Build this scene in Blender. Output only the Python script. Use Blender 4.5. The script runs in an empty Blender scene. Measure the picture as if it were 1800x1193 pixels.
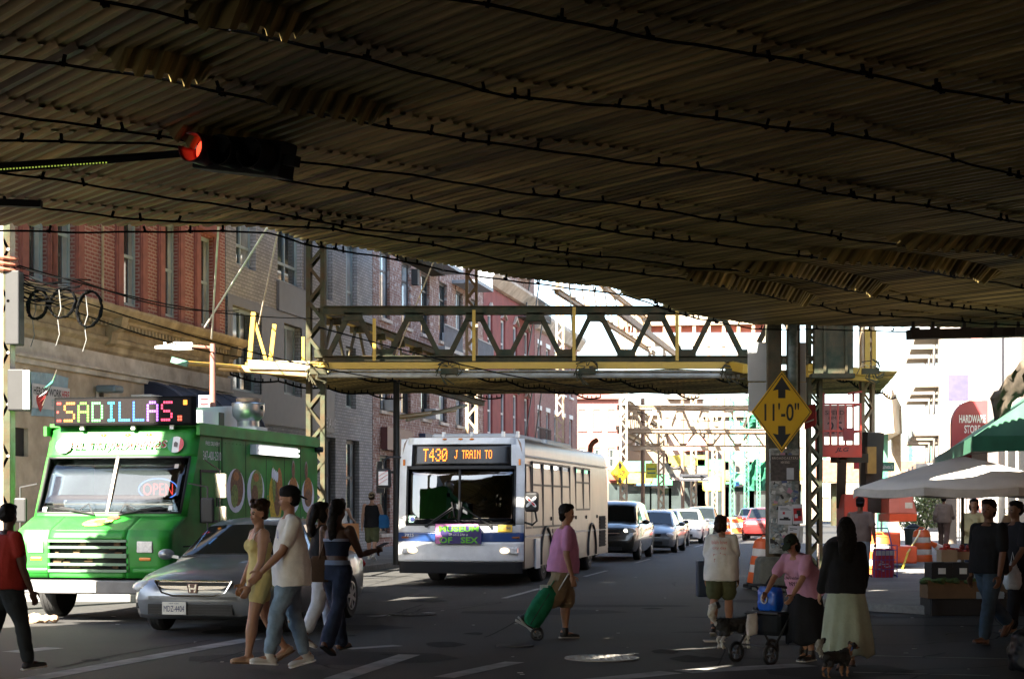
import bpy, bmesh, math, random
from math import sin, cos, pi, radians as R, atan2, sqrt, hypot
from mathutils import Vector as V, Matrix, noise
random.seed(7)
S = bpy.context.scene
COL = S.collection
# ---------------------------------------------------------------- camera, sky, sun, exposure
CAMH = 1.65
cam = bpy.data.objects.new('camera', bpy.data.cameras.new('camera')); COL.objects.link(cam)
cam.location = (0, 0, CAMH); cam.rotation_euler = (R(90), 0, 0)
cam.data.lens = 60; cam.data.sensor_width = 36; cam.data.shift_y = 289.5/1800
cam.data.clip_end = 3000; cam.data.clip_start = .1
S.camera = cam
SUN = V((.45, .66, -.60)).normalized()              # direction the light travels
w = bpy.data.worlds.new('World'); S.world = w; w.use_nodes = True
nt = w.node_tree; bg = nt.nodes['Background']
sky = nt.nodes.new('ShaderNodeTexSky'); sky.sky_type = 'NISHITA'; sky.sun_disc = False
sky.sun_elevation = math.asin(-SUN.z); sky.sun_rotation = atan2(-SUN.x, -SUN.y)
sky.dust_density = 1.2; sky.air_density = 1.0
nt.links.new(sky.outputs[0], bg.inputs[0]); bg.inputs[1].default_value = .06
sl = bpy.data.lights.new('sun', 'SUN'); sl.energy = 5; sl.angle = R(.5); sl.color = (1, .91, .77)
so = bpy.data.objects.new('sun', sl); COL.objects.link(so)
so.rotation_euler = SUN.to_track_quat('-Z', 'Y').to_euler(); so.location = (0, -20, 60)
S.view_settings.view_transform = 'Standard'; S.view_settings.look = 'None'
S.view_settings.exposure = 3.3; S.view_settings.gamma = 1
S.render.engine = 'CYCLES'; S.cycles.max_bounces = 8; S.cycles.diffuse_bounces = 4
S.cycles.transparent_max_bounces = 12; S.cycles.caustics_reflective = False; S.cycles.caustics_refractive = False
S.cycles.use_denoising = True
# ---------------------------------------------------------------- where a pixel of the photo lies at a known depth
F = 3000.0
def at(px, py, Y): return V(((px-900)/F*Y, Y, CAMH+(886-py)/F*Y))
def gnd(px, py):
    Y = CAMH*F/(py-886); return V(((px-900)/F*Y, Y, 0))
def atz(px, py, z):
    Y = (z-CAMH)*F/(886-py); return V(((px-900)/F*Y, Y, z))
TH = atan2(.981, .196)                                # bearing of the street
def street(c, Y): return V((c+.2*Y, Y, 0))            # c: offset across the street
# ---------------------------------------------------------------- materials
MT = {}
def mat(name, col, rough=.6, metal=0., var=.2, vs=4., bump=0., bs=40., spec=.5, emit=None, es=1., coat=0., dirt=None, ds=1.5, amt=.5, stretch=None):
    if name in MT: return MT[name]
    m = bpy.data.materials.new(name); m.use_nodes = True; MT[name] = m
    n = m.node_tree.nodes; L = m.node_tree.links; b = n['Principled BSDF']
    b.inputs['Roughness'].default_value = rough; b.inputs['Metallic'].default_value = metal
    b.inputs['Specular IOR Level'].default_value = spec; b.inputs['Coat Weight'].default_value = coat
    c = (*col, 1)
    tc = n.new('ShaderNodeTexCoord'); src = tc.outputs['Object']
    if stretch:
        mp = n.new('ShaderNodeMapping'); mp.inputs['Scale'].default_value = stretch
        L.new(src, mp.inputs[0]); src = mp.outputs[0]
    nz = n.new('ShaderNodeTexNoise'); nz.inputs['Scale'].default_value = vs; nz.inputs['Detail'].default_value = 6
    L.new(src, nz.inputs['Vector'])
    rp = n.new('ShaderNodeValToRGB'); L.new(nz.outputs[0], rp.inputs[0])
    rp.color_ramp.elements[0].position = .3; rp.color_ramp.elements[1].position = .7
    rp.color_ramp.elements[0].color = (*[x*(1-var) for x in col], 1)
    rp.color_ramp.elements[1].color = (*[min(1, x*(1+var)) for x in col], 1)
    out = rp.outputs[0]
    if dirt:
        n2 = n.new('ShaderNodeTexNoise'); n2.inputs['Scale'].default_value = ds; n2.inputs['Detail'].default_value = 9; n2.inputs['Roughness'].default_value = .7
        L.new(src, n2.inputs['Vector'])
        r2 = n.new('ShaderNodeValToRGB'); L.new(n2.outputs[0], r2.inputs[0])
        r2.color_ramp.elements[0].position = .5-.12; r2.color_ramp.elements[1].position = .5+.18
        r2.color_ramp.elements[0].color = (0, 0, 0, 1); r2.color_ramp.elements[1].color = (amt, amt, amt, 1)
        mx = n.new('ShaderNodeMixRGB'); L.new(r2.outputs[0], mx.inputs[0]); L.new(out, mx.inputs[1]); mx.inputs[2].default_value = (*dirt, 1)
        out = mx.outputs[0]
    L.new(out, b.inputs['Base Color'])
    if bump:
        n3 = n.new('ShaderNodeTexNoise'); n3.inputs['Scale'].default_value = bs; n3.inputs['Detail'].default_value = 5
        L.new(src, n3.inputs['Vector'])
        bp = n.new('ShaderNodeBump'); bp.inputs['Strength'].default_value = bump; bp.inputs['Distance'].default_value = .02
        L.new(n3.outputs[0], bp.inputs['Height']); L.new(bp.outputs[0], b.inputs['Normal'])
    if emit:
        b.inputs['Emission Color'].default_value = (*emit, 1); b.inputs['Emission Strength'].default_value = es
    return m
def brick(name, c1, c2, mortar, bw=.22, bh=.075, ms=.012, rough=.85, speckle=None):
    if name in MT: return MT[name]
    m = bpy.data.materials.new(name); m.use_nodes = True; MT[name] = m
    n = m.node_tree.nodes; L = m.node_tree.links; b = n['Principled BSDF']; b.inputs['Roughness'].default_value = rough
    tc = n.new('ShaderNodeTexCoord'); sp = n.new('ShaderNodeSeparateXYZ'); cb = n.new('ShaderNodeCombineXYZ'); ad = n.new('ShaderNodeMath')
    L.new(tc.outputs['Object'], sp.inputs[0]); L.new(sp.outputs[0], ad.inputs[0]); L.new(sp.outputs[1], ad.inputs[1])
    L.new(ad.outputs[0], cb.inputs[0]); L.new(sp.outputs[2], cb.inputs[1])
    bt = n.new('ShaderNodeTexBrick'); L.new(cb.outputs[0], bt.inputs['Vector'])
    bt.inputs['Color1'].default_value = (*c1, 1); bt.inputs['Color2'].default_value = (*c2, 1); bt.inputs['Mortar'].default_value = (*mortar, 1)
    bt.inputs['Scale'].default_value = 1; bt.inputs['Brick Width'].default_value = bw; bt.inputs['Row Height'].default_value = bh; bt.inputs['Mortar Size'].default_value = ms
    nz = n.new('ShaderNodeTexNoise'); nz.inputs['Scale'].default_value = 1.3; nz.inputs['Detail'].default_value = 8; L.new(tc.outputs['Object'], nz.inputs['Vector'])
    mr = n.new('ShaderNodeMapRange'); mr.inputs[3].default_value = .6; mr.inputs[4].default_value = 1.35; L.new(nz.outputs[0], mr.inputs[0])
    mx = n.new('ShaderNodeMixRGB'); mx.blend_type = 'MULTIPLY'; mx.inputs[0].default_value = 1
    L.new(bt.outputs[0], mx.inputs[1]); L.new(mr.outputs[0], mx.inputs[2]); out = mx.outputs[0]
    if speckle:
        n4 = n.new('ShaderNodeTexNoise'); n4.inputs['Scale'].default_value = 5.5; n4.inputs['Detail'].default_value = 3; L.new(tc.outputs['Object'], n4.inputs['Vector'])
        r4 = n.new('ShaderNodeValToRGB'); r4.color_ramp.elements[0].position = .54; r4.color_ramp.elements[1].position = .6; L.new(n4.outputs[0], r4.inputs[0])
        m4 = n.new('ShaderNodeMixRGB'); L.new(r4.outputs[0], m4.inputs[0]); L.new(out, m4.inputs[1]); m4.inputs[2].default_value = (*speckle, 1); out = m4.outputs[0]
    L.new(out, b.inputs['Base Color'])
    bp = n.new('ShaderNodeBump'); bp.inputs['Strength'].default_value = .5; bp.inputs['Distance'].default_value = .01; bp.invert = True
    L.new(bt.outputs['Fac'], bp.inputs['Height']); L.new(bp.outputs[0], b.inputs['Normal'])
    return m
def glass(name, tint=(.6, .65, .65), clear=.6, rough=.02, ior=1.7):
    """window glass: clear tinted pane mixed with a mirror by angle"""
    if name in MT: return MT[name]
    m = bpy.data.materials.new(name); m.use_nodes = True; MT[name] = m
    n = m.node_tree.nodes; L = m.node_tree.links
    for x in list(n):
        if x.type != 'OUTPUT_MATERIAL': n.remove(x)
    o = [x for x in n if x.type == 'OUTPUT_MATERIAL'][0]
    t = n.new('ShaderNodeBsdfTransparent'); t.inputs[0].default_value = (*[x*clear for x in tint], 1)
    g = n.new('ShaderNodeBsdfGlossy'); g.inputs['Roughness'].default_value = rough; g.inputs[0].default_value = (.95, .97, 1, 1)
    fr = n.new('ShaderNodeFresnel'); fr.inputs[0].default_value = ior
    nz = n.new('ShaderNodeTexNoise'); nz.inputs['Scale'].default_value = .8
    bp = n.new('ShaderNodeBump'); bp.inputs['Strength'].default_value = .06; bp.inputs['Distance'].default_value = .1
    tc = n.new('ShaderNodeTexCoord'); L.new(tc.outputs['Object'], nz.inputs['Vector']); L.new(nz.outputs[0], bp.inputs['Height']); L.new(bp.outputs[0], g.inputs['Normal'])
    mx = n.new('ShaderNodeMixShader'); L.new(fr.outputs[0], mx.inputs[0]); L.new(t.outputs[0], mx.inputs[1]); L.new(g.outputs[0], mx.inputs[2])
    L.new(mx.outputs[0], o.inputs[0]); return m
def emis(name, col, s=3.): return mat(name, tuple(x*.25 for x in col), rough=.4, var=.02, emit=col, es=s*.11)
# ---------------------------------------------------------------- mesh builder
class G:
    def __init__(s): s.v = []; s.f = []; s.mi = []; s.c = 0
    def add(s, vs, fs):
        o = len(s.v); s.v += [tuple(x) for x in vs]
        for f in fs: s.f.append(tuple(i+o for i in f)); s.mi.append(s.c)
        return s
    def box(s, x0, y0, z0, x1, y1, z1):
        x0, x1 = sorted((x0, x1)); y0, y1 = sorted((y0, y1)); z0, z1 = sorted((z0, z1))
        return s.add([(x, y, z) for z in (z0, z1) for y in (y0, y1) for x in (x0, x1)],
              [(0, 2, 3, 1), (4, 5, 7, 6), (0, 1, 5, 4), (2, 6, 7, 3), (0, 4, 6, 2), (1, 3, 7, 5)])
    def beam(s, a, b, w, h, up=(0, 0, 1)):
        a = V(a); b = V(b); d = (b-a).normalized(); u = V(up)
        sd = d.cross(u)
        if sd.length < 1e-4: sd = d.cross(V((0, 1, 0)))
        sd.normalize(); u = sd.cross(d)
        q = [a+sd*i*w/2+u*j*h/2 for i, j in ((-1, -1), (1, -1), (1, 1), (-1, 1))] + [b+sd*i*w/2+u*j*h/2 for i, j in ((-1, -1), (1, -1), (1, 1), (-1, 1))]
        return s.add(q, [(3, 2, 1, 0), (4, 5, 6, 7), (0, 1, 5, 4), (1, 2, 6, 5), (2, 3, 7, 6), (3, 0, 4, 7)])
    def cyl(s, a, b, r0, r1=None, n=14, cap=True):
        a = V(a); b = V(b); r1 = r0 if r1 is None else r1; d = (b-a).normalized()
        u = d.orthogonal().normalized(); w_ = d.cross(u)
        vs = [a+(u*cos(t)+w_*sin(t))*r0 for t in [2*pi*i/n for i in range(n)]]+[b+(u*cos(t)+w_*sin(t))*r1 for t in [2*pi*i/n for i in range(n)]]
        fs = [(i, (i+1) % n, n+(i+1) % n, n+i) for i in range(n)]
        if cap: fs += [tuple(range(n))[::-1], tuple(range(n, 2*n))]
        return s.add(vs, fs)
    def tube(s, pts, r, n=6, closed=False):
        pts = [V(p) for p in pts]; k = len(pts); rings = []
        u = None
        for i, p in enumerate(pts):
            d = (pts[(i+1) % k if closed else min(i+1, k-1)]-pts[i-1 if (closed or i) else 0])
            d = d.normalized() if d.length > 1e-9 else V((0, 0, 1))
            u = d.orthogonal().normalized() if u is None else (u-d*u.dot(d)).normalized()
            w_ = d.cross(u); rr = r[i] if isinstance(r, (list, tuple)) else r
            rings += [p+(u*cos(2*pi*j/n)+w_*sin(2*pi*j/n))*rr for j in range(n)]
        fs = []
        for i in range(k if closed else k-1):
            a = i*n; b = ((i+1) % k)*n
            fs += [(a+j, a+(j+1) % n, b+(j+1) % n, b+j) for j in range(n)]
        if not closed: fs += [tuple(range(n))[::-1], tuple(range((k-1)*n, k*n))]
        return s.add(rings, fs)
    def lathe(s, prof, n=20, o=(0, 0, 0), axis=(0, 0, 1)):
        ax = V(axis).normalized(); u = ax.orthogonal().normalized(); w_ = ax.cross(u); o = V(o); vs = []; k = len(prof)
        for r, z in prof: vs += [o+ax*z+(u*cos(2*pi*j/n)+w_*sin(2*pi*j/n))*max(r, 1e-4) for j in range(n)]
        fs = [(i*n+j, i*n+(j+1) % n, (i+1)*n+(j+1) % n, (i+1)*n+j) for i in range(k-1) for j in range(n)]
        fs += [tuple(range(n))[::-1], tuple(range((k-1)*n, k*n))]
        return s.add(vs, fs)
    def ell(s, c, r, n=14, m=9, M=None):
        c = V(c); vs = []
        for i in range(m+1):
            t = pi*i/m
            for j in range(n):
                p = V((r[0]*sin(t)*cos(2*pi*j/n), r[1]*sin(t)*sin(2*pi*j/n), r[2]*cos(t)))
                if M: p = M @ p
                vs.append(c+p)
        fs = [(i*n+j, (i+1)*n+j, (i+1)*n+(j+1) % n, i*n+(j+1) % n) for i in range(m) for j in range(n)]
        return s.add(vs, fs)
    def loft(s, rings, closed=True, cap=True):
        n = len(rings[0]); vs = [p for r in rings for p in r]; k = len(rings)
        fs = [(i*n+j, i*n+(j+1) % n, (i+1)*n+(j+1) % n, (i+1)*n+j) for i in range(k-1) for j in range(n if closed else n-1)]
        if cap and closed: fs += [tuple(range(n))[::-1], tuple(range((k-1)*n, k*n))]
        return s.add(vs, fs)
    def prism(s, poly, o, xa, ya, t):
        """flat outline at o spanned by xa, ya, thickened by t along xa x ya"""
        o = V(o); xa = V(xa); ya = V(ya); na = xa.cross(ya).normalized()*t; n = len(poly)
        a = [o+xa*x+ya*y for x, y in poly]
        return s.add(a+[p+na for p in a], [tuple(range(n))[::-1], tuple(range(n, 2*n))]+[(i, (i+1) % n, n+(i+1) % n, n+i) for i in range(n)])
    def quad(s, a, b, c, d): return s.add([a, b, c, d], [(0, 1, 2, 3)])
    def mesh(s, name, mats):
        me = bpy.data.meshes.new(name); me.from_pydata(s.v, [], s.f)
        for m in (mats if isinstance(mats, (list, tuple)) else [mats]): me.materials.append(m)
        if max(s.mi, default=0): me.polygons.foreach_set('material_index', s.mi)
        return me
    def build(s, name, mats, parent=None, smooth=False, bevel=0, fix=True, loc=None):
        me = s.mesh(name, mats)
        if fix:
            bm = bmesh.new(); bm.from_mesh(me); bmesh.ops.remove_doubles(bm, verts=bm.verts, dist=1e-5)
            bmesh.ops.recalc_face_normals(bm, faces=bm.faces); bm.to_mesh(me); bm.free()
        return link(name, me, parent, smooth, bevel, loc)
def link(name, me, parent=None, smooth=False, bevel=0, loc=None):
    if smooth:
        me.polygons.foreach_set('use_smooth', [True]*len(me.polygons)); me.set_sharp_from_angle(angle=R(38 if smooth is True else smooth))
    o = bpy.data.objects.new(name, me); COL.objects.link(o)
    if parent: o.parent = parent
    if loc is not None: o.location = loc
    if bevel:
        b = o.modifiers.new('bevel', 'BEVEL'); b.width = bevel; b.segments = 2; b.limit_method = 'ANGLE'; b.angle_limit = R(40)
    return o
def thing(name, label, cat, loc=(0, 0, 0), rz=0, group=None):
    o = bpy.data.objects.new(name, None); COL.objects.link(o); o.location = loc; o.rotation_euler = (0, 0, rz); o.empty_display_size = .2
    o['label'] = label; o['category'] = cat
    if group: o['group'] = group
    return o
def tag(o, label, cat, group=None):
    o['label'] = label; o['category'] = cat
    if group: o['group'] = group
    return o
def struct(o, kind='structure'): o['kind'] = kind; return o
def dup(root, loc, rz=None, label=None, scale=None):
    r = root.copy(); COL.objects.link(r); r.location = loc
    if rz is not None: r.rotation_euler = (0, 0, rz)
    if label: r['label'] = label
    if scale: r.scale = scale
    for ch in root.children:
        c = ch.copy(); COL.objects.link(c); c.parent = r
        for g in ch.children:
            d = g.copy(); COL.objects.link(d); d.parent = c
    return r
def text(s, m, parent, name, c, xa, ya, w=None, h=None, t=.004, shear=0, bold=0):
    """lettering centred on c in the parent's frame, running along xa, upright along ya"""
    cu = bpy.data.curves.new('t', 'FONT'); cu.body = s; cu.align_x = 'CENTER'; cu.size = 1; cu.shear = shear; cu.offset = bold
    cu.fill_mode = 'FRONT'
    cu.resolution_u = 3
    ob = bpy.data.objects.new('t', cu); me = bpy.data.meshes.new_from_object(ob); bpy.data.objects.remove(ob)
    xs = [v.co.x for v in me.vertices]; ys = [v.co.y for v in me.vertices]
    x0, x1, y0, y1 = min(xs), max(xs), min(ys), max(ys)
    if w is None: sx = sy = h/(y1-y0)
    elif h is None: sx = sy = w/(x1-x0)
    else: sx = w/(x1-x0); sy = h/(y1-y0)
    c = V(c); xa = V(xa).normalized(); ya = V(ya).normalized(); n = xa.cross(ya)
    for v in me.vertices: v.co = c+xa*(v.co.x-(x0+x1)/2)*sx+ya*(v.co.y-(y0+y1)/2)*sy+n*t
    me.name = name; me.materials.clear(); me.materials.append(m)
    return link(name, me, parent)
FONT = {'T': '11111 00100 00100 00100 00100 00100 00100', '4': '00010 00110 01010 10010 11111 00010 00010', '3': '01110 10001 00001 00110 00001 10001 01110',
 '0': '01110 10001 10011 10101 11001 10001 01110', 'J': '00111 00010 00010 00010 00010 10010 01100', 'R': '11110 10001 10001 11110 10100 10010 10001',
 'A': '01110 10001 10001 11111 10001 10001 10001', 'I': '01110 00100 00100 00100 00100 00100 01110', 'N': '10001 11001 10101 10011 10001 10001 10001',
 'O': '01110 10001 10001 10001 10001 10001 01110', 'E': '11111 10000 10000 11110 10000 10000 11111', 'S': '01111 10000 10000 01110 00001 00001 11110',
 'D': '11110 10001 10001 10001 10001 10001 11110', 'L': '10000 10000 10000 10000 10000 10000 11111', '.': '00000 00000 00000 00000 00000 01100 01100', ' ': '00000 '*7}
def dots(ch, o, xa, ya, px, py, t, fill=.78):
    g = G(); rows = FONT[ch].split()
    for r, row in enumerate(rows):
        for k, b in enumerate(row):
            if b == '1':
                p = V(o)+V(xa)*(k*px)+V(ya)*((6-r)*py); n = V(xa).cross(V(ya))*t
                g.quad(p+n, p+V(xa)*px*fill+n, p+V(xa)*px*fill+V(ya)*py*fill+n, p+V(ya)*py*fill+n)
    return g
def cut(o, cutters):
    for c in cutters:
        m = o.modifiers.new('cut', 'BOOLEAN'); m.operation = 'DIFFERENCE'; m.solver = 'EXACT'; m.object = c
    dg = bpy.context.evaluated_depsgraph_get(); dg.update()
    me = bpy.data.meshes.new_from_object(o.evaluated_get(dg)); o.modifiers.clear(); o.data = me
    for c in cutters: bpy.data.objects.remove(c)
    return o
# ================================================================ materials of the place
M_asph = mat('asphalt', (.043, .043, .04), rough=.75, var=.45, vs=45, bump=.4, bs=180, dirt=(.03, .03, .031), ds=.55, amt=.85, spec=.35)
M_walk = mat('concrete', (.2, .195, .18), rough=.85, var=.18, vs=20, bump=.3, bs=90, dirt=(.1, .095, .09), ds=.8, amt=.7)
M_kerb = mat('kerb_stone', (.26, .25, .23), rough=.85, var=.2, vs=9, bump=.2)
M_paint = mat('worn_road_paint', (.36, .36, .34), rough=.8, var=.3, vs=7, dirt=(.07, .07, .068), ds=3.5, amt=.9)
def corr_mat(nm='corrugated_steel', k0=1.):
    m = bpy.data.materials.new(nm); m.use_nodes = True
    n = m.node_tree.nodes; L = m.node_tree.links; b = n['Principled BSDF']
    tc = n.new('ShaderNodeTexCoord'); mp = n.new('ShaderNodeMapping'); mp.inputs['Rotation'].default_value = (0, 0, atan2(.588, .809))
    # texture x runs across the ribs, y along them
    L.new(tc.outputs['Object'], mp.inputs[0])
    m2 = n.new('ShaderNodeMapping'); m2.inputs['Rotation'].default_value = (0, 0, -2*atan2(.588, .809)); m2.inputs['Scale'].default_value = (1, 1, 1)
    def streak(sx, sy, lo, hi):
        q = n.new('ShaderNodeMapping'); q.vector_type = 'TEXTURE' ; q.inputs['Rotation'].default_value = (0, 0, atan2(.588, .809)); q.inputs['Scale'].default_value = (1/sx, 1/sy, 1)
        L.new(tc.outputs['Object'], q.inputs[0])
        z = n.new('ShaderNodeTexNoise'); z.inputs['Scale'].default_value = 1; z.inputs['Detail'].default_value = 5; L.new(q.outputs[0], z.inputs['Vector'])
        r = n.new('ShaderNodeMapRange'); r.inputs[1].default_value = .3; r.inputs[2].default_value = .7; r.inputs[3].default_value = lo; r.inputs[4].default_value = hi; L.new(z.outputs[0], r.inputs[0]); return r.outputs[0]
    a = streak(5.5, .10, .12, 2.3); c = streak(.5, .22, .5, 1.6); d = streak(16, .35, .55, 1.55)  # stain tone plus bright light streaks, both painted into the ribs' colour
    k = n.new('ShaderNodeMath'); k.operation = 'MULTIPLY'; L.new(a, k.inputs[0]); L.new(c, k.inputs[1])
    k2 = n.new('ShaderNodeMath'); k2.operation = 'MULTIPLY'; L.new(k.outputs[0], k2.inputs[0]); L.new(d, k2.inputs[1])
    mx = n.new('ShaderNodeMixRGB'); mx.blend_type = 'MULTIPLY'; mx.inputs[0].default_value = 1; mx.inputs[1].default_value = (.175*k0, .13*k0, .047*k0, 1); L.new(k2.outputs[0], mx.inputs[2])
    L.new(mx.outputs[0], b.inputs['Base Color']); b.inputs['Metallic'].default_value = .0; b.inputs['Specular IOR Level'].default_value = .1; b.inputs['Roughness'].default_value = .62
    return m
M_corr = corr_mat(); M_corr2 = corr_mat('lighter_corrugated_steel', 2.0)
M_cable = mat('black_cable', (.006, .006, .006), rough=.9, spec=.05)
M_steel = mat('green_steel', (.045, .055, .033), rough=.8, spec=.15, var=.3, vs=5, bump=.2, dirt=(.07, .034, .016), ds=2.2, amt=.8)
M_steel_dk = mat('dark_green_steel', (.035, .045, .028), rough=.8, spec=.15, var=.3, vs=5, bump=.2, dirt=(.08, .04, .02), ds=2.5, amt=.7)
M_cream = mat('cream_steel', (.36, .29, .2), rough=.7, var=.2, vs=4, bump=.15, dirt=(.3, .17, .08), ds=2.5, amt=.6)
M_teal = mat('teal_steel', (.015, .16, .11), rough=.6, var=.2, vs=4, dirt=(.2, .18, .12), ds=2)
M_yel = mat('yellow_scaffold', (.52, .32, .03), rough=.55, var=.2, vs=3, dirt=(.2, .11, .03), ds=3, amt=.6)
M_pipe = mat('galvanised_pipe', (.42, .42, .38), rough=.45, metal=.5, var=.2, dirt=(.2, .14, .06), ds=3)
M_wood = mat('timber_tie', (.07, .055, .04), rough=.9, var=.3, vs=6, bump=.3)
M_black = mat('black', (.012, .012, .012), rough=.6)
M_white = mat('white_paint', (.78, .78, .76), rough=.5, var=.06, dirt=(.5, .48, .42), ds=2, amt=.4)
M_alu = mat('dull_aluminium', (.55, .57, .58), rough=.5, metal=.3, var=.1, dirt=(.35, .34, .3), ds=2, amt=.5)
M_chrome = mat('chrome', (.75, .75, .75), rough=.12, metal=1, var=.05)
M_pane = mat('window_pane', (.035, .045, .045), rough=.05, var=.4, vs=.8, spec=.9)
M_paneb = mat('bright_window_pane', (.30, .34, .35), rough=.06, var=.45, vs=1.1, spec=.9)
M_fr_grey = mat('grey_window_frame', (.28, .36, .37), rough=.5, var=.1)
M_fr_dark = mat('dark_window_frame', (.03, .033, .036), rough=.5)
M_fr_wht = mat('white_window_frame', (.55, .56, .55), rough=.5, var=.1)
# ================================================================ ground, road, pavements
g = G(); g.quad((-900, -600, 0), (900, -600, 0), (900, 2400, 0), (-900, 2400, 0)); struct(g.build('road', M_asph, fix=False))
def slab(name, pts, h, m):
    g = G(); n = len(pts); g.add([(x, y, .0) for x, y in pts]+[(x, y, h) for x, y in pts], [tuple(range(n, 2*n))]+[(i, (i+1) % n, n+(i+1) % n, n+i) for i in range(n)])
    return struct(g.build(name, m, bevel=.02))
def st(c, Y): return (c+.2*Y, Y)
slab('pavement', [st(-12.15, 29), st(-12.15, 300), st(-40, 300), st(-40, 29)], .13, M_walk)
slab('kerb', [st(-12, 29), st(-12, 300), st(-12.148, 300), st(-12.148, 29)], .14, M_kerb)
slab('pavement', [st(-.35, 27.5), st(.3, 26.3), st(1.2, 25.5), st(30, 24.5), st(30, 300), st(-.35, 300)], .13, M_walk)
slab('kerb', [st(-.5, 27.5), st(-.352, 27.5), st(-.352, 300), st(-.5, 300)], .14, M_kerb)
def patch(name, pts, m, z=.004):
    g = G(); g.add([(x, y, z) for x, y in pts], [tuple(range(len(pts)))]); return g.build(name, m, fix=False)
# faded crossing lines and lane lines
def line(p0, p1, w_, z=.004):
    a = V(gnd(*p0)); b = V(gnd(*p1)); d = (b-a).normalized(); s_ = V((-d.y, d.x, 0))*w_/2
    return [(v.x, v.y, z) for v in (a-s_, b-s_, b+s_, a+s_)]
g = G()
for p0, p1, ww in (((40, 1196), (445, 1122), .28), ((20, 1146), (95, 1138), .3), ((650, 1083), (760, 1076), .2), ((590, 1193), (720, 1150), .25), ((610, 1140), (700, 1134), .2),
                   ((1500, 1181), (1740, 1187), .06), ((1450, 1150), (1790, 1158), .05), ((780, 1190), (905, 1163), .22), ((1200, 1180), (1420, 1168), .35), ((1000, 1200), (1180, 1181), .3)):
    q = line(p0, p1, ww); g.add(q, [(0, 1, 2, 3)])
for Y in range(30, 120, 9):
    a, b = street(-6.2, Y), street(-6.2, Y+3.5); g.quad((a.x, a.y, .004), (a.x+.11, a.y, .004), (b.x+.11, b.y, .004), (b.x, b.y, .004))
struct(g.build('road_marking', M_paint, fix=False))
M_patch = mat('asphalt_repair', (.042, .042, .042), rough=.85, spec=.15, var=.3, vs=40, bump=.3, bs=150)
g = G(); rr = random.Random(3)
for i in range(16):
    px, py = rr.uniform(200, 1700), rr.uniform(1010, 1180); p = gnd(px, py); L_ = rr.uniform(.6, 2.6); W_ = rr.uniform(.08, .5)
    g.add([(p.x+cos(a)*L_*rr.uniform(.8, 1.1), p.y+sin(a)*W_*rr.uniform(.7, 1.2)*2, .0022+.0001*i) for a in [2*pi*k/9 for k in range(9)]], [tuple(range(9))])
struct(g.build('asphalt_patches', M_patch, fix=False))
M_crack = mat('tar_crack', (.014, .014, .015), rough=.8, spec=.1)
g = G(); rr = random.Random(12)
def ribbon(pts, w_, z):
    for a, b in zip(pts, pts[1:]):
        d = (b-a); n_ = V((-d.y, d.x, 0)).normalized()*w_/2; g.quad(*[(v.x, v.y, z) for v in (a-n_, b-n_, b+n_, a+n_)])
for i in range(34):
    p = gnd(rr.uniform(-50, 1850), rr.uniform(985, 1190)); a = rr.uniform(0, 6.28) if i % 3 else TH; pts = [p]
    for k in range(rr.randint(6, 16)): a += rr.uniform(-.5, .5) if i % 3 else rr.uniform(-.05, .05); pts.append(pts[-1]+V((cos(a), sin(a), 0))*rr.uniform(.15, .4))
    ribbon(pts, rr.uniform(.012, .035), .0052)
struct(g.build('road_cracks', M_crack, fix=False))
M_oil = mat('oil_stain', (.03, .03, .03), rough=.85, spec=.1, var=.3, vs=10)
g = G()
for i in range(26):
    p = gnd(rr.uniform(100, 1750), rr.uniform(1000, 1185)); r_ = rr.uniform(.06, .4)
    g.add([(p.x+cos(a)*r_*rr.uniform(.7, 1.2), p.y+sin(a)*r_*rr.uniform(.9, 2.), .0036+.00005*i) for a in [2*pi*k/11 for k in range(11)]], [tuple(range(11))])
struct(g.build('oil_stains', M_oil, fix=False))
M_iron = mat('manhole_iron', (.26, .25, .23), rough=.38, metal=.7, var=.2, vs=14, bump=.5, bs=60)
def manhole(px, py, r, label):
    p = gnd(px, py); g = G(); g.lathe([(r, 0), (r, .012), (r-.03, .014), (r-.04, .008), (0, .008)], 40)
    for i in range(-4, 5):
        for j in range(-4, 5):
            if hypot(i, j) < 4.4: g.box(i*r*.2-.025, j*r*.2-.025, .008, i*r*.2+.025, j*r*.2+.025, .013)
    o = g.build('manhole_cover', M_iron if r == .40 else mat('dark_iron', (.05, .05, .048), rough=.7, metal=.3), loc=(p.x, p.y, .003)); tag(o, label, 'manhole cover'); return o
manhole(1058, 1157, .40, 'round iron manhole cover shining in the middle of the dark crossing')
manhole(905, 1135, .22, 'small iron utility cover in the road behind the green shopping trolley')
manhole(725, 1080, .35, 'iron manhole cover in the road in front of the bus')
# ================================================================ the corrugated steel shield hung under the elevated railway
Z0 = 5.0
d1 = V((-.588, .809)); d2 = V((.809, .588))
CAB = [[(1000, 20), (1800, 166)],
       [(270, 0), (900, 153), (1488, 221), (1800, 297)],
       [(0, 82), (240, 112), (475, 170), (900, 246), (1252, 287), (1383, 314), (1800, 380)],
       [(0, 182), (200, 215), (500, 265), (900, 324), (1181, 362), (1493, 410), (1800, 442)],
       [(0, 232), (300, 243), (500, 305), (900, 372), (1302, 427), (1563, 457), (1800, 498)],
       [(0, 292), (350, 342), (590, 385), (900, 421), (1202, 460), (1342, 468), (1569, 518), (1800, 548)],
       [(0, 347), (290, 378), (590, 392), (750, 420), (900, 450), (1202, 480), (1493, 543), (1800, 566)],
       [(0, 395), (470, 399), (545, 420), (900, 487), (1080, 506), (1230, 555), (1340, 572), (1800, 578)]]
CQ = []
for c in CAB:
    pts = [atz(x, y, Z0).xy for x, y in c]; CQ.append(sorted((p.dot(d2), p.dot(d1)) for p in pts))
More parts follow.
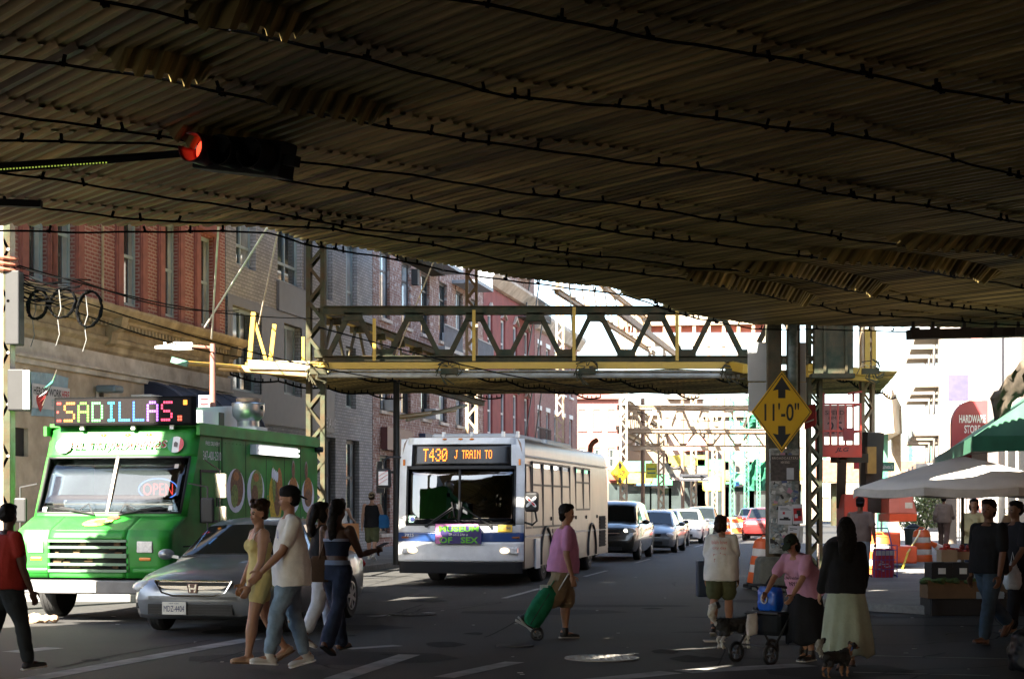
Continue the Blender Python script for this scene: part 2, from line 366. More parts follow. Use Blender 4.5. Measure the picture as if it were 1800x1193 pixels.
def pq(tab, q):
    if q <= tab[0][0]: a, b = tab[0], tab[1]
    elif q >= tab[-1][0]: a, b = tab[-2], tab[-1]
    else:
        for i in range(len(tab)-1):
            if tab[i][0] <= q <= tab[i+1][0]: a, b = tab[i], tab[i+1]; break
    if q < tab[0][0] or q > tab[-1][0]:
        sl = (tab[-1][1]-tab[0][1])/(tab[-1][0]-tab[0][0]); e = tab[0] if q < tab[0][0] else tab[-1]
        if tab is CQ[-1]: sl = .809*0-(.588/.809)   # the far edge runs level beyond its corners
        return e[1]+sl*(q-e[0])
    return a[1]+(b[1]-a[1])*(q-a[0])/(b[0]-a[0])
def cp(i, q):                                        # cable i (negative: those behind the viewer)
    if i >= 0: return pq(CQ[i], q)
    return pq(CQ[1], q)-3.2*(1-i)-.0
def cov(x, y):                                       # where the shield reaches at its open left side
    if x > 46 or x < SUNEDGE(y): return False
    for hx, hy, a, b in HOLES:
        if abs(x-hx) < a and abs(y-hy) < b: return False
    return True
def SUNEDGE(y): return -5.45+.682*(y-24.4)  # edge along the sun's bearing, dividing sun from shade on the truck
HOLES = []
LAPS = [(3, 6, 16.2, 20.6), (1, 2, 4.9, 6.0), (2, 3, 6.4, 7.8), (4, 5, 1.5, 2.6)]   # open laps between sheets (cable from, to, extent along it)
M_can = thing('overhead_shield', 'dark corrugated steel ceiling hung on cables over the whole crossing', 'ceiling', (0, 0, 0))
PER = .145; PROF = [(0, 0), (.2, 0), (.36, .055), (.64, .055), (.82, 0)]
rr = random.Random(5)
for bay in range(-7, 7):
    g = G(); q = -22.0; cols = []
    sheet = {}
    while q < 58:
        for f_, dz in PROF:
            qq = q+f_*PER; lo = cp(bay, qq)-.12; hi = cp(bay+1, qq)+.14; sl_up = 0.;
            for a_, b_, q0, q1 in LAPS:
                if a_ <= bay+1 <= b_ and q0 <= qq <= q1: rw = 1.1 if q0 > 16 else .55; kk = max(0, min(1, (qq-q0)/rw, (q1-qq)/rw)); hi -= .26*min(1, kk*4)+(.30 if q0 > 16 else .10)*max(0, kk*1.5-.5); sl_up = (-.19 if q0 > 16 else -.17)*min(1, kk*2)
            k = int(qq//.87)
            if k not in sheet: sheet[k] = (rr.uniform(-.008, .008), rr.uniform(-.008, .01), rr.uniform(-.05, .12), rr.uniform(-.05, .12))
            s0, s1, e0, e1 = sheet[k]; n_ = 9; col = []
            for j in range(n_):
                t = j/(n_-1); p = lo-e0+(hi+e1-lo+e0)*t; xy = d1*p+d2*qq
                z = Z0+dz+s0*(1-t)+s1*t+.02*t+sl_up*max(0, t*8-7)+.004*noise.noise(V((qq*.35, bay*3.1, 0)))
                col.append((xy.x, xy.y, z))
            cols.append(col)
        q += PER
    n_ = 9
    g.v = [v for c in cols for v in c]
    for i in range(len(cols)-1):
        for j in range(n_-1):
            a = g.v[i*n_+j]; b = g.v[(i+1)*n_+j+1]
            if cov((a[0]+b[0])/2, (a[1]+b[1])/2): g.f.append((i*n_+j, i*n_+j+1, (i+1)*n_+j+1, (i+1)*n_+j)); g.mi.append(0)
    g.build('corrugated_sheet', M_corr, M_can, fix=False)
    if bay >= -2:
        c = G(); pts = []; q = -14.
        while q < 50:
            p = cp(bay+1, q); xy = d1*p+d2*q
            if cov(xy.x, xy.y+ -.2): pts.append((xy.x, xy.y, Z0-.07+.012*sin(q*2.2)+.006*sin(q*7)))
            q += .25
        c.tube(pts, .0125, 5)
        for i, p in enumerate(pts):                    # clips that tie the sheets to the cable
            if rr.random() < .42: dx = rr.uniform(-.1, .1); c.beam((p[0]+dx, p[1], p[2]-.025*rr.random()), (p[0]+dx+rr.uniform(-.03, .03), p[1], p[2]+.07), .03, .025); c.beam((p[0]+dx-.03, p[1], p[2]+.01), (p[0]+dx+.03, p[1]+.02, p[2]), .02, .025)
        c.build('support_cable', M_cable, M_can, fix=False)
# the blocks that close the side streets and the street behind
M_far = brick('plain_brick', (.2, .09, .06), (.25, .13, .09), (.25, .2, .17))
for nm_, lab, x0, y0, x1, y1, h_ in (('brick_building', 'brown brick building closing the cross street off to the right of the picture', 46, -30, 60, 60, 12), ('brick_building', 'brown brick building standing behind the viewer', -14, -44, 46, -26, 13), ('brick_building', 'brown brick building far off to the left of the picture', -75, -30, -62, 60, 10)):
    T = thing(nm_, lab, 'building', ((x0+x1)/2, (y0+y1)/2, 0)); g = G(); g.box(x0-T.location.x, y0-T.location.y, 0, x1-T.location.x, y1-T.location.y, h_); g.build('brick_wall', M_far, T)
    sx_, sy_ = (x1-x0)/2, (y1-y0)/2
    for k in range(8):
        for z in (1, 4.6, 8):
            g = G()
            if sx_ > sy_: x = -sx_+sx_*2*(k+.5)/8; g.box(x-.7, sy_+.003, z, x+.7, sy_+.05, z+2)
            else: y = -sy_+sy_*2*(k+.5)/8; s_ = -1 if x0 > 0 else 1; g.box(s_*sx_, y-.7, z, s_*(sx_+.05), y+.7, z+2)
            g.build('window', M_pane, T)
# a steel pipe hung below the far right edge
g = G(); a = at(1597, 588, 31.2); b = at(1830, 583, 31.6); g.beam(a, b, .25, .17)
for px in (1605, 1640, 1695, 1750, 1790): p = at(px, 586, 31.4); g.beam(p, p+V((0, 0, .35)), .05, .05); g.box(p.x-.09, p.y-.16, p.z-.05, p.x+.09, p.y-.13, p.z+.1)
tag(g.build('hanging_beam', mat('dark_brown_steel', (.03, .022, .015), rough=.7)), 'dark steel beam hung just below the right edge of the ceiling', 'beam')
# ================================================================ lattice columns, trusses, second shield
def lattice_column(base, w_, d_, h, m, parent, rz=0, pitch=None, r=None):
    """two channels tied by crossed flat lacing on all four faces, all one riveted member"""
    g = G(); t = w_*.24; rot = Matrix.Rotation(rz, 3, 'Z')
    def T(p): return V(base)+rot @ V(p)
    for sx in (-1, 1):
        g.beam(T((sx*(w_/2-t/2), 0, 0)), T((sx*(w_/2-t/2), 0, h)), t, d_, up=rot @ V((0, 1, 0)))
    pitch = pitch or w_*.95; z = 0; i = 0
    while z+pitch < h+.01:
        for sy in (-1, 1):
            a = -1 if (i % 2) else 1
            g.beam(T((a*(w_/2-.5*t), sy*(d_/2+.006), z)), T((-a*(w_/2-.5*t), sy*(d_/2+.006), z+pitch)), .012, w_*.17, up=rot @ V((1, 0, 0)))
            g.cyl(T((a*(w_/2-.5*t), sy*(d_/2+.02), z)), T((a*(w_/2-.5*t), sy*(d_/2-.01), z)), w_*.1, n=6)
        z += pitch; i += 1
    return g
def truss(a, b, h, m, parent, name='truss', n=6, cw=.17, flip=False, warren=True):
    """Warren truss from a to b (bottom chord), height h"""
    g = G(); a = V(a); b = V(b); up = V((0, 0, h))
    for z in (V((0, 0, 0)), up):
        g.beam(a+z, b+z, cw*1.1, cw); g.beam(a+z+V((0, 0, cw*.45)), b+z+V((0, 0, cw*.45)), cw*1.9, cw*.12)
    d = (b-a)
    for i in range(n):
        p0 = a+d*(i/n); pm = a+d*((i+.5)/n); p1 = a+d*((i+1)/n)
        for s_ in (-1, 1):
            o = V((0, cw*.28*s_, 0)); ex = d.normalized()*cw*.35
            g.beam(p0+o+ex, pm+up+o-ex, cw*.2, cw*.62, up=d.normalized()); g.beam(pm+up+o+ex, p1+o-ex, cw*.2, cw*.62, up=d.normalized())
        g.box(p0.x-cw*1.1, p0.y-cw*.55, p0.z+cw*.3, p0.x+cw*1.1, p0.y+cw*.55, p0.z+cw*1.3)
        pu = pm+up; g.box(pu.x-cw*1.1, pu.y-cw*.55, pu.z-cw*1.3, pu.x+cw*1.1, pu.y+cw*.55, pu.z-cw*.3)
    return g.build(name, m, parent)
YT = 40.0
el = thing('elevated_railway', 'rusty green lattice column and truss frame carrying the elevated railway', 'elevated railway', (0, 0, 0))
ca = at(556, 0, YT+.3); cb = at(1431, 0, YT+.3)
lattice_column((ca.x, ca.y, .14), .44, .44, 9.4, M_steel, el).build('column', M_steel, el)
lattice_column((cb.x, cb.y, .14), .34, .36, 9.4, M_steel, el).build('column', M_steel, el)
zb, zt = at(0, 633, YT).z, at(0, 546, YT).z
truss((ca.x+.2, YT, zb), (cb.x-.2, YT, zb), zt-zb, M_steel_dk, el, n=8, cw=.19)
# girder running away from the left column
e1 = street(ca.x-.2*YT, 58)
truss((ca.x+.1, YT+.6, zb+.05), (e1.x, 58, zb+.05), zt-zb, M_steel, el, n=9, cw=.17)
g = G(); g.beam((cb.x-.1, YT-.2, zb+.4), (cb.x+.8, YT-.2, zb+.4), .25, 1.5); g.beam((cb.x-.2, YT-.35, zb-.4), (cb.x+.8, YT-.35, zb-.4), .4, .1); g.beam((cb.x-.2, YT-.35, zb+1.1), (cb.x+.8, YT-.35, zb+1.1), .4, .1)
for i in range(2): g.box(cb.x+.1+i*.5, YT-.4, zb-.35, cb.x+.16+i*.5, YT-.3, zb+1.05)
g.build('plate_girder', M_steel_dk, el)
# track deck on girders above, planking unseen and cut to steer sun and shade
for c in (-14.6, -10.2, -4.4, -.95):
    a, b = street(c, 30), street(c, 60); g = G(); g.beam((a.x, a.y, 10.2), (b.x, b.y, 10.2), .35, 1.0); g.beam((a.x, a.y, 9.7), (b.x, b.y, 9.7), .5, .07); g.build('deck_girder', M_steel, el)
g = G(); rr = random.Random(77); Y = 18.6
while Y < 60:
    c = -15.2
    ce = -4. if Y < 25 else -6.5 if Y < 28.5 else .2
    while c < ce:
        L_ = min(rr.uniform(1.6, 3.2), ce-c)
        keep = rr.random() > (.10 if Y > 23 and not (-13.5 < c < -9.3) else .0)
        if keep: g.prism([st(c, Y), st(c+L_, Y), st(c+L_, Y+.30), st(c, Y+.30)], (0, 0, 10.75), (1, 0, 0), (0, 1, 0), .2)
        c += L_
    Y += .302
g.build('shade_deck', M_wood, el, fix=False)
g = G(); g.prism([(SUNEDGE(-25), -25), (SUNEDGE(-25)+5.5, -25), (SUNEDGE(18)+5.5, 18), (SUNEDGE(23)+2, 23), (SUNEDGE(23), 23)], (0, 0, 11.06), (1, 0, 0), (0, 1, 0), .2); g.build('shade_deck', M_wood, el)  # added unseen slab over the crossing, cut along the sun line for shade
# second shield further up the street, hung under yellow beams
sh2 = thing('low_shield', 'second corrugated steel shield under the truss with yellow edge beams', 'ceiling', (0, 0, 0))
Zs = 4.88
def inside2(x, y): return -6.3+(y-41.2)*.17 < x < 9.2+(y-41.2)*.12
for bay in range(4):
    g = G(); q = -12.; cols = []; n_ = 5; y0 = 41.2+bay*2.25
    x = -7.5; i = 0
    # ribs run across the view here
    cols = []
    yy = y0-.1
    while yy < y0+2.35:
        for f_, dz in ((0, 0), (.15, 0), (.3, .04), (.65, .04), (.8, 0)):
            Y = yy+f_*.2; row = []
            for j in range(24):
                X = -6.3+(Y-41.2)*.17+j*(15.6/23)
                row.append((X, Y, Zs+dz+.02*bay-.05*sin(pi*((X+6.3) % 3.4)/3.4)))
            cols.append(row)
        yy += .2
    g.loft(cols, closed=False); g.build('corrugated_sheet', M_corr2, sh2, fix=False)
rr = random.Random(9)
for k in range(6):
    c = G(); pts = []
    for j in range(26):
        t = j/25; X = -6.8+k*2.9+t*3.6; Y = 41.2+t*9; pts.append((X, Y, Zs-.09-.10*sin(pi*((t*4) % 1))))
    c.tube(pts, .025, 5)
    for p in pts: c.box(p[0]-.015, p[1]-.015, p[2]-.01, p[0]+.015, p[1]+.015, p[2]+.09)
    c.build('support_cable', M_cable, sh2, fix=False)
pL = at(432, 643, 39.75); pM = at(1282, 642, 39.75); pR = at(1312, 648, 39.2)
g = G(); g.beam(pL, pM, .16, .15); g.beam(pM, pR, .2, .2); g.build('edge_beam', M_yel, sh2)
g = G(); a = at(1418, 651, 40); b = at(1540, 660, 40.3); g.beam(a, b, .2, .3); g.beam(a+V((0, -.14, 0)), b+V((0, -.14, 0)), .05, .05); g.build('edge_beam', M_yel, sh2)
g = G(); a = at(385, 645, 39.7); b = at(560, 659, 39.7); c_ = at(1300, 660, 39.7); g.tube([a, b], .085, 8); g.build('edge_pipe', mat('orange_yellow_pipe', (.55, .36, .16), rough=.5, var=.2), sh2)
g = G(); g.tube([b+V((0, -.02, 0)), c_], .065, 8); g.tube([b+V((0, -.06, .1)), c_+V((0, -.06, .1))], .018, 6); g.build('edge_pipe', M_pipe, sh2)
for px, pt, pb, w_ in ((441, 549, 636, .10), (478, 570, 634, .09), (533, 592, 636, .07), (658, 560, 634, .075), (833, 545, 634, .075), (1009, 540, 634, .075), (1190, 541, 634, .075), (1536, 580, 664, .1), (1524, 578, 650, .12)):
    g = G(); tilt = 8 if px < 480 else 0; Yp_ = 39.65 if px < 1300 else 40.9; g.beam(at(px-tilt*.3, pb, Yp_), at(px+tilt*.6, pt, Yp_), w_, w_); g.build('post', M_yel, sh2)
g = G(); g.beam(at(448, 565, 39.68), at(468, 634, 39.68), .07, .07); g.build('brace', M_yel, sh2)
g = G(); p = at(470, 638, 40.9); g.beam(at(437, 640, 39.6), at(545, 643, 39.6), .08, .2); g.build('end_plank', mat('pale_plank', (.62, .5, .3), rough=.7, var=.15), sh2)
for px in (560, 790, 1032, 1290, 1530):
    p = at(px, 646, 39.55); g = G()
    for i in range(12): a = rr.uniform(0, 6.28); g.tube([p+V((cos(a)*.05, 0, sin(a)*.05)), p+V((cos(a)*.25, rr.uniform(-.1, .1), sin(a)*.22-.05)), p+V((cos(a+.8)*.32, 0, sin(a+.8)*.3-.1))], .015, 4)
    g.box(p.x-.2, p.y-.05, p.z-.15, p.x+.2, p.y+.05, p.z-.02); g.build('tied_rope', M_steel_dk, sh2)
# guy wires from the yellow platform up to the shield
for (x0, y0, x1, y1, Y0, Y1, col) in ((360, 575, 470, 400, 33, 27, 0), (455, 570, 490, 400, 40.8, 30, 0), (372, 595, 384, 398, 33, 27, 0), (1010, 640, 1000, 480, 40.7, 40, 1), (690, 640, 770, 440, 45, 41, 1)):
    g = G(); g.tube([at(x0, y0, Y0), at(x1, y1, Y1)], .018, 5)
    tag(g.build('guy_wire', mat('pale_rope', (.55, .5, .42), rough=.8)), {360: 'pale slanting guy rope in front of the red brick wall', 455: 'pale guy rope rising from the yellow platform end posts', 372: 'pale upright guy rope at the end of the red brick building', 1010: 'thin wire hanging in front of the middle of the truss', 690: 'thin slanting wire behind the left part of the truss'}[x0], 'guy rope')
# power and telephone lines across the left side
for k, (p0, p1, sag) in enumerate((((20, 463), (560, 560), .25), ((20, 490), (1000, 690), .5), ((20, 505), (560, 640), .3), ((130, 490), (420, 545), .2), ((560, 575), (1330, 690), .4))):
    a = at(*p0, 27.2); b = at(*p1, 39); g = G(); g.tube([a.lerp(b, t/12)-V((0, 0, sag*sin(pi*t/12))) for t in range(13)], .014, 4)
    tag(g.build('overhead_wire', M_cable), ['top black wire from the left pole past the red brick windows', 'long black wire from the left pole crossing below the truss', 'lower black wire from the left pole towards the lattice column', 'short pale grey wire from the coiled cables across the brick wall', 'black wire crossing in front of the truss diagonals'][k], 'wire')
# right-hand lattice beam piece: crossed lacing column behind the sign post
c2 = at(1428, 0, 25.5)
# ================================================================ further frames of the railway
el2 = thing('far_railway_frame', 'pale sunlit lattice frame of the railway far down the street', 'elevated railway')
def fx(px, Y): return (px-900)/F*Y
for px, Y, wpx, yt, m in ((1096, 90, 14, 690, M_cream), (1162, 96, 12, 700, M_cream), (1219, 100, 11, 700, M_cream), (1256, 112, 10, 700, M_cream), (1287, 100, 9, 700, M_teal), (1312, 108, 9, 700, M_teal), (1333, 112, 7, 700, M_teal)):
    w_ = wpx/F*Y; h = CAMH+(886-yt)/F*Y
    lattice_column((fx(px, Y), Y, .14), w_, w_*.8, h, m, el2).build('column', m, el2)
for y, w_ in ((716, .28), (757, .28), (787, .2)):
    g = G(); a = at(1085, y, 92); b = at(1345, y+2, 92); g.beam(a, b, w_, w_); g.build('cross_beam', M_cream, el2)
truss(at(1090, 757, 91.5), at(1345, 757, 91.5), 41/F*91.5, M_cream, el2, n=6, cw=.2)
truss(at(1105, 785, 93), at(1345, 785, 93), 28/F*93, M_cream, el2, n=5, cw=.14)
a = at(1102, 765, 91); b = at(1168, 800, 130); truss(a, b, 1.75, M_cream, el2, name='side_truss', n=12, cw=.2)
# tall columns nearer, left of the truss window
for px_, Y_ in ((1524, 43.5),):
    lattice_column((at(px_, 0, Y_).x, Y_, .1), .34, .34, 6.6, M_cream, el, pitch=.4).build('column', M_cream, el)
el3 = thing('railway_frame', 'cream painted lattice columns standing behind the dark truss', 'elevated railway')
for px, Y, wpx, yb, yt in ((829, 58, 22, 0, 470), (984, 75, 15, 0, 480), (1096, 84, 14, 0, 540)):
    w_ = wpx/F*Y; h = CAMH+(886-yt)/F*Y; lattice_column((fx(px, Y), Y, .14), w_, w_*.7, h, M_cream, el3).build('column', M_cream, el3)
for x0, y0, Y0, x1, y1, Y1, ww, hh in ((1085, 545, 60, 1210, 640, 88, .15, .25), (1085, 560, 88, 1345, 556, 88, .3, .8), (1085, 600, 88, 1345, 600, 88, .3, .5)):
    g = G(); g.beam(at(x0, y0, Y0), at(x1, y1, Y1), ww, hh); g.build('girder', M_cream, el3)
truss(at(978, 512, 62), at(1150, 622, 92), 1.5, M_cream, el3, name='girder', n=9, cw=.15)
for x in range(1090, 1345, 26):
    g = G(); g.beam(at(x, 640, 88), at(x, 548, 88), .16, .16); g.build('post', M_cream, el3)
g = G(); g.beam(at(1085, 575, 88.4), at(1345, 575, 88.4), .1, .55); g.build('red_band', mat('faded_red', (.45, .13, .08), rough=.7, var=.3, vs=1), el3)
# station end and crossing line on the right
el4 = thing('station_platform', 'pale station structure on teal columns end-on against the sky', 'station')
g = G(); g.prism([(1543, 723), (1562, 676), (1567, 676), (1585, 725), (1585, 763), (1545, 760)], (0, 0, 0), (1, 0, 0), (0, 0, 1), 0)
g = G(); ring = [at(x, y, 88) for x, y in ((1540, 765), (1545, 700), (1560, 676), (1566, 678), (1572, 760))]; ring2 = [at(x, y, 110) for x, y in ((1562, 775), (1566, 725), (1578, 705), (1585, 715), (1586, 762))]
g.loft([ring, ring2]); g.build('canopy', mat('stained_cream_panel', (.45, .40, .3), rough=.8, var=.25, vs=1.2, dirt=(.25, .17, .1), ds=.7), el4)
for px, Y in ((1551, 90), (1575, 104)):
    g = G(); p = at(px, 886, Y); g.beam((p.x, Y, .1), (p.x, Y, at(0, 720, Y).z), .5, .5); g.build('column', M_teal if px == 1551 else M_cream, el4)
br = thing('crossing_viaduct', 'railway viaduct with teal railing posts crossing behind the umbrella', 'viaduct')
g = G(); a = at(1440, 828, 125); b = at(1720, 832, 125); g.beam(a, b, 3, 1.6); g.build('girder', mat('viaduct_steel', (.2, .11, .07), rough=.8, var=.3), br)
g = G()
for y in (790, 800, 812): g.beam(at(1440, y, 124), at(1720, y+2, 124), .1, .1)
g.build('railing', M_alu, br)
for x in range(1450, 1720, 30): g = G(); g.beam(at(x, 818, 123.8), at(x, 783, 123.8), .22, .22); g.build('post', M_teal, br)
for px in (1470, 1640): g = G(); p = at(px, 0, 125); g.beam((p.x, 125, .1), (p.x, 125, 3.2), .7, .7); g.build('pier', M_steel, br)
# ================================================================ buildings
def facY(px): return 50460/(1500-px)
def fac(px, py, Y0):
    Y = facY(px); return (Y-Y0)/.981, CAMH+(886-py)*Y/F
def wallgrid(g, L_, z0, z1, ops, rev=.2):
    xs = sorted(set([0, L_]+[min(L_, max(0, v)) for o in ops for v in o[:2]])); zs = sorted(set([z0, z1]+[min(z1, max(z0, v)) for o in ops for v in o[2:4]]))
    for i in range(len(xs)-1):
        for j in range(len(zs)-1):
            cx, cz = (xs[i]+xs[i+1])/2, (zs[j]+zs[j+1])/2
            if any(o[0] < cx < o[1] and o[2] < cz < o[3] for o in ops): continue
            g.quad((xs[i], 0, zs[j]), (xs[i+1], 0, zs[j]), (xs[i+1], 0, zs[j+1]), (xs[i], 0, zs[j+1]))
    for a0, a1, b0, b1 in [o[:4] for o in ops]:
        g.quad((a0, 0, b0), (a0, rev, b0), (a0, rev, b1), (a0, 0, b1)); g.quad((a1, 0, b0), (a1, 0, b1), (a1, rev, b1), (a1, rev, b0))
        g.quad((a0, 0, b0), (a1, 0, b0), (a1, rev, b0), (a0, rev, b0)); g.quad((a0, 0, b1), (a0, rev, b1), (a1, rev, b1), (a1, 0, b1))
def hull(g, L_, z0, z1, dep=13):
    g.quad((0, 0, z0), (0, 0, z1), (0, dep, z1), (0, dep, z0)); g.quad((L_, 0, z0), (L_, dep, z0), (L_, dep, z1), (L_, 0, z1))
    g.quad((0, dep, z0), (0, dep, z1), (L_, dep, z1), (L_, dep, z0)); g.quad((0, 0, z1), (L_, 0, z1), (L_, dep, z1), (0, dep, z1))
def window(par, a0, a1, b0, b1, fm, pm=None, y=.13, fw=.06, bars=('h', .45), sill=None, lintel=None, mix=0):
    g = G(); f = fw
    g.box(a0, y-.03, b0, a0+f, y+.06, b1); g.box(a1-f, y-.03, b0, a1, y+.06, b1); g.box(a0+f, y-.03, b0, a1-f, y+.06, b0+f); g.box(a0+f, y-.03, b1-f, a1-f, y+.06, b1)
    for k, t in zip(bars[::2], bars[1::2]):
        if k == 'h': z = b0+(b1-b0)*t; g.box(a0+f, y-.02, z-f*.4, a1-f, y+.05, z+f*.4)
        else: x = a0+(a1-a0)*t; g.box(x-f*.4, y-.025, b0+f, x+f*.4, y+.055, b1-f)
    w_ = g.build('window', fm, par)
    p = G(); p.quad((a0+f*.5, y+.02, b0+f*.5), (a1-f*.5, y+.02, b0+f*.5), (a1-f*.5, y+.02, b1-f*.5), (a0+f*.5, y+.02, b1-f*.5)); p.build('pane', pm or M_pane, w_, fix=False)
    if mix:                                             # a drawn blind or a pale curtain behind the glass edge
        p = G(); s_ = a0+f+(a1-a0-2*f)*(1-mix); p.box(s_, y+.004, b0+f, a1-f, y+.015, b1-f); p.build('blind', M_paneb, w_)
    if sill: s_ = G(); s_.box(a0-.08, -.09, b0-.12, a1+.08, .1, b0-.003); s_.build('sill', sill, w_)
    if lintel: s_ = G(); s_.box(a0-.1, -.03, b1+.003, a1+.1, .1, b1+.24); s_.build('lintel', lintel, w_)
    return w_
def bldg(name, label, Y0): p = street(-16.82, Y0); return thing(name, label, 'building', p, TH)
# ---- red brick corner building
Y0 = 29.5; B = bldg('brick_building', 'red brick building with tall narrow windows and a tan stone cornice over its shop floor', Y0); LB = (45.7-Y0)/.981
M_brick = brick('red_brick', (.22, .06, .048), (.28, .09, .07), (.36, .26, .22), bw=.24, bh=.085, ms=.014)
M_terra = mat('terracotta_trim', (.25, .085, .065), rough=.8, var=.2, vs=5)
M_stone = mat('tan_stone', (.44, .35, .21), rough=.85, var=.25, vs=2.5, bump=.2, bs=25, dirt=(.12, .075, .03), ds=1.3, amt=.7)
M_fascia = mat('pale_fascia', (.6, .54, .46), rough=.8, var=.15, vs=2, dirt=(.22, .16, .1), ds=1.6, amt=.6)
M_stucco = mat('tan_stucco', (.55, .44, .32), rough=.9, var=.12, vs=3, bump=.15, bs=60, dirt=(.2, .135, .08), ds=.8, amt=.6)
ops = []
for px0, px1 in ((48, 83), (97, 131), (215, 245), (288, 312), (351, 374)):
    ops.append((fac(px0, 0, Y0)[0], fac(px1, 0, Y0)[0], 6.25, 8.6))
ops.append((.6, 1.9, 6.25, 8.6))
g = G(); wallgrid(g, LB, 6.0, 9.6, ops); hull(g, LB, 0, 9.6); g.build('brick_wall', M_brick, B)
for o in ops:
    window(B, *o, M_fr_grey, M_pane, bars=('h', .5), fw=.09, mix=.28)
    for s_ in (o[0]-.2, o[1]+.2):
        g = G(); g.box(s_-.19, -.05, o[2]-.22, s_+.19, .0, o[3]+.05); g.box(s_-.13, -.07, o[2]-.2, s_+.13, -.05, o[3]); g.build('pilaster', M_terra, B)
    g = G(); g.box(o[0]-.42, -.075, o[3]+.053, o[1]+.42, 0, o[3]+.45); g.box(o[0]-.3, -.11, o[3]+.12, o[1]+.3, -.075, o[3]+.2); g.build('lintel', M_terra, B)
g = G(); g.tube([(fac(177, 0, Y0)[0], -.05, 6), (fac(177, 0, Y0)[0], -.05, 9.5)], .03, 6); g.build('downpipe', M_stone, B)
g = G(); pr = [(0, 5.02), (-.06, 5.1), (-.06, 5.22), (-.16, 5.3), (-.16, 5.38), (-.08, 5.42), (-.08, 5.68), (-.28, 5.74), (-.28, 5.8), (-.5, 5.86), (-.58, 5.98), (-.58, 6.04), (0, 6.12)]
g.loft([[(x, y, z) for y, z in pr] for x in (0, LB+.25)]); x = .1
while x < LB: g.box(x, -.25, 5.62, x+.1, -.085, 5.735); x += .2
g.build('cornice', M_stone, B)
for px in (185, 392): a = fac(px, 0, Y0)[0]; g = G(); g.loft([[(x, y, z) for y, z in ((-.09, 5.2), (-.2, 5.25), (-.25, 5.5), (-.45, 5.6), (-.5, 5.84), (-.09, 5.84))] for x in (a-.16, a+.16)]); g.build('bracket', M_stone, B)
g = G(); g.box(0, -.12, 4.68, LB+.1, .0, 5.015); g.box(0, -.2, 4.62, LB+.1, .0, 4.676); g.box(0, -.1, 4.5, LB+.1, 0, 4.617); g.build('fascia', M_fascia, B)
g = G(); sops = [(fac(15, 0, Y0)[0], fac(50, 0, Y0)[0], 2.62, 3.2), (11.6, 15.6, .3, 3.4)]; wallgrid(g, LB, 0, 6.0, sops); g.build('stucco_wall', M_stucco, B)
g = G(); g.box(sops[0][0], .1, 2.62, sops[0][1], .15, 3.2); g.build('louvre_panel', M_black, B)
window(B, *sops[1], M_fr_dark, M_pane, bars=('v', .33, 'v', .66, 'h', .75))
g = G(); x0, x1 = 11.2, 16.1; ring = []
for k in range(9): t = k/8*pi/2; ring.append((-1.35*sin(t), 3.25+1.3*cos(t)))
g.loft([[(x, y, z) for y, z in ring] for x in (x0+.4*0, x1)], closed=False)
g.add([(x0, 0, 3.25)]+[(x0, y, z) for y, z in ring], [tuple(range(10))]); g.add([(x1, 0, 3.25)]+[(x1, y, z) for y, z in ring], [tuple(range(10))])
aw = g.build('awning', mat('navy_canvas', (.012, .017, .04), rough=.7, var=.2), B, smooth=True)
for i in range(5): g = G(); x = x0+.05+i*(x1-x0-.1)/4; g.tube([(x, y-.012, z+.012) for y, z in ring], .02, 5); g.build('awning_hoop', mat('navy_trim', (.09, .1, .14), rough=.6), aw)
# ---- grey brick building
Y0 = 45.75; B = bldg('grey_brick_building', 'grey brick apartment building with pale blue window frames and dark panels', Y0); LB = (59.7-Y0)/.981
M_gbrick = brick('grey_brick', (.27, .27, .27), (.36, .355, .345), (.17, .165, .16), bw=.26, bh=.1, ms=.012)
M_panel = mat('dark_grey_panel', (.10, .098, .1), rough=.6, var=.08)
def W(px0, px1, z0, z1): return (fac(px0, 0, Y0)[0], fac(px1, 0, Y0)[0], z0, z1)
cols = [(415, 450), (488, 531), (574, 585), (608, 628)]
ops = []
for px0, px1 in cols:
    for z0, z1 in ((8.2, 10.4),): ops.append(W(px0, px1, z0, z1))
ops += [W(406, 457, 4.75, 7.05), W(497, 528, 4.9, 7.0), W(571, 588, 4.86, 6.9), W(608, 626, 4.86, 6.9)]
gops = [W(571, 590, .6, 3.8), W(609, 632, .5, 3.8), W(410, 450, .5, 3.3), W(480, 520, .5, 3.3)]
g = G(); wallgrid(g, LB, 0, 11.2, ops+gops, rev=.28); hull(g, LB, 0, 11.2); g.build('brick_wall', M_gbrick, B)
for i, o in enumerate(ops): window(B, *o, M_fr_grey, M_pane, y=.2, bars=('h', .27, 'v', .5), fw=.1, mix=.45 if i % 3 != 1 else 0)
for o in gops: window(B, *o, M_fr_dark, M_pane, y=.2, bars=('h', .62, 'h', .3), fw=.12, mix=.25)
a0, a1 = fac(400, 0, Y0)[0], fac(586, 0, Y0)[0]
g = G(); e = [o for o in ops if o[3] < 7.2]; wallgrid(g, a1, 3.95, 7.3, [(o[0], o[1], o[2], o[3]) for o in e if o[1] < a1], rev=.0)
for i, v in enumerate(g.v): g.v[i] = (v[0], v[1]-.05, v[2])
g.build('cladding', M_panel, B)
o = W(486, 533, 7.3, 8.15); g = G(); g.box(o[0], -.09, 7.31, o[1]+.3, -.004, 8.18); g.build('spandrel_panel', M_panel, B)
o = W(534, 545, 0, 0); g = G(); g.box(o[0], -.06, 8.19, o[1], -.003, 11.1); g.build('spandrel_panel', M_panel, B)
text('LE AVE', mat('pale_grey_letters', (.45, .45, .45)), B, 'lettering', (fac(577, 0, Y0)[0], -.06, 4.25), (1, 0, 0), (0, 0, 1), w=1.3, h=.3)
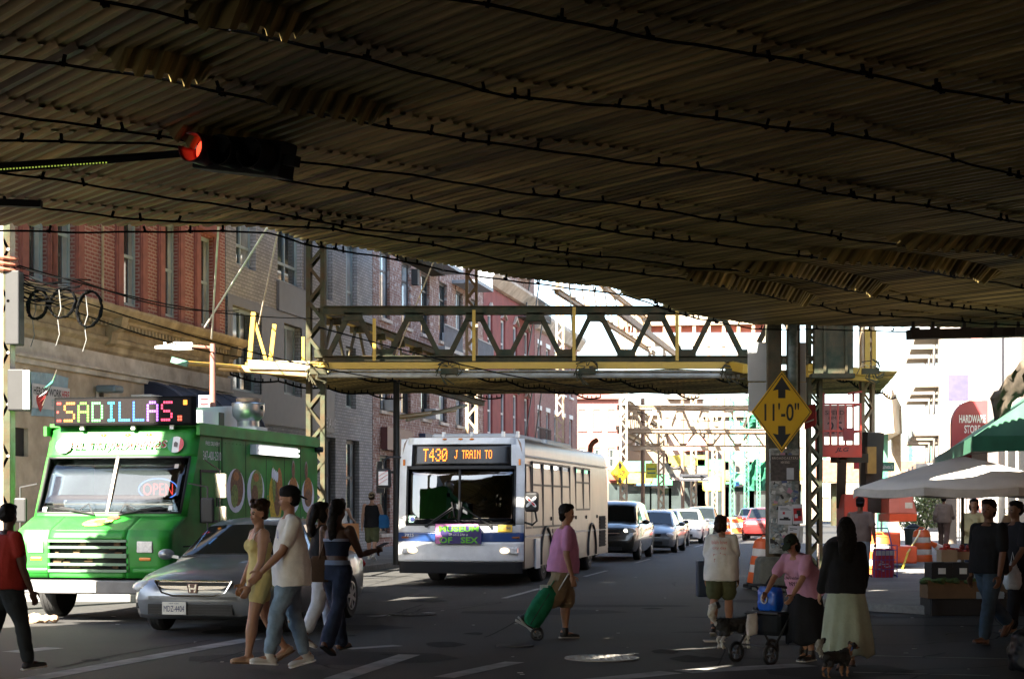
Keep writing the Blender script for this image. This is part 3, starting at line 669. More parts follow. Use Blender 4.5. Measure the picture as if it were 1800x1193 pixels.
# ---- brown speckled brick building with balconies
Y0 = 59.75; B = bldg('brown_brick_building', 'mottled brown brick building with tall windows and steel balconies', Y0); LB = (77.5-Y0)/.981
M_bbrick = brick('brown_brick', (.20, .085, .06), (.28, .15, .11), (.3, .25, .22), bw=.3, bh=.1, ms=.013, speckle=(.42, .36, .33))
ops = []
for k in range(6):
    a = .9+k*2.95
    for z0, z1 in ((.6, 3.4), (5.0, 7.3), (8.3, 10.7)): ops.append((a, a+1.35, z0, z1))
g = G(); wallgrid(g, LB, 0, 12.7, ops, rev=.22); hull(g, LB, 0, 12.7); g.build('brick_wall', M_bbrick, B)
for i, o in enumerate(ops): window(B, *o, M_fr_dark, M_pane, y=.14, bars=('h', .72), fw=.09, mix=.5 if i % 4 in (1, 2) else 0, sill=M_fascia, lintel=M_bbrick)
M_balc = mat('balcony_steel', (.2, .22, .24), rough=.5, var=.1)
for a, z in ((6.2, 10.9), (12, 10.9), (6.2, 7.6), (12.2, 7.6)):
    g = G(); g.box(a, -1.1, z, a+3.2, -.004, z+.14)
    g.box(a, -1.1, z+.95, a+3.2, -1.05, z+1.0)
    k = a
    while k < a+3.2: g.box(k, -1.09, z+.14, k+.025, -1.065, z+.95); k += .14
    g.build('balcony', M_balc, B)
g = G(); g.box(5.3, -.25, 10.0, 5.6, -.002, 10.6); g.build('wall_lamp', M_black, B)
for a_, z_ in ((2.0, 5.02), (7.9, 5.02), (10.85, 8.32)):
    g = G(); g.box(a_-.1, -.35, z_, a_+.5, .12, z_+.4); g.build('air_conditioner', M_alu, B)
for k in range(3): g = G(); g.box(1+k*5.5, -.25, 3.6, 4.6+k*5.5, -.005, 4.4); g.build('shop_sign', mat('shop_sign_%d' % k, ((.1, .03, .03), (.03, .05, .1), (.3, .25, .1))[k], rough=.5), B)
# ---- dark red building, ornate lower one, far ones
Y0 = 77.6; B = bldg('dark_red_building', 'dark red building with arched windows, white hoods and an iron fire escape', Y0); LB = (90-Y0)/.981
ops = []
for k in range(4):
    for z0, z1 in ((.6, 3.2), (4.9, 7.1), (8.2, 10.5)): ops.append((.9+k*3.0, 2.0+k*3.0, z0, z1))
g = G(); wallgrid(g, LB, 0, 11.7, ops); g.build('wall', mat('dark_red_paint', (.22, .05, .045), rough=.8, var=.2, vs=1.5), B)
g = G(); wallgrid(g, LB, 12.3, 17, [(.9+k*3.0, 2.0+k*3.0, 13.2, 15.4) for k in range(4)]); hull(g, LB, 0, 17); g.build('brick_wall', M_bbrick, B)
for o in ops+[(.9+k*3.0, 2.0+k*3.0, 13.2, 15.4) for k in range(4)]:
    wn = window(B, *o, M_fr_wht, M_pane, bars=('h', .5), fw=.12)
    g = G(); g.loft([[(o[0]-.1, yy_, o[3]+.02), ((o[0]+o[1])/2, yy_, o[3]+.5), (o[1]+.1, yy_, o[3]+.02), ((o[0]+o[1])/2, yy_, o[3]+.3)] for yy_ in (-.12, -.004)]); g.build('window_hood', M_fascia, wn)
g = G(); g.loft([[(x, y, z) for y, z in ((0, 11.72), (-.2, 11.75), (-.6, 12.15), (-.6, 12.28), (0, 12.29))] for x in (-.05, LB)]); g.build('cornice', M_fascia, B)
M_fire = mat('fire_escape_iron', (.04, .035, .03), rough=.6)
for z in (4.6, 7.9, 11.0, 13.4):
    g = G(); g.box(8, -1.1, z, 11.5, -.01, z+.06)
    for k in range(15): g.box(8+k*.25, -1.1, z, 8.03+k*.25, -1.07, z+.9)
    g.box(8, -1.1, z+.88, 11.5, -1.06, z+.93)
    [g.beam((8.4, yy_, z+.1), (10.6, yy_, z+3.1), .04, .12) for yy_ in (-.8, -.3)]
    g.build('fire_escape', M_fire, B)
Y0 = 90.1; B = bldg('ornate_brick_building', 'lower weathered brick building with white trim beyond the dark red one', Y0); LB = (104-Y0)/.981
ops = [(.8+k*2.6, 1.9+k*2.6, z0, z1) for k in range(5) for z0, z1 in ((.6, 3.1), (4.6, 6.7), (8, 10.2))]
g = G(); wallgrid(g, LB, 0, 11.8, ops); hull(g, LB, 0, 11.8); g.build('brick_wall', brick('rose_brick', (.3, .1, .085), (.36, .16, .13), (.3, .25, .22)), B)
for o in ops: window(B, *o, M_fr_wht, M_pane, bars=('h', .5), fw=.12, sill=M_white, lintel=M_white)
g = G(); g.loft([[(x, y, z) for y, z in ((0, 10.9), (-.2, 10.95), (-.55, 11.5), (-.55, 11.7), (0, 11.85))] for x in (-.05, LB)]); g.build('cornice', M_fascia, B)
# facing blocks across the far cross street, sunlit
M_pale = mat('pale_render', (.27, .225, .17), rough=.9, var=.15, vs=.8, dirt=(.25, .2, .16), ds=.5, amt=.6)
M_pink = mat('pink_brick_paint', (.30, .12, .10), rough=.9, var=.12, vs=.8)
def block(name, label, x0, x1, Y, h, m, wins, dep=18, cat='building', extra=None):
    X0, X1 = fx(x0, Y), fx(x1, Y); B = thing(name, label, cat, (X0, Y, 0), 0); L_ = X1-X0
    g = G(); ops = [(a*L_, b*L_, c*h, d*h) for a, b, c, d in wins]
    wallgrid(g, L_, 0, h, ops); hull(g, L_, 0, h, dep); g.build('wall', m, B)
    for o in ops: window(B, *o, M_fr_wht, M_paneb if random.random() < .5 else M_pane, bars=('h', .5), fw=.12, sill=M_pale)
    g = G(); g.box(-.1, -.35, h+.003, L_+.1, .3, h+.35); g.build('parapet', m, B)
    return B, L_
def grid(nx, nz, z0=.4): return [((i+.28)/nx, (i+.72)/nx, z0+(1-z0)*(j+.2)/nz, z0+(1-z0)*(j+.72)/nz) for i in range(nx) for j in range(nz)]
block('pink_building', 'pink brick building end far behind the bus roof', 1010, 1088, 126, 9.4, M_pink, grid(3, 2))
B, L_ = block('pale_shop_building', 'pale sunlit shop building with a striped awning and dark doorway far down the street', 1088, 1175, 134, 8.6, M_pale, grid(4, 1, .62)+[(.52, .86, 0.01, .34)])
B, L_ = block('white_corner_building', 'white sunlit building with large roller doors far down the street', 1175, 1236, 128, 9.5, M_pale, [(.05, .5, .01, .3), (.62, .95, .5, .72)])
g = G(); g.prism([(0, 0), (2.6, 0), (2.6, .12), (0, 1.0)], (L_*.45, -.01, 5.6), (0, -1, 0), (0, 0, 1), -1.9); g.build('awning', mat('red_stripe_awning', (.6, .25, .22), rough=.8), B)
B, L_ = block('shuttered_building', 'pale sunlit building with faded painted letters and green shopfront canopy', 1236, 1420, 140, 8.8, M_pale, grid(5, 1, .66))
text('A:', mat('faded_grey_letters', (.42, .42, .42)), B, 'lettering', (L_*.22, -.02, 5.2), (1, 0, 0), (0, 0, 1), h=1.2); text('NA', MT['faded_grey_letters'], B, 'lettering', (L_*.45, -.02, 5.2), (1, 0, 0), (0, 0, 1), h=1.3)
for x0, y0, x1, y1, Yg, lab in ((1310, 805, 1352, 862, 118, 'green canvas canopy hung between the teal columns'), (1300, 728, 1345, 756, 119, 'green netting on the upper frame by the yellow sign')):
    g = G(); a = at(x0, y1, Yg); rows = []
    for i in range(7):
        t = i/6; rows.append([at(x0+(x1-x0)*s_/8, y0+(y1-y0)*t+6*sin(s_*1.3)*(1-t)+(1-s_/8)*10*(1-t), Yg+.3*sin(s_*2+i)) for s_ in range(9)])
    g.loft(rows, closed=False); o = g.build('green_canopy', mat('green_canvas', (.008, .10, .055), rough=.8, var=.15), fix=False); so_ = o.modifiers.new('thick', 'SOLIDIFY'); so_.thickness = .05
    tag(o, lab, 'canopy')
block('tan_building', 'tan building closing the street beyond the viaduct', 1400, 1560, 170, 5.5, M_pale, grid(5, 1, .3))
# ---- right side of the street
def blockR(name, label, c0, Ya, Yb, h, m, wins, cat='building', dep=14):
    """right-hand building whose end faces the viewer and whose long side faces the street"""
    p = street(c0, Ya); B = thing(name, label, cat, p, TH-pi/2); L_ = dep; D = (Yb-Ya)/.981
    g = G(); wallgrid(g, L_, 0, h, wins); g.quad((0, 0, 0), (0, D, 0), (0, D, h), (0, 0, h)); g.quad((L_, 0, 0), (L_, 0, h), (L_, D, h), (L_, D, 0)); g.quad((0, D, 0), (L_, D, 0), (L_, D, h), (0, D, h)); g.quad((0, 0, h), (0, D, h), (L_, D, h), (L_, 0, h))
    g.build('wall', m, B); return B, D
B, D = blockR('white_balcony_building', 'tall white building with slab balconies on its street side and a violet window', 4.9, 96, 118, 19, mat('white_render', (.24, .21, .185), rough=.9, var=.04), [], dep=9)
for z in (2.8, 5.6, 8.4, 11.2, 14.0, 16.6):
    for y in (2, 9, 16):
        g = G(); g.box(-1.3, y, z, -.004, y+4.2, z+.22); g.build('balcony', M_pale, B)
        g = G(); g.box(-1.28, y, z+.22, -1.25, y+4.2, z+1.2); g.box(-1.25, y, z+.22, -.01, y+.03, z+1.2); g.build('balcony_railing', mat('balcony_glass', (.35, .38, .4), rough=.2), B)
for z in (3.2, 6.0, 8.8, 11.6, 14.4):
    for y in (2.6, 9.6, 16.6): g = G(); g.box(-.03, y, z+.1, -.004, y+2.6, z+2.2); g.build('window', M_pane, B)
    for x in (4.2, 6.4): g = G(); g.box(x, -.03, z+.4, x+1.2, -.004, z+2.1); g.build('window', M_paneb, B)
p0 = at(1664, 706, 96); p1 = at(1700, 662, 96)
def Rl(px, py, Y, c0, Ya):                        # photo point on the camera-facing wall, in that building's frame
    p = at(px, py, Y)-street(c0, Ya); a = TH-pi/2; return V((p.x*cos(-a)-p.y*sin(-a), p.x*sin(-a)+p.y*cos(-a), p.z))
a = Rl(1664, 706, 97, 4.9, 96); b = Rl(1700, 662, 97.3, 4.9, 96)
g = G(); g.box(a.x-.15, -.06, a.z-.2, b.x+.15, -.004, b.z+.2); fr = g.build('window_frame', M_white, B)
g = G(); g.box(a.x, -.1, a.z, b.x, -.063, b.z); g.build('window_pane', mat('violet_film', (.05, .045, .2), rough=.4, var=.15), B)
B, D = blockR('white_shop_building', 'white painted shop building with a salmon corner strip behind the hardware sign', 6.4, 70, 95, 12.5, mat('white_wall', (.24, .205, .18), rough=.9, var=.06), [(3.2, 4.4, 6.5, 9.5)], dep=14)
a = Rl(1705, 800, 71, 6.4, 70); b = Rl(1722, 600, 71.3, 6.4, 70)
g = G(); g.box(a.x, -.12, 0, b.x, -.004, 12.3); g.build('corner_strip', mat('salmon_paint', (.62, .25, .2), rough=.8, var=.12), B)
window(B, 3.2, 4.4, 6.5, 9.5, M_fr_wht, M_pane, bars=('h', .5))
B, D = blockR('corner_shop_building', 'brick corner shop with quoins above the green awning at the right edge', 5.6, 36, 57, 11.5, brick('pale_brick', (.2, .11, .085), (.26, .16, .125), (.28, .24, .21)), [(4.4, 5.6, 6.0, 8.6)], dep=16)
window(B, 4.4, 5.6, 6.0, 8.6, M_fr_wht, M_pane, bars=('h', .5))
g = G(); g.box(-.02, -.012, 0, 16, -.006, 4.9); g.build('shopfront', M_black, B)  # flat black sheet paints in the darkness of the shop interior
g = G(); g.box(-.03, 0, 0, -.006, 30, 4.6); g.build('shopfront', M_black, B)  # the same painted darkness along the street side
for i in range(7): g = G(); g.box(-.1, 2+i*4, 0, -.035, 2.25+i*4, 4.4); g.build('pillar', M_fascia, B)
for k, (x, z, sx, sz) in enumerate(((1.2, 1.7, .9, .7), (2.6, 1.9, 1.4, .9), (4.5, 1.75, 1.0, .8), (.3, 2.75, .35, .4))):
    g = G(); g.box(x, -.05, z, x+sx, -.014, z+sz); g.build('display_panel', mat('shop_display', (.35, .3, .26), rough=.6, var=.7, vs=9), B)
# green awning over the corner shop
A = thing('green_awning', 'faded green canvas awning sloping over the corner shop at the right edge', 'awning', street(5.2, 35.9), TH-pi/2)
M_gcan = mat('green_awning_canvas', (.018, .10, .055), rough=.85, var=.3, vs=2, dirt=(.06, .11, .07), ds=1, amt=.5)
g = G(); e0 = [(-2.7, 0, 3.05), (-2.7, 14, 3.05)]
g.loft([[(-2.7, -1.9, 3.02), (-.02, -1.2, 4.9)], [(-2.7, 14, 3.02), (-.02, 14, 4.9)]], closed=False)
g.add([(-2.7, -1.9, 3.02), (-.02, -1.2, 4.9), (9, -1.2, 4.9), (9, -1.9, 3.02)], [(0, 1, 2, 3)])
o = g.build('canopy', M_gcan, A); o.modifiers.new('thick', 'SOLIDIFY').thickness = .04
g = G(); g.box(-2.74, -1.94, 2.72, -2.70, 14, 3.03); g.box(-2.70, -1.95, 2.72, 9, -1.91, 3.03); g.build('valance', mat('green_valance', (.012, .10, .05), rough=.8), A)
g = G()
for y in (-1.8, 3, 8, 13): g.tube([(-2.66, y, 3.0), (-.05, y+.4, 3.3)], .025, 5); g.tube([(-2.66, y, 3.0), (-2.66, y, 2.75)], .02, 5)
g.build('awning_frame', M_alu, A)
# brown furled canvas above
g = G(); rows = []
for i in range(9):
    t = i/8; rows.append([at(1740+60*t+s_*2, 700-70*t+s_*9-4*sin(i*2.1+s_), 34+3*(1-t)+.15*sin(s_*2+i)) for s_ in range(6)])
g.loft(rows, closed=False); o = g.build('brown_tarpaulin', mat('brown_canvas', (.07, .052, .034), rough=.9, var=.3, vs=5, bump=.4, bs=12), fix=False, smooth=70); o.modifiers.new('thick', 'SOLIDIFY').thickness = .04
tag(o, 'brown tarpaulin draped above the green awning at the right edge', 'tarpaulin')

rr = random.Random(44)
shop = [(.45, .06, .04), (.5, .4, .06), (.05, .16, .3), (.06, .25, .12), (.4, .3, .25), (.1, .09, .08)]
for k in range(14):                                    # shop fascias and awnings far down the street
    px = 1092+k*23; Y = 122 if k % 2 else 126; p = at(px, 886, Y); w_ = rr.uniform(.7, 1.3); z = rr.uniform(3.0, 3.8)
    T = thing('shop_awning', ['small red', 'mustard', 'blue', 'green', 'tan', 'dark'][k % 6]+' shop awning far down the street, number %d from the left' % (k+1), 'awning', (p.x, Y, z), 0, 'shop awnings far down the street')
    T['label'] = ['small red', 'mustard yellow', 'dull blue', 'dark green', 'tan', 'black'][k % 6]+' shop awning far down the street'+[' behind the bus roof', ' over the first parked cars', ' right of the cream column', ' by the one-way sign', ' behind the lattice columns', ' left of the teal columns', ' beyond the orange barrier', ' between teal columns', ' behind the red car', ' next to the green canopy', ' under the green netting', ' behind the sign column', ' seen under the basket', ' left of the boom'][k]
    g = G(); g.loft([[(x, 0, .8), (x, -.9, .25), (x, -.9, .0), (x, 0, .0)] for x in (-w_, w_)]); g.build('canopy', mat('awning_colour_%d' % (k % 6), shop[k % 6], rough=.8), T)
    g = G(); g.box(-w_, -.1, -2.6, w_, -.02, -.2); g.build('shopfront', M_pane, T)
    if k % 2: g = G(); g.box(-w_, -.15, .85, w_, -.02, 1.6); g.build('fascia', mat('awning_colour_%d' % ((k+2) % 6), shop[(k+2) % 6], rough=.6), T)
for k, (px, y0, y1, Y) in enumerate(((1130, 700, 900, 100), (1200, 690, 900, 112), (1243, 730, 905, 118), (1272, 700, 905, 116))):
    g = G(); p = at(px, 886, Y); g.cyl((p.x, Y, 0), (p.x, Y, at(px, y0, Y).z), .12, n=8); tag(g.build('utility_pole', mat('pole_brown', (.2, .13, .09), rough=.8)), ['brown utility pole just right of the first cream column', 'brown utility pole left of the one-way sign', 'brown utility pole over the last queueing car', 'brown utility pole by the teal columns'][k], 'pole')
for k in range(6):
    a = at(1090, 660+k*14, 95); b = at(1345, 640+k*22, 110); g = G(); g.tube([a.lerp(b, t/10)-V((0, 0, .6*sin(pi*t/10))) for t in range(11)], .025, 4); tag(g.build('overhead_wire', M_cable), ['topmost thin wire', 'second thin wire', 'third thin wire', 'fourth thin wire', 'fifth thin wire', 'lowest thin wire'][k]+' crossing the far lattice frame', 'wire')
# ================================================================ vehicles
M_tyre = mat('tyre_rubber', (.018, .018, .018), rough=.85, var=.2, bump=.2, bs=60)
M_rim = mat('wheel_rim', (.42, .42, .43), rough=.3, metal=.8, var=.1)
M_rimdk = mat('dark_rim', (.05, .05, .052), rough=.35, metal=.6)
M_under = mat('underbody', (.01, .01, .01), rough=.9)
M_cargl = mat('car_glass', (.012, .015, .014), rough=.03, spec=.7, var=.1)
G_clear = glass('clear_windscreen', (.75, .85, .82), .62)
G_dark = glass('tinted_windscreen', (.55, .62, .6), .3, ior=2.1); G_side = glass('dark_side_glass', (.5, .48, .45), .12, ior=1.4)
M_lamp = mat('headlamp_glass', (.7, .7, .68), rough=.08, spec=.8, var=.2, vs=20)
E_head = emis('lit_headlamp', (1, .93, .72), 3.2)
E_headw = emis('lit_headlamp_warm', (1, .75, .45), 3.0)
M_amber = mat('amber_lens', (.75, .22, .02), rough=.2, var=.15)
M_redl = mat('red_lens', (.5, .02, .02), rough=.2, var=.1)
M_plate = mat('plate_white', (.75, .74, .68), rough=.4, var=.04); M_plateY = mat('plate_yellow', (.75, .48, .05), rough=.45, var=.05)
M_navy = mat('navy_letters', (.02, .03, .12), rough=.5)
def wheel(par, c, r, w_, side, rimm, spokes=5, name='wheel'):
    e = bpy.data.objects.new(name, None); COL.objects.link(e); e.parent = par; e.location = c
    g = G(); k = side
    g.lathe([(r*.62, -w_/2*.9), (r*.9, -w_/2), (r*.985, -w_*.38), (r, -w_*.25), (r, w_*.25), (r*.985, w_*.38), (r*.9, w_/2), (r*.62, w_/2*.9)], 28, axis=(0, 1, 0))
    for z in (-.22, 0, .22): g.lathe([(r+.001, w_*z-.006), (r+.004, w_*z-.006), (r+.004, w_*z+.006), (r+.001, w_*z+.006)], 28, axis=(0, 1, 0))
    g.build('tyre', M_tyre, e, smooth=True)
    g = G(); g.lathe([(r*.64, k*w_*.30), (r*.64, k*w_*.49), (r*.58, k*w_*.5), (r*.56, k*w_*.36), (.02, k*w_*.3)], 28, axis=(0, 1, 0)); g.lathe([(r*.14, k*w_*.3), (r*.14, k*w_*.47), (0, k*w_*.48)], 14, axis=(0, 1, 0))
    for i in range(spokes): a = 2*pi*i/spokes; g.beam((cos(a)*r*.1, k*w_*.43, sin(a)*r*.1), (cos(a)*r*.6, k*w_*.45, sin(a)*r*.6), r*.16, w_*.1, up=(0, 1, 0))
    g.build('rim', rimm, e, smooth=True)
    return e
def sedan(label, px, Y, m, rz=None, L_=4.8, w_=1.82, h=1.45, suv=False, rimm=None, head=None, group=None, grille=True, name='parked_car', cat='car', detail=False):
    p = at(px, 886, Y); C_ = thing(name, label, cat, (p.x, Y, 0), TH+pi if rz is None else rz, group)
    s = L_/4.8; hw = w_/1.82; zb = .2
    if suv: stn = [(2.40, .72, .45, .62, .66), (2.34, .84, .3, .86, .92), (2.1, .9, .24, .98, 1.04), (1.5, .92, .24, 1.04, 1.12), (1.15, .925, .22, 1.08, 1.16), (0, .93, .22, 1.08, 1.1), (-1.2, .93, .24, 1.1, 1.12), (-2.0, .92, .27, 1.1, 1.14), (-2.34, .86, .32, 1.08, 1.1), (-2.42, .8, .5, 1.0, 1.02)]
    else: stn = [(2.42, .60, .36, .56, .585), (2.36, .76, .25, .64, .67), (2.2, .85, .2, .70, .755), (1.9, .9, .19, .77, .845), (1.45, .91, .19, .84, .925), (1.02, .912, .19, .89, .985), (0, .915, .19, .92, .96), (-1.0, .915, .19, .94, .98), (-1.6, .91, .2, .95, 1.02), (-2.1, .88, .24, .94, 1.01), (-2.36, .8, .32, .88, .94), (-2.43, .7, .45, .78, .82)]
    rings = []
    for x, w0, z0, zs, zt in stn:
        W0 = w0*hw; half = [(0, zt), (W0*.45, zt-.008), (W0*.78, zs+.02), (W0*.93, zs-.035), (W0*.985, zs-.12), (W0, (z0+zs)/2), (W0*.985, z0+.14), (W0*.93, z0+.02), (W0*.8, z0), (0, z0)]
        rings.append([(x*s, y, z) for y, z in half]+[(x*s, -y, z) for y, z in half[-2:0:-1]])
    g = G(); g.loft(rings); body = g.build('body', m, C_)
    wr = .36 if suv else .325; xf, xr = 1.42*s, -1.36*s
    cuts = []
    for x in (xf, xr):
        c = G(); c.cyl((x, -1.2, wr), (x, 1.2, wr), wr+.055, n=26); cuts.append(c.build('cutter', M_under))
    cut(body, cuts); body.data.materials.clear(); body.data.materials.append(m)
    body.data.polygons.foreach_set('use_smooth', [True]*len(body.data.polygons)); body.data.set_sharp_from_angle(angle=R(32))
    g = G(); g.box(-2.1*s, -.62, .22, 2.1*s, .62, .62); g.build('underbody', M_under, C_)
    for x in (xf, xr):
        for sd in (-1, 1): wheel(C_, (x, sd*(.82*hw), wr), wr, .21, sd, rimm or M_rim, 7 if detail else 5)
    # greenhouse
    if suv: gh = [(1.2, .80, .78, 1.10), (.5, .82, .66, h-.12), (.1, .83, .66, h-.02), (-.9, .83, .66, h), (-1.9, .82, .64, h-.06), (-2.3, .78, .7, 1.12)]
    else: gh = [(1.04, .78, .76, .955), (.30, .80, .61, h-.075), (-.02, .81, .6, h-.02), (-.45, .81, .59, h), (-.95, .80, .585, h-.05), (-1.75, .74, .70, .99)]
    def sec(x):
        for i in range(len(gh)-1):
            if gh[i][0] >= x >= gh[i+1][0]:
                t = (gh[i][0]-x)/(gh[i][0]-gh[i+1][0]); return [gh[i][k]+(gh[i+1][k]-gh[i][k])*t for k in range(4)]
    belt = 1.06 if suv else .915
    rings = []
    for x, wb, wt, zr in gh:
        half = [(0, zr+.012), (wt*.6, zr+.004), (wt*.93, zr-.02), (wt, zr-.055), (wb, belt-.03), (wb, belt-.14)]
        rings.append([(x*s, y*hw, z) for y, z in half]+[(x*s, -y*hw, z) for y, z in half[-1:0:-1]])
    g = G(); g.loft(rings); g.build('cabin', m, C_, smooth=30)
    def up(p, n, d=.007): return V(p)+V(n)*d
    def screen(x0, x1, t0, t1, name_, wk):
        rows = []
        for i in range(5):
            x = x0+(x1-x0)*i/4; _, wb, wt, zr = sec(x); row = []
            for j in range(9):
                u = -1+2*j/8; y = u*wt*hw*wk; z = zr+.012-.028*abs(u)**2.2
                row.append((x*s+.006*(1 if x0 > 0 else -1), y, z+.008))
            rows.append(row)
        g = G(); g.loft(rows, closed=False); return g.build(name_, M_cargl, C_, smooth=True, fix=False)
    fx0, fx1 = gh[0][0]-.04, gh[1][0]+.05
    ws = screen(fx0, fx1, 0, 1, 'windscreen', .93)
    rx0, rx1 = gh[-1][0]+.06, gh[-2][0]-.05; screen(rx0, rx1, 0, 1, 'rear_window', .9)
    segs = [(.82, .02), (-.06, -.85), (-.92, -1.38)] if not suv else [(.95, .1), (.02, -.85), (-.95, -2.0)]
    for sd in (-1, 1):
        for xa, xb in segs:
            rows = []
            for i in range(6):
                x = xa+(xb-xa)*i/5; _, wb, wt, zr = sec(x); row = []
                zt = zr-.075; 
                for t in (0, .5, 1):
                    z = belt+.0+(zt-belt)*t if zt > belt+.03 else belt+.03*t
                    k = (z-(belt-.03))/max(.05, (zr-.055)-(belt-.03)); y = wb+(wt-wb)*k
                    row.append((x*s, sd*(y*hw+.008), z))
                rows.append(row)
            g = G(); g.loft(rows, closed=False); g.build('side_window', M_cargl, C_, smooth=True, fix=False)
        g = G(); x = .83 if not suv else .95
        g.ell((x*s, sd*(w_/2+.1), belt+.06), (.09, .12, .075), 12, 8); g.beam((x*s+.02, sd*(w_/2-.1), belt+.02), (x*s, sd*(w_/2+.05), belt+.04), .05, .04); g.build('wing_mirror', m, C_, smooth=True)
        for x in (.1, -.95): g = G(); g.box(x*s-.1, sd*(w_/2-.004), belt-.17, x*s+.07, sd*(w_/2+.022), belt-.14); g.build('door_handle', M_chrome if detail else m, C_)
        g = G(); zf = stn[2][3]-.09; x0 = 2.2*s; y0 = w_/2*.76
        for t in range(1): g.ell((x0-.03, sd*y0, zf-.01), (.2, .2, .1), 18, 10)
        hl = g.build('headlamp', M_lamp, C_, smooth=True)
        if head: g = G(); g.ell((x0+.115, sd*(y0-.075), zf-.02), (.06, .09, .065), 12, 8); g.build('bulb', head, hl, smooth=True)
        g = G(); g.ell((-2.3*s, sd*y0, stn[-2][3]-.12), (.12, .17, .09), 12, 8); g.build('tail_lamp', M_redl, C_, smooth=True)
    # nose: grille, intake, number plate
    zf = stn[1][3]
    if grille:
        g = G(); g.prism([(-.52, .07), (.52, .07), (.44, -.06), (.3, -.09), (-.3, -.09), (-.44, -.06)], (2.375*s, 0, zf-.05), (0, 1, 0), (0, 0, 1), .035); gr = g.build('grille', M_black, C_)
        g = G(); g.box(2.415*s, -.5, zf-.075, 2.43*s+.012, .5, zf-.035); g.build('chrome_bar', M_chrome, gr, bevel=.006)
    g = G(); g.box(2.36*s, -.55, .30, 2.425*s, .55, .41); g.build('intake', M_black, C_)
    g = G(); g.box(2.43*s, -.16, .385, 2.45*s, .16, .49); g.build('number_plate', M_plate, C_)
    return C_
M_grey = mat('grey_metallic_paint', (.24, .26, .285), rough=.3, metal=.5, var=.05, coat=.6, dirt=(.07, .07, .068), ds=3, amt=.3)
hx = at(352, 886, 23.5)
hc = street(-8.27, 23.75)
honda = sedan('grey four-door saloon with lit headlamps and plate MDZ-4404 beside the green truck', (hc.x/hc.y)*F+900, hc.y, M_grey, head=E_head, grille=False, detail=True, name='saloon_car', rimm=M_rim, h=1.46, w_=1.85)
g = G(); X = 2.405
g.prism([(-.50, .085), (.50, .085), (.40, -.05), (.26, -.085), (-.26, -.085), (-.40, -.05)], (X-.05, 0, .60), (0, 1, 0), (0, 0, 1), .06); gr = g.build('grille', M_black, honda)
g = G(); g.prism([(-.47, .03), (.47, .03), (.40, -.012), (.1, -.03), (-.1, -.03), (-.40, -.012)], (X+.005, 0, .605), (0, 1, 0), (0, 0, 1), .02); g.build('chrome_bar', M_chrome, gr, bevel=.005)
g = G(); pl = [(-.51, .09), (-.42, -.055), (-.27, -.095), (.27, -.095), (.42, -.055), (.51, .09)]
g.tube([(X+.01, y, .60+z) for y, z in pl], .014, 6); g.tube([(X+.008, y, .69) for y in (-.51, 0, .51)], .014, 6); g.build('chrome_surround', M_chrome, gr, smooth=True)
g = G(); g.prism([(-.075, .06), (.075, .06), (.06, -.06), (-.06, -.06)], (X+.028, 0, .60), (0, 1, 0), (0, 0, 1), .01); em = g.build('emblem', mat('brown_badge', (.16, .06, .05), rough=.4), gr, bevel=.006)
g = G(); g.beam((X+.04, -.045, .648), (X+.04, -.03, .552), .02, .012, up=(1, 0, 0)); g.beam((X+.04, .045, .648), (X+.04, .03, .552), .02, .012, up=(1, 0, 0)); g.beam((X+.041, -.035, .597), (X+.041, .035, .597), .02, .012, up=(1, 0, 0)); g.build('emblem_letter', M_chrome, gr)
for o in list(honda.children):
    if o.name.startswith(('number_plate', 'intake')): bpy.data.objects.remove(o)
g = G(); g.box(2.37, -.6, .27, 2.428, .52, .40)
for z in (.30, .335, .37): g.box(2.428, -.58, z, 2.44, .5, z+.008)
g.build('intake', M_black, honda)
g = G(); g.box(2.44, -.40, .27, 2.455, -.08, .43); pt = g.build('number_plate', M_plate, honda, bevel=.004)
text('MDZ-4404', M_navy, pt, 'plate_number', (2.457, -.24, .345), (0, 1, 0), (0, 0, 1), w=.27, h=.075, t=.002)
text('NEW YORK', M_navy, pt, 'plate_heading', (2.457, -.24, .41), (0, 1, 0), (0, 0, 1), w=.13, h=.016, t=.002)
for sd in (-1, 1): g = G(); g.box(2.30, sd*.70-.09, .34, 2.355, sd*.70+.09, .41); fo = g.build('fog_lamp_recess', M_black, honda); g = G(); g.cyl((2.35, sd*.7, .375), (2.365, sd*.7, .375), .032); g.build('fog_lamp', M_lamp, fo)
g = G(); pts = [(1.04+.02, -.7, .95), (1.02, 0, .99), (1.04, .7, .95)]; g.tube(pts, .012, 5); g.build('wiper', M_black, honda)
# stickers along the windscreen edge
text('Immobilizer', mat('blue_sticker', (.1, .3, .6), rough=.5), honda, 'window_sticker', (.68, -.60, 1.19), (-.72, .06, .42), (.3, .9, .3), w=.5, h=.07, t=.02)
g = G(); g.beam((.80, -.42, 1.12), (.45, -.33, 1.29), .03, .006); g.build('window_sticker', MT['blue_sticker'], honda)
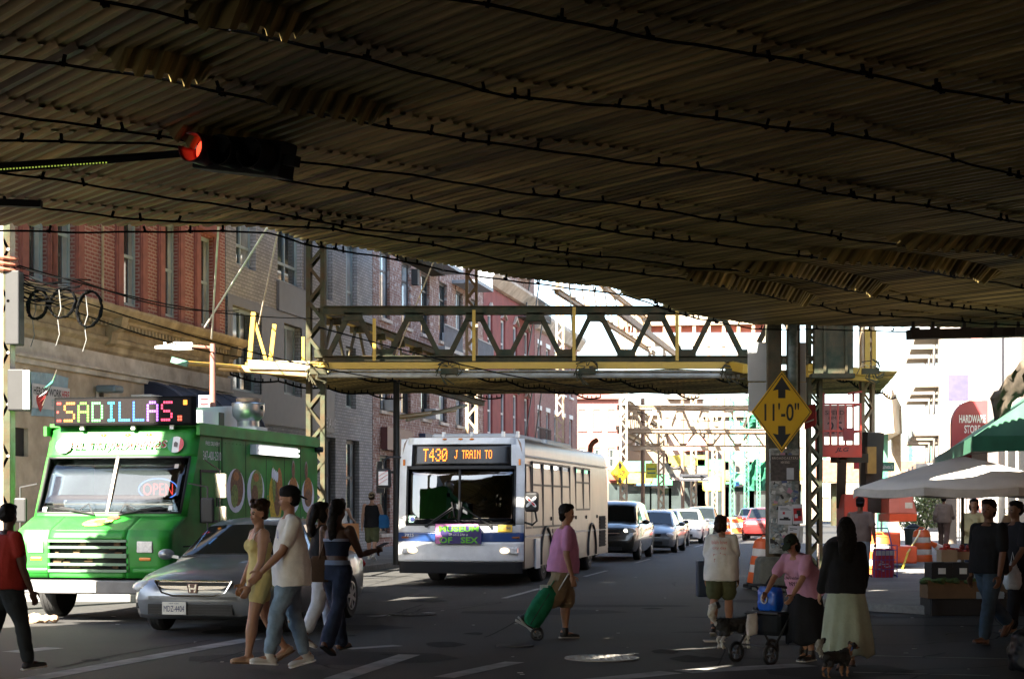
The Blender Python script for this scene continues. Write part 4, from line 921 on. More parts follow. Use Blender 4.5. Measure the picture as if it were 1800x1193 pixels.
# inside, hanging from the mirror
grp = 'cars queueing behind the bus'
M_silver = mat('dark_silver_paint', (.16, .18, .2), rough=.28, metal=.5, var=.05, coat=.6)
def lane(c, Y): p = street(c, Y); return p.x/p.y*F+900
sedan('dark grey people carrier with one lit headlamp right behind the bus', lane(-7.35, 52.5), 52.5, mat('dark_olive_paint', (.055, .052, .042), rough=.25, metal=.4, coat=.7), suv=True, h=1.75, w_=1.98, L_=5.0, head=E_head, group=grp, name='people_carrier')
sedan('silver blue saloon with a wide strip of lit headlamps behind the people carrier', lane(-7.0, 60), 60, M_silver, head=E_head, group=grp, name='queueing_car', w_=1.9)
sedan('dark saloon half hidden behind the silver blue saloon', lane(-7.5, 67), 67, mat('black_paint', (.02, .022, .025), rough=.25, metal=.3, coat=.7), group=grp, name='queueing_car')
sedan('white saloon between two dark cars in the queue', lane(-7.3, 74), 74, mat('white_car_paint', (.72, .72, .7), rough=.3, coat=.5, var=.03), group=grp, name='queueing_car')
sedan('last dark green grey car of the queue beside the barrier', lane(-7.3, 82), 82, mat('green_grey_paint', (.09, .11, .11), rough=.25, metal=.4, coat=.7), group=grp, name='queueing_car', h=1.55)
sedan('dark red car seen from behind beside the poster covered column', 1343, 80, mat('dark_red_paint_car', (.18, .02, .02), rough=.25, metal=.2, coat=.7), rz=TH, name='parked_car', h=1.5)
sedan('pale silver car parked far down the street behind the orange barriers', 1322, 98, mat('pale_silver', (.6, .6, .6), rough=.3, metal=.4), rz=TH, name='parked_car')
# ---------------------------------------------------------------- bus. local: +x forward (towards the viewer), +y its left, z up
p = street(-7.93, 34.25); BUS = thing('city_bus', 'white and blue city bus with orange lit route display waiting under the truss', 'bus', (p.x, p.y, 0), TH+pi)
BL, BW, BH = 12.2, 2.59, 3.02
M_bw = mat('bus_white', (.82, .83, .81), rough=.32, var=.05, coat=.4, dirt=(.35, .33, .29), ds=1.6, amt=.35)
M_bside = mat('bus_side_shaded', (.17, .135, .11), rough=.3, metal=.35, var=.1, dirt=(.34, .24, .17), ds=1.2, amt=.6, stretch=(1, 1, .35))  # white side made grey-brown, its shade and warm reflections put into the colour
M_bblue = mat('bus_blue', (.02, .06, .20), rough=.3, var=.08, coat=.4)
def bsec(x, ins=0., ztop=BH, zlow=.36, rr_=.14):
    W_ = BW/2-ins; half = [(W_, zlow), (W_, .9), (W_, 1.5), (W_-.015, 2.3), (W_-.06, ztop-.26)]+[(W_-.06-rr_*1.2*(1-cos(a)), ztop-.26+.25*sin(a)) for a in (R(30), R(55), R(80))]+[(0, ztop)]
    return [(x, y, z) for y, z in half]+[(x, -y, z) for y, z in half[-2::-1]]
g = G(); g.loft([bsec(-BL), bsec(-.35)], cap=True); bod = g.build('body', M_bside, BUS)
cuts = []
for x in (-2.75, -9.3): c = G(); c.cyl((x, -2, .5), (x, 2, .5), .62, n=30); cuts.append(c.build('cutter', M_under))
c = G(); c.box(-.02-8.9, -BW/2+.09, .95, -.5, BW/2-.09, 2.55); cuts.append(c.build('cutter', M_under))
wins = [(-1.05, -.5, 1.2, 2.42), (-2.35, -1.25, 1.2, 2.5), (-3.55, -2.5, 1.2, 2.5), (-4.75, -3.7, 1.2, 2.5), (-5.95, -4.9, 1.2, 2.5), (-7.9, -6.85, 1.55, 2.5), (-9.0, -8.05, 1.55, 2.5)]
for x0, x1, z0, z1 in wins: c = G(); c.box(x0, -2, z0, x1, 2, z1); cuts.append(c.build('cutter', M_under))
cut(bod, cuts); bod.data.materials.clear(); bod.data.materials.append(M_bside)
bod.data.polygons.foreach_set('use_smooth', [True]*len(bod.data.polygons)); bod.data.set_sharp_from_angle(angle=R(35))
for x0, x1, z0, z1 in wins:
    for sd in (-1, 1):
        y = sd*(BW/2+.004); g = G(); f = .045
        for a, b in (((x0-f, z0-f), (x1+f, z0)), ((x0-f, z1), (x1+f, z1+f)), ((x0-f, z0), (x0, z1)), ((x1, z0), (x1+f, z1))): g.box(a[0], y-sd*.05, a[1], b[0], y, b[1])
        if z1 > 2.45: g.box(x0, y-sd*.045, z0+(z1-z0)*.64, x1, y-.006*sd, z0+(z1-z0)*.64+.045)
        wn = g.build('window', M_fr_dark, BUS); g = G(); g.quad((x0, y-sd*.03, z0), (x1, y-sd*.03, z0), (x1, y-sd*.03, z1), (x0, y-sd*.03, z1)); g.build('pane', G_side, wn, fix=False)
# skirt panels, rub rail, advertising panel, grilles on the viewer's side
for sd in (-1, 1):
    y = sd*BW/2
    g = G(); g.box(-BL+.1, y, .98, -.4, y+sd*.012, 1.02); g.box(-BL+.1, y, 2.62, -.4, y+sd*.01, 2.65); g.build('rub_rail', M_alu, BUS)
    ad = G(); ad.box(-6.3, y+sd*.002, .58, -3.55, y+sd*.014, 1.12); adp = ad.build('advert_panel', mat('maroon_advert', (.16, .06, .07), rough=.4, var=.3, vs=2), BUS)
    for i in range(5): g = G(); g.box(-6.0+i*.5, y+sd*.014, .68, -5.75+i*.5, y+sd*.017, .8+.06*(i % 3)); g.build('advert_mark', mat('ochre_ink', (.4, .25, .08), rough=.5), adp)
    g = G(); g.box(-11.7, y+sd*.002, .55, -10.6, y+sd*.01, 1.35)
    for i in range(9): g.box(-11.7, y+sd*.01, .58+i*.085, -10.6, y+sd*.03, .6+i*.085)
    g.build('engine_grille', M_under, BUS)
    for x in (-3.4, -6.8, -8.4, -10.2): g = G(); g.box(x-.06, y, 1.30, x+.06, y+sd*.02, 1.38); g.build('side_marker', M_black, BUS)
    for x in (-2.75, -9.3):
        g = G(); g.tube([(x+.66*cos(R(a)), y+sd*.01, .5+.66*sin(R(a))) for a in range(-10, 191, 10)], .035, 6); g.build('arch_trim', M_black, BUS)
for x in (-2.75, -9.3):
    for sd in (-1, 1): wheel(BUS, (x, sd*1.1, .5), .5, .3, sd, M_rimdk, 8)
g = G(); g.box(-11.9, -1.1, .3, -.3, 1.1, .45); g.build('chassis', M_under, BUS)
g = G(); g.box(-8.8, -1.15, .86, -.6, 1.15, .94); g.build('floor', mat('bus_floor', (.06, .06, .065), rough=.7), BUS)
M_seat = mat('bus_seat', (.04, .06, .16), rough=.6)
for x in (-3, -4.1, -5.2, -6.3, -7.4):
    for sd in (-1, 1): g = G(); g.box(x-.2, sd*.35, .95, x+.25, sd*1.1, 1.35); g.box(x-.28, sd*.35, 1.35, x-.18, sd*1.1, 1.95); g.build('seat', M_seat, BUS)
for y in (-.55, .55): g = G(); g.box(-8.0, y-.06, 2.5, -1.0, y+.06, 2.535); g.build('ceiling_light', emis('bus_tube', (.85, 1, .95), 1.6), BUS)
# front: built as one curved shell with openings left for display and windscreen
def front_pt(u, z):                                   # u -1..1 across (viewer's left is +y)
    y = u*(BW/2); bul = .18*(1-abs(u)**3.0); lean = -.16*max(0, (z-1.15)/1.85)**1.3
    return V((-.36+.16*0+bul+lean+.10, y*(1-.02*max(0, (z-2.3))), z))
def shell(u0, u1, z0, z1, off=0., nu=16, nz=8, th=.0):
    rows = [[front_pt(u0+(u1-u0)*i/nu, z0+(z1-z0)*j/nz)+V((off, 0, 0)) for i in range(nu+1)] for j in range(nz+1)]
    g = G(); g.loft(rows, closed=False); return g
def fpanel(name, m, u0, u1, z0, z1, off, par=BUS, th=.03):
    o = shell(u0, u1, z0, z1, off).build(name, m, par, smooth=True, fix=False); s_ = o.modifiers.new('thick', 'SOLIDIFY'); s_.thickness = th; s_.offset = 1 if False else 0; return o
fpanel('front_panel', M_bw, -1, 1, 1.08, 1.24, 0); fpanel('front_panel', M_bw, -1, -.87, 1.24, 2.98, 0); fpanel('front_panel', M_bw, .87, 1, 1.24, 2.98, 0); fpanel('front_panel', M_bw, -.87, .87, 2.86, 3.0, 0)
fpanel('front_panel', M_bw, -.87, -.80, 2.40, 2.86, 0); fpanel('front_panel', M_bw, .80, .87, 2.40, 2.86, 0)
fpanel('blue_band', M_bblue, -1, 1, .90, 1.08, .012)
fpanel('bumper', M_bw, -1, 1, .50, .895, .03)
fpanel('lower_bumper', M_under, -.98, .98, .26, .497, .03)
ws = fpanel('windscreen', G_dark, -.87, .87, 1.24, 2.37, -.005, th=.008)
fr = fpanel('windscreen_frame', M_black, -.015, .015, 1.24, 2.37, .02)
fpanel('windscreen_frame', M_black, -.875, .875, 2.36, 2.43, .01); fpanel('windscreen_frame', M_black, -.875, .875, 1.22, 1.26, .01)
fpanel('windscreen_frame', M_black, -.875, -.845, 1.26, 2.36, .012); fpanel('windscreen_frame', M_black, .845, .875, 1.26, 2.36, .012)
disp = fpanel('route_display', mat('display_black', (.008, .008, .008), rough=.25), -.80, .80, 2.43, 2.86, -.005)
E_or = emis('orange_led', (1, .22, .01), 4.5)
def led(s_, u0, z0, ph, pxw, par=disp):
    x = u0
    for ch in s_:
        if ch != ' ':
            a = front_pt(x, z0); b = front_pt(x+.05, z0); xa = (b-a).normalized(); ya = (front_pt(x, z0+.2)-a).normalized()
            n = xa.cross(ya)
            g = dots(ch, a+n*.03, xa, ya, pxw, ph, .004, .85); g.build('led_character', E_or, par, fix=False)
        x += (pxw*6)/(BW/2)*.98
# seen from the front the reading direction is the bus's +y to ... -y is viewer's right
def front_pt_v(u, z): return front_pt(u, z)
led('T430', -.60, 2.52, .037, .0225); led('J TRAIN TO', -.09, 2.57, .0245, .0133)
for u in (-.26, 0, .18): p = front_pt(u, 2.965); g = G(); g.ell((p.x+.02, p.y, p.z), (.03, .05, .02), 10, 6); g.build('marker_lamp', M_amber, BUS, smooth=True)
for u in (-.93, .93): p = front_pt(u, 2.5); g = G(); g.box(p.x, p.y-.02, p.z-.06, p.x+.05, p.y+.02, p.z+.06); g.build('side_marker', M_amber, BUS)
for sd in (-1, 1):
    u = .78*sd; p = front_pt(u, .72); g = G(); g.box(p.x-.08, p.y-.19, .65, p.x+.075, p.y+.19, .80); hl = g.build('headlamp', M_lamp, BUS, bevel=.03)
    g = G(); g.ell((p.x+.075, p.y-.06*sd-.02, .725), (.02, .105, .06), 14, 8); g.build('bulb', E_headw, hl, smooth=True)
    p = front_pt(.88*sd, .985); g = G(); g.box(p.x, p.y-.08, .965, p.x+.05, p.y+.08, 1.005); g.build('indicator', mat('dark_amber', (.2, .06, .02), rough=.3), BUS, bevel=.01)
p = front_pt(.7, 1.16); 
g = G(); q = front_pt(.72, 1.165); g.box(q.x+.02, q.y-.15, q.z-.07, q.x+.045, q.y+.15, q.z+.075); pl = g.build('number_plate', M_plateY, BUS, bevel=.004)
text('4-0194J', M_navy, pl, 'plate_number', (q.x+.047, q.y, q.z), (0, 1, 0), (0, 0, 1), w=.24, h=.08, t=.002)
q = front_pt(-.85, 1.05); text('7025', M_white, BUS, 'fleet_number', (q.x+.055, q.y+.05, 1.03), (.15, 1, 0), (0, 0, 1), w=.2, h=.062, t=.004)
# advertising board on the front
g = G(); bd = [(-.46, .20), (.40, .20), (.47, .09), (.47, -.20), (-.46, -.20)]
ad = G(); ad.prism([(x*1.02, z) for x, z in bd], (.0, 0, 1.06), (0, 1, 0), (0, 0, 1), .03); adb = ad.build('advert_board', mat('purple_advert', (.045, .03, .13), rough=.4, var=.15), BUS)
g = G(); g.prism([(-.46, .2), (.40, .2), (.43, .16), (-.36, .15), (-.36, -.0), (-.30, -.08), (-.37, -.2), (-.46, -.2)], (.031, 0, 1.06), (0, 1, 0), (0, 0, 1), .003); g.build('pink_shape', mat('pink_ink', (.62, .2, .4), rough=.45), adb)
M_gl = mat('green_ink', (.12, .42, .03), rough=.45)
text('MUSEUM', M_gl, adb, 'lettering', (.036, .02, 1.16), (0, 1, 0), (0, 0, 1), w=.82, h=.115, bold=.03); text('OF   SEX', M_gl, adb, 'lettering', (.036, .02, .935), (0, 1, 0), (0, 0, 1), w=.8, h=.125, bold=.03)
text('5th ave & 27th st', M_white, adb, 'lettering', (.036, .01, 1.045), (0, 1, 0), (0, 0, 1), w=.40, h=.045)
adb.location = (.0, 0, 0)
# wipers, dashboard, driver's seat, sign card, mirrors, roof units
for a, b in (((-.52), (-.1)), ((.50), (.06))):
    pa = front_pt(a, 1.22)+V((.05, 0, 0)); pb = front_pt(b, 1.6)+V((.05, 0, 0)); g = G(); g.tube([pa, pa.lerp(pb, .5)+V((.02, 0, 0)), pb], .012, 5); g.tube([pa+V((0, .04, 0)), pb+V((0, .03, -.03))], .008, 5); g.tube([pb+V((0, -.02, .1)), pb+V((0, .04 if a < 0 else -.04, -.2))], .014, 5); g.cyl(pa-V((.04, 0, 0)), pa+V((.03, 0, 0)), .035, n=8); g.build('wiper', M_black, BUS)
g = G(); g.box(-.75, -1.1, .95, -.25, 1.1, 1.28); g.build('dashboard', M_black, BUS)
g = G(); g.box(-.9, -.62, .95, -.8, .62, 1.5); g.build('partition', M_under, BUS)
g = G(); q = front_pt(-.62, 1.34); g.box(q.x-.04, q.y-.26, 1.28, q.x-.03, q.y+.26, 1.42); cd = g.build('notice_card', mat('mint_card', (.35, .6, .5), rough=.5), BUS); text('stop and request', M_navy, cd, 'lettering', (q.x-.028, q.y+.04, 1.36), (0, 1, 0), (0, 0, 1), w=.32, h=.04, t=.001); g = G(); g.cyl((q.x-.03, q.y-.19, 1.35), (q.x-.026, q.y-.19, 1.35), .05, n=16); g.build('round_mark', M_navy, cd)
for sd, zc_ in ((1, 1.70), (-1, 2.18)):
    yc = 1.46 if sd > 0 else -1.60; g = G(); g.box(-.30, yc-.14, zc_-.2, -.16, yc+.14, zc_+.2); mr = g.build('mirror', M_black, BUS, bevel=.05)
    g = G(); g.tube([(-.38, sd*1.24, 1.3), (-.3, yc, 1.24), (-.24, yc+sd*.1, 1.32), (-.24, yc+sd*.06, zc_-.15)] if sd > 0 else [(-.4, -1.2, 2.6), (-.3, -1.5, 2.62), (-.22, yc, 2.55), (-.22, yc, 2.3)], .022, 6); g.build('bracket', M_black, mr)
    g = G()
    if sd > 0:
        for k in range(4): a = R(45+90*k); g.ell((-.153, yc+cos(a)*.07, zc_+sin(a)*.07), (.008, .075, .032), 12, 6, Matrix.Rotation(a, 3, 'X'))
        g.c = 1; a = R(-45)
        for k in (1, 2): a = R(135*1 if k == 1 else -45); g.ell((-.147, yc+cos(a)*.06, zc_+sin(a)*.06), (.006, .05, .02), 12, 6, Matrix.Rotation(a, 3, 'X'))
    else:
        g.box(-.158, yc-.10, zc_-.14, -.153, yc+.10, zc_+.14); g.c = 1
        for k in range(3): g.beam((-.15, yc-.1, zc_-.12+k*.08), (-.15, yc+.1, zc_+.0+k*.08), .004, .035, up=(1, 0, 0))
    g.build('mirror_marking', [M_white, mat('signal_red', (.6, .03, .03), rough=.4)], mr)
g = G(); g.box(-4.5, -.9, 3.0, -1.4, .9, 3.13); g.box(-9.5, -.75, 3.0, -6, .75, 3.18); g.build('roof_unit', M_alu, BUS, bevel=.06)
g = G(); g.tube([(-11.6, .9, 2.95), (-11.6, .92, 3.2), (-11.65, .98, 3.3), (-11.75, 1.06, 3.36)], .07, 8); g.build('exhaust_stack', mat('rusty_pipe', (.2, .07, .03), rough=.8, var=.3), BUS, smooth=True)
for y in (-.5, .1, .75, 1.05): g = G(); g.box(-.9, y-.03, 3.0, -.8, y+.03, 3.14); g.build('aerial_mount', M_bw, BUS)
g = G(); g.prism([(0, 0), (.5, 0), (.5, .62), (0, .62)], (-1.9, 1.3, .32), (1, 0, 0), (0, 0, 1), -.03); g.build('mud_flap', M_bw, BUS)
# ---------------------------------------------------------------- food truck
p = street(-10.72, 24.0); TR = thing('food_truck', 'bright green step van food truck with a lit letter display on its roof edge', 'food truck', (p.x, p.y, 0), TH+pi)
M_tg = mat('truck_green', (.022, .26, .024), rough=.45, var=.22, vs=3.5, spec=.35, dirt=(.02, .17, .03), ds=5, amt=.6)
M_td = mat('truck_side_green', (.022, .24, .04), rough=.5, var=.3, vs=3, spec=.25, dirt=(.10, .17, .02), ds=.9, amt=.5)
TW, TL = 2.34, 6.7; hw = TW/2
# side outline: (x, z) of the nose from the bumper up to the roof
NOSE = [(0, .62), (.02, 1.16), (-.05, 1.28), (-.52, 1.47), (-.92, 2.34), (-.97, 2.46), (-1.06, 2.72), (-1.12, 2.78)]
def trsec(x, z0, z1, w_): return None
g = G()
GA, GB = -.62, .54
def strip(z0, z1, y0, y1, nm, m, off=0., par=TR, th=.03):
    def nx(z):
        for i in range(len(NOSE)-1):
            if NOSE[i][1] <= z <= NOSE[i+1][1]+1e-6: t = (z-NOSE[i][1])/(NOSE[i+1][1]-NOSE[i][1]); return NOSE[i][0]+(NOSE[i+1][0]-NOSE[i][0])*t
        return NOSE[-1][0]
    zs = sorted(set([z0, z1]+[z for _, z in NOSE if z0 < z < z1])); zz = []
    for a, b in zip(zs, zs[1:]): zz += [a+(b-a)*k/3 for k in range(3)]
    zz.append(zs[-1]); rows = []
    for z in zz:
        row = []
        for i in range(15):
            y = y0+(y1-y0)*i/14; e = max(0, (abs(y)-hw+.16)/.16); row.append((nx(z)+off-.11*e*e, y, z+.0))
        rows.append(row)
    g = G(); g.loft(rows, closed=False); o = g.build(nm, m, par, smooth=35, fix=False); s_ = o.modifiers.new('thick', 'SOLIDIFY'); s_.thickness = th; s_.offset = 0; return o
strip(.62, 1.47, -hw, GA, 'front_panel', M_tg); strip(.62, 1.47, GB, hw, 'front_panel', M_tg); strip(1.27, 1.47, GA, GB, 'bonnet', M_tg); strip(1.16, 1.27, GA, GB, 'bonnet', M_tg)
strip(.62, .70, GA, GB, 'front_panel', M_tg)
strip(2.34, 2.78, -hw, hw, 'brow', M_tg)
strip(1.47, 2.34, -hw, -hw+.07, 'windscreen_pillar', M_tg); strip(1.47, 2.34, hw-.07, hw, 'windscreen_pillar', M_tg); strip(1.47, 1.52, -hw+.07, hw-.07, 'windscreen_frame', M_tg)
strip(1.52, 2.34, -.02, .02, 'windscreen_bar', M_fascia, .012)
wsc = strip(1.52, 2.34, -hw+.07, hw-.07, 'windscreen', G_clear, -.01, th=.006)
for a, b, y0, y1 in ((1.515, 1.54, -hw+.06, hw-.06), (2.32, 2.345, -hw+.06, hw-.06)): strip(a, b, y0, y1, 'windscreen_seal', M_black, .008, wsc)
for y0, y1 in ((-hw+.06, -hw+.085), (hw-.085, hw-.06)): strip(1.54, 2.32, y0, y1, 'windscreen_seal', M_black, .008, wsc)
# sides, roof, rear with a door window
for sd in (-1, 1):
    y = sd*hw
    pf = [(-.11, .62), (-.09, 1.16), (-.16, 1.28), (-.63, 1.47), (-1.03, 2.34), (-1.08, 2.46), (-1.17, 2.72), (-1.23, 2.78)]
    g = G(); g.prism([(-TL, .62), (-.98, .62)]+[(-.11, .62)]+pf[1:]+[(-TL, 2.78)], (0, y-sd*.03, 0), (1, 0, 0), (0, 0, 1), -sd*.03)
    o = g.build('side_panel', M_td, TR); c1 = G(); c1.box(-1.78, -2, 1.42, -1.17, 2, 2.12); c2_ = G(); c2_.cyl((-1.05, -2, .42), (-1.05, 2, .42), .46, n=24); c3 = G(); c3.cyl((-4.7, -2, .42), (-4.7, 2, .42), .46, n=24)
    cut(o, [c1.build('cutter', M_under), c2_.build('cutter', M_under), c3.build('cutter', M_under)]); o.data.materials.clear(); o.data.materials.append(M_td)
    g = G(); g.quad((-1.78, y-sd*.02, 1.42), (-1.17, y-sd*.02, 1.42), (-1.17, y-sd*.02, 2.12), (-1.78, y-sd*.02, 2.12)); g.build('door_window', G_dark, TR, fix=False)
    g = G(); 
    for a, b in (((-1.82, 1.38), (-1.13, 1.42)), ((-1.82, 2.12), (-1.13, 2.16)), ((-1.82, 1.42), (-1.78, 2.12)), ((-1.17, 1.42), (-1.13, 2.12))): g.box(a[0], y, a[1], b[0], y+sd*.012, b[1])
    g.box(-1.9, y, .75, -1.885, y+sd*.008, 2.6); g.box(-2.0, y, .7, -1.99, y+sd*.006, 2.7); g.build('door_trim', M_black, TR)
    g = G(); g.box(-TL, y, 2.66, -1.0, y+sd*.05, 2.80); g.build('gutter_rail', M_td, TR)
g = G(); g.box(-TL, -hw, 2.785, -1.1, hw, 2.84); g.box(-TL, -hw+.03, .62, -TL+.05, hw-.03, 2.783); g.build('roof', M_td, TR)
g = G(); g.box(-TL+.1, -hw+.1, .55, -.2, hw-.1, .66); g.build('floor', M_under, TR)
g = G(); g.box(-2.6, -hw+.05, .7, -2.5, hw-.05, 2.7); g.build('bulkhead', mat('van_interior', (.3, .31, .3), rough=.7, var=.2), TR)
g = G(); g.box(-1.2, -.95, .7, -.45, .95, 1.44); g.build('dashboard', M_black, TR)
for y in (-.55, .55): g = G(); g.box(-2.1, y-.25, 1.0, -1.6, y+.25, 1.15); g.box(-2.15, y-.24, 1.15, -2.05, y+.24, 1.8); g.build('seat', M_black, TR)
# grille, bumper, lamps
g = G(); g.box(-.12, GA, .70, -.05, GB, 1.16); gr = g.build('grille', M_under, TR)
g = G()
for z in (.70, .79, .90, 1.03, 1.12): g.box(-.05, GA-.01, z, .045, GB+.01, z+.035 if z != .90 else z+.06)
g.build('grille_bar', mat('green_grey_bar', (.16, .26, .17), rough=.5, var=.2), gr)
rr = random.Random(4); g = G()
for i in range(26): y = rr.uniform(GA+.02, GB-.1); z = rr.uniform(.72, 1.08); g.box(-.05, y, z, -.02, y+rr.uniform(.02, .12), z+rr.uniform(.01, .06))
o = g.build('engine_clutter', mat('rust_brown', (.12, .065, .03), rough=.8, var=.5, vs=9), gr); o['kind'] = 'stuff'
g = G(); g.box(-.1, -hw-.02, .40, .16, hw+.02, .59); g.build('bumper', mat('dark_grey_bumper', (.16, .16, .165), rough=.5, metal=.3, var=.15, dirt=(.08, .08, .08), ds=3), TR, bevel=.02)
g = G(); g.box(.16, -.16, .42, .175, .16, .58); pl = g.build('number_plate', M_plate, TR, bevel=.004); text('26692-MN', mat('faded_plate_ink', (.35, .33, .3)), pl, 'plate_number', (.177, 0, .5), (0, 1, 0), (0, 0, 1), w=.26, h=.07, t=.002)
for sd in (-1, 1):
    yc = .82*sd
    g = G(); g.box(-.03, yc-.14, .96, .035, yc+.14, 1.15); fr_ = g.build('headlamp_bezel', M_chrome, TR, bevel=.03)
    g = G(); g.box(.03, yc-.115, .975, .05, yc+.115, 1.135); g.build('headlamp', M_lamp, fr_, bevel=.02)
    g = G(); g.box(0, yc-.09, .86, .035, yc+.09, .91); g.build('indicator', M_amber, TR, bevel=.015)
    g = G(); g.box(-.02, yc-.19, .68, .04, yc+.19, .76); g.build('fender_lip', M_tg, TR, bevel=.03)
    g = G(); g.beam((-.7, sd*(hw+.0), 1.95), (-.72, sd*(hw+.28), 1.9), .02, .02); g.beam((-.72, sd*(hw+.28), 1.9), (-.72, sd*(hw+.28), 1.05), .02, .02); g.beam((-.72, sd*(hw+.28), 1.07), (-.5, sd*hw, 1.05), .02, .02); g.build('mirror_arm', M_black, TR)
    g = G(); g.box(-.76, sd*(hw+.18), 1.38, -.7, sd*(hw+.38), 1.75); g.build('mirror', M_black, TR, bevel=.03)
    g = G(); p0 = (-.50, sd*.18, 1.50); p1 = (-.62, sd*.95, 1.60); g.tube([p0, (-.50, sd*.5, 1.56), p1], .014, 5); g.tube([(-.54, sd*.5, 1.57), (-.66, sd*1.0, 1.63)], .018, 5); g.tube([(-.5, sd*.2, 1.5), (-.52, sd*.28, 1.66), (-.54, sd*.42, 1.58)], .008, 4); g.build('wiper', M_black, TR)
    for x in (-1.05, -4.7): wheel(TR, (x, sd*(hw-.16), .41), .41, .26, sd, M_white if x < -2 else M_rim, 6)
for y in (-.28, .10, .43): g = G(); g.ell((-1.035, y, 2.66), (.03, .055, .025), 10, 6); g.build('marker_lamp', M_amber, TR, smooth=True)
# brow lettering and flag emblems
BR = V((-.885, 0, 2.49)); ya = V((-.09, 0, .26)).normalized()
M_letr = mat('red_letters', (.40, .012, .02), rough=.5)
text('EL TRI JALAPEÑOS', M_white, TR, 'lettering_outline', (-.926, .02, 2.52), (0, 1, 0), ya, w=1.46, h=.18, t=.004, shear=.1, bold=.02)
text('EL TRI JALAPEÑOS', mat('brow_red', (.30, .004, .008), rough=.6, spec=.2), TR, 'lettering', (-.926, .02, 2.52), (0, 1, 0), ya, w=1.44, h=.16, t=.008, shear=.1, bold=.008)
def badge(y, kind):
    o = bpy.data.objects.new('flag_badge', None); n = V((0, 1, 0)).cross(ya)
    g = G(); c = V((-.945, y, 2.51)); r = .125
    def disc(z0, z1, x0, x1, off):                     # slice of a disc
        pts = []
        for k in range(25):
            a = 2*pi*k/24; x = max(x0, min(x1, r*cos(a))); z = max(z0, min(z1, r*sin(a))); pts.append((x, z))
        g.prism(pts, c+n*(off-.008), (0, 1, 0), ya, .002)
    mats = [M_white, mat('flag_red', (.55, .06, .07), rough=.5), mat('flag_blue', (.05, .07, .25), rough=.5), mat('flag_green', (.02, .25, .12), rough=.5), mat('flag_brown', (.12, .1, .09), rough=.6)]
    disc(-r, r, -r, r, .026)
    if kind == 'stripes':
        g.c = 1
        for k in range(4): disc(-r+.02+k*.055, -r+.045+k*.055, -r, r, .029)
        g.c = 2; disc(.0, r, -r, 0.01, .032)
    else:
        g.c = 3; disc(-r, r, -r, -.05, .029); g.c = 1; disc(-r, r, .06, r, .029); g.c = 4; g.prism([(-.02, -.035), (.03, -.04), (.035, .02), (.0, .045), (-.025, .02)], c+n*.029, (0, 1, 0), ya, .002)
    g.build('flag_badge', mats, TR)
badge(-.86, 'stripes'); badge(.88, 'tricolour')
# food emblem on the bonnet
g = G(); c = V((-.29, .0, 1.385)); xa = V((0, 1, 0)); yb = V((-.46, 0, .2)).normalized(); n = xa.cross(yb)
def spot(g, cx, cy, rx, ry, off, rot=0, k=18): g.prism([(cx+rx*cos(a)*cos(rot)-ry*sin(a)*sin(rot), cy+rx*cos(a)*sin(rot)+ry*sin(a)*cos(rot)) for a in [2*pi*i/k for i in range(k)]], c+n*off, xa, yb, .002)
spot(g, -.02, -.02, .22, .13, .022, .3); g.c = 1; spot(g, .16, .12, .09, .06, .026, .4); spot(g, 0, .0, .08, .05, .026, .2); g.c = 2; spot(g, -.08, .0, .16, .05, .026, .35); spot(g, .08, -.06, .1, .03, .026, .3)
g.build('food_emblem', [mat('cheese_yellow', (.6, .5, .1), rough=.5, var=.3, vs=20), mat('tomato_red', (.5, .05, .03), rough=.5), mat('salad_green', (.12, .4, .06), rough=.5)], TR)
# lit display on the roof edge
LD = bpy.data.objects.new('led_display', None); COL.objects.link(LD); LD.parent = TR; LD.location = (-.93, 0, 2.80)
g = G(); g.box(-.16, -1.02, .0, .0, 1.14, .42); g.build('casing', M_cable, LD, bevel=.01)
g = G(); g.box(.0, -.99, .03, .006, 1.11, .39)
g.build('screen', mat('screen_dark', (.010, .008, .008), spec=.1, rough=.7, var=.2, vs=40), LD)
hues = [('E', (1, .05, .03)), ('S', (1, .35, .03)), ('A', (.2, .9, .05)), ('D', (.15, 1, .2)), ('I', (.02, .75, .9)), ('L', (.03, .3, 1)), ('L', (.02, .2, 1)), ('A', (.5, .15, 1)), ('S', (1, .06, .15)), ('.', (.9, .1, .05))]
y = -1.08
for i, (ch, col) in enumerate(hues):
    g = dots(ch, (.006, y, .06), (0, 1, 0), (0, 0, 1), .0365, .042, .003, .8)
    if i == 0:
        g2 = G(); 
        for f in g.f:
            q = [g.v[k] for k in f]
            if min(v[1] for v in q) > -.99: g2.quad(*q)
        g = g2
    g.build('led_letter', emis('led_colour_%d' % i, col, 2.4), LD, fix=False)
    y += .0365*(6 if ch != 'I' else 5.6)
g = G(); g.box(.006, 1.0, .29, .011, 1.06, .36); g.build('amber_pixel_block', emis('led_amber', (1, .35, .03), 2), LD)
for yy in (-.6, .2, .8): g = G(); g.box(-.1, yy-.03, -.06, -.04, yy+.03, 0); g.build('mount', M_alu, LD)
# open sign behind the glass
OS = bpy.data.objects.new('open_sign', None); COL.objects.link(OS); OS.parent = TR; OS.location = (-.90, .62, 1.87)
text('OPEN', emis('neon_red', (1, .06, .05), 7), OS, 'neon_letters', (.0, 0, 0), (0, 1, 0), (.0, 0, 1), w=.46, h=.17, bold=-.012)
g = G(); g.tube([(0, .30*cos(a), .155*sin(a)) for a in [2*pi*k/32 for k in range(32)]], .008, 5, closed=True); g.build('neon_ring', emis('neon_blue', (.15, .3, 1), 5), OS)
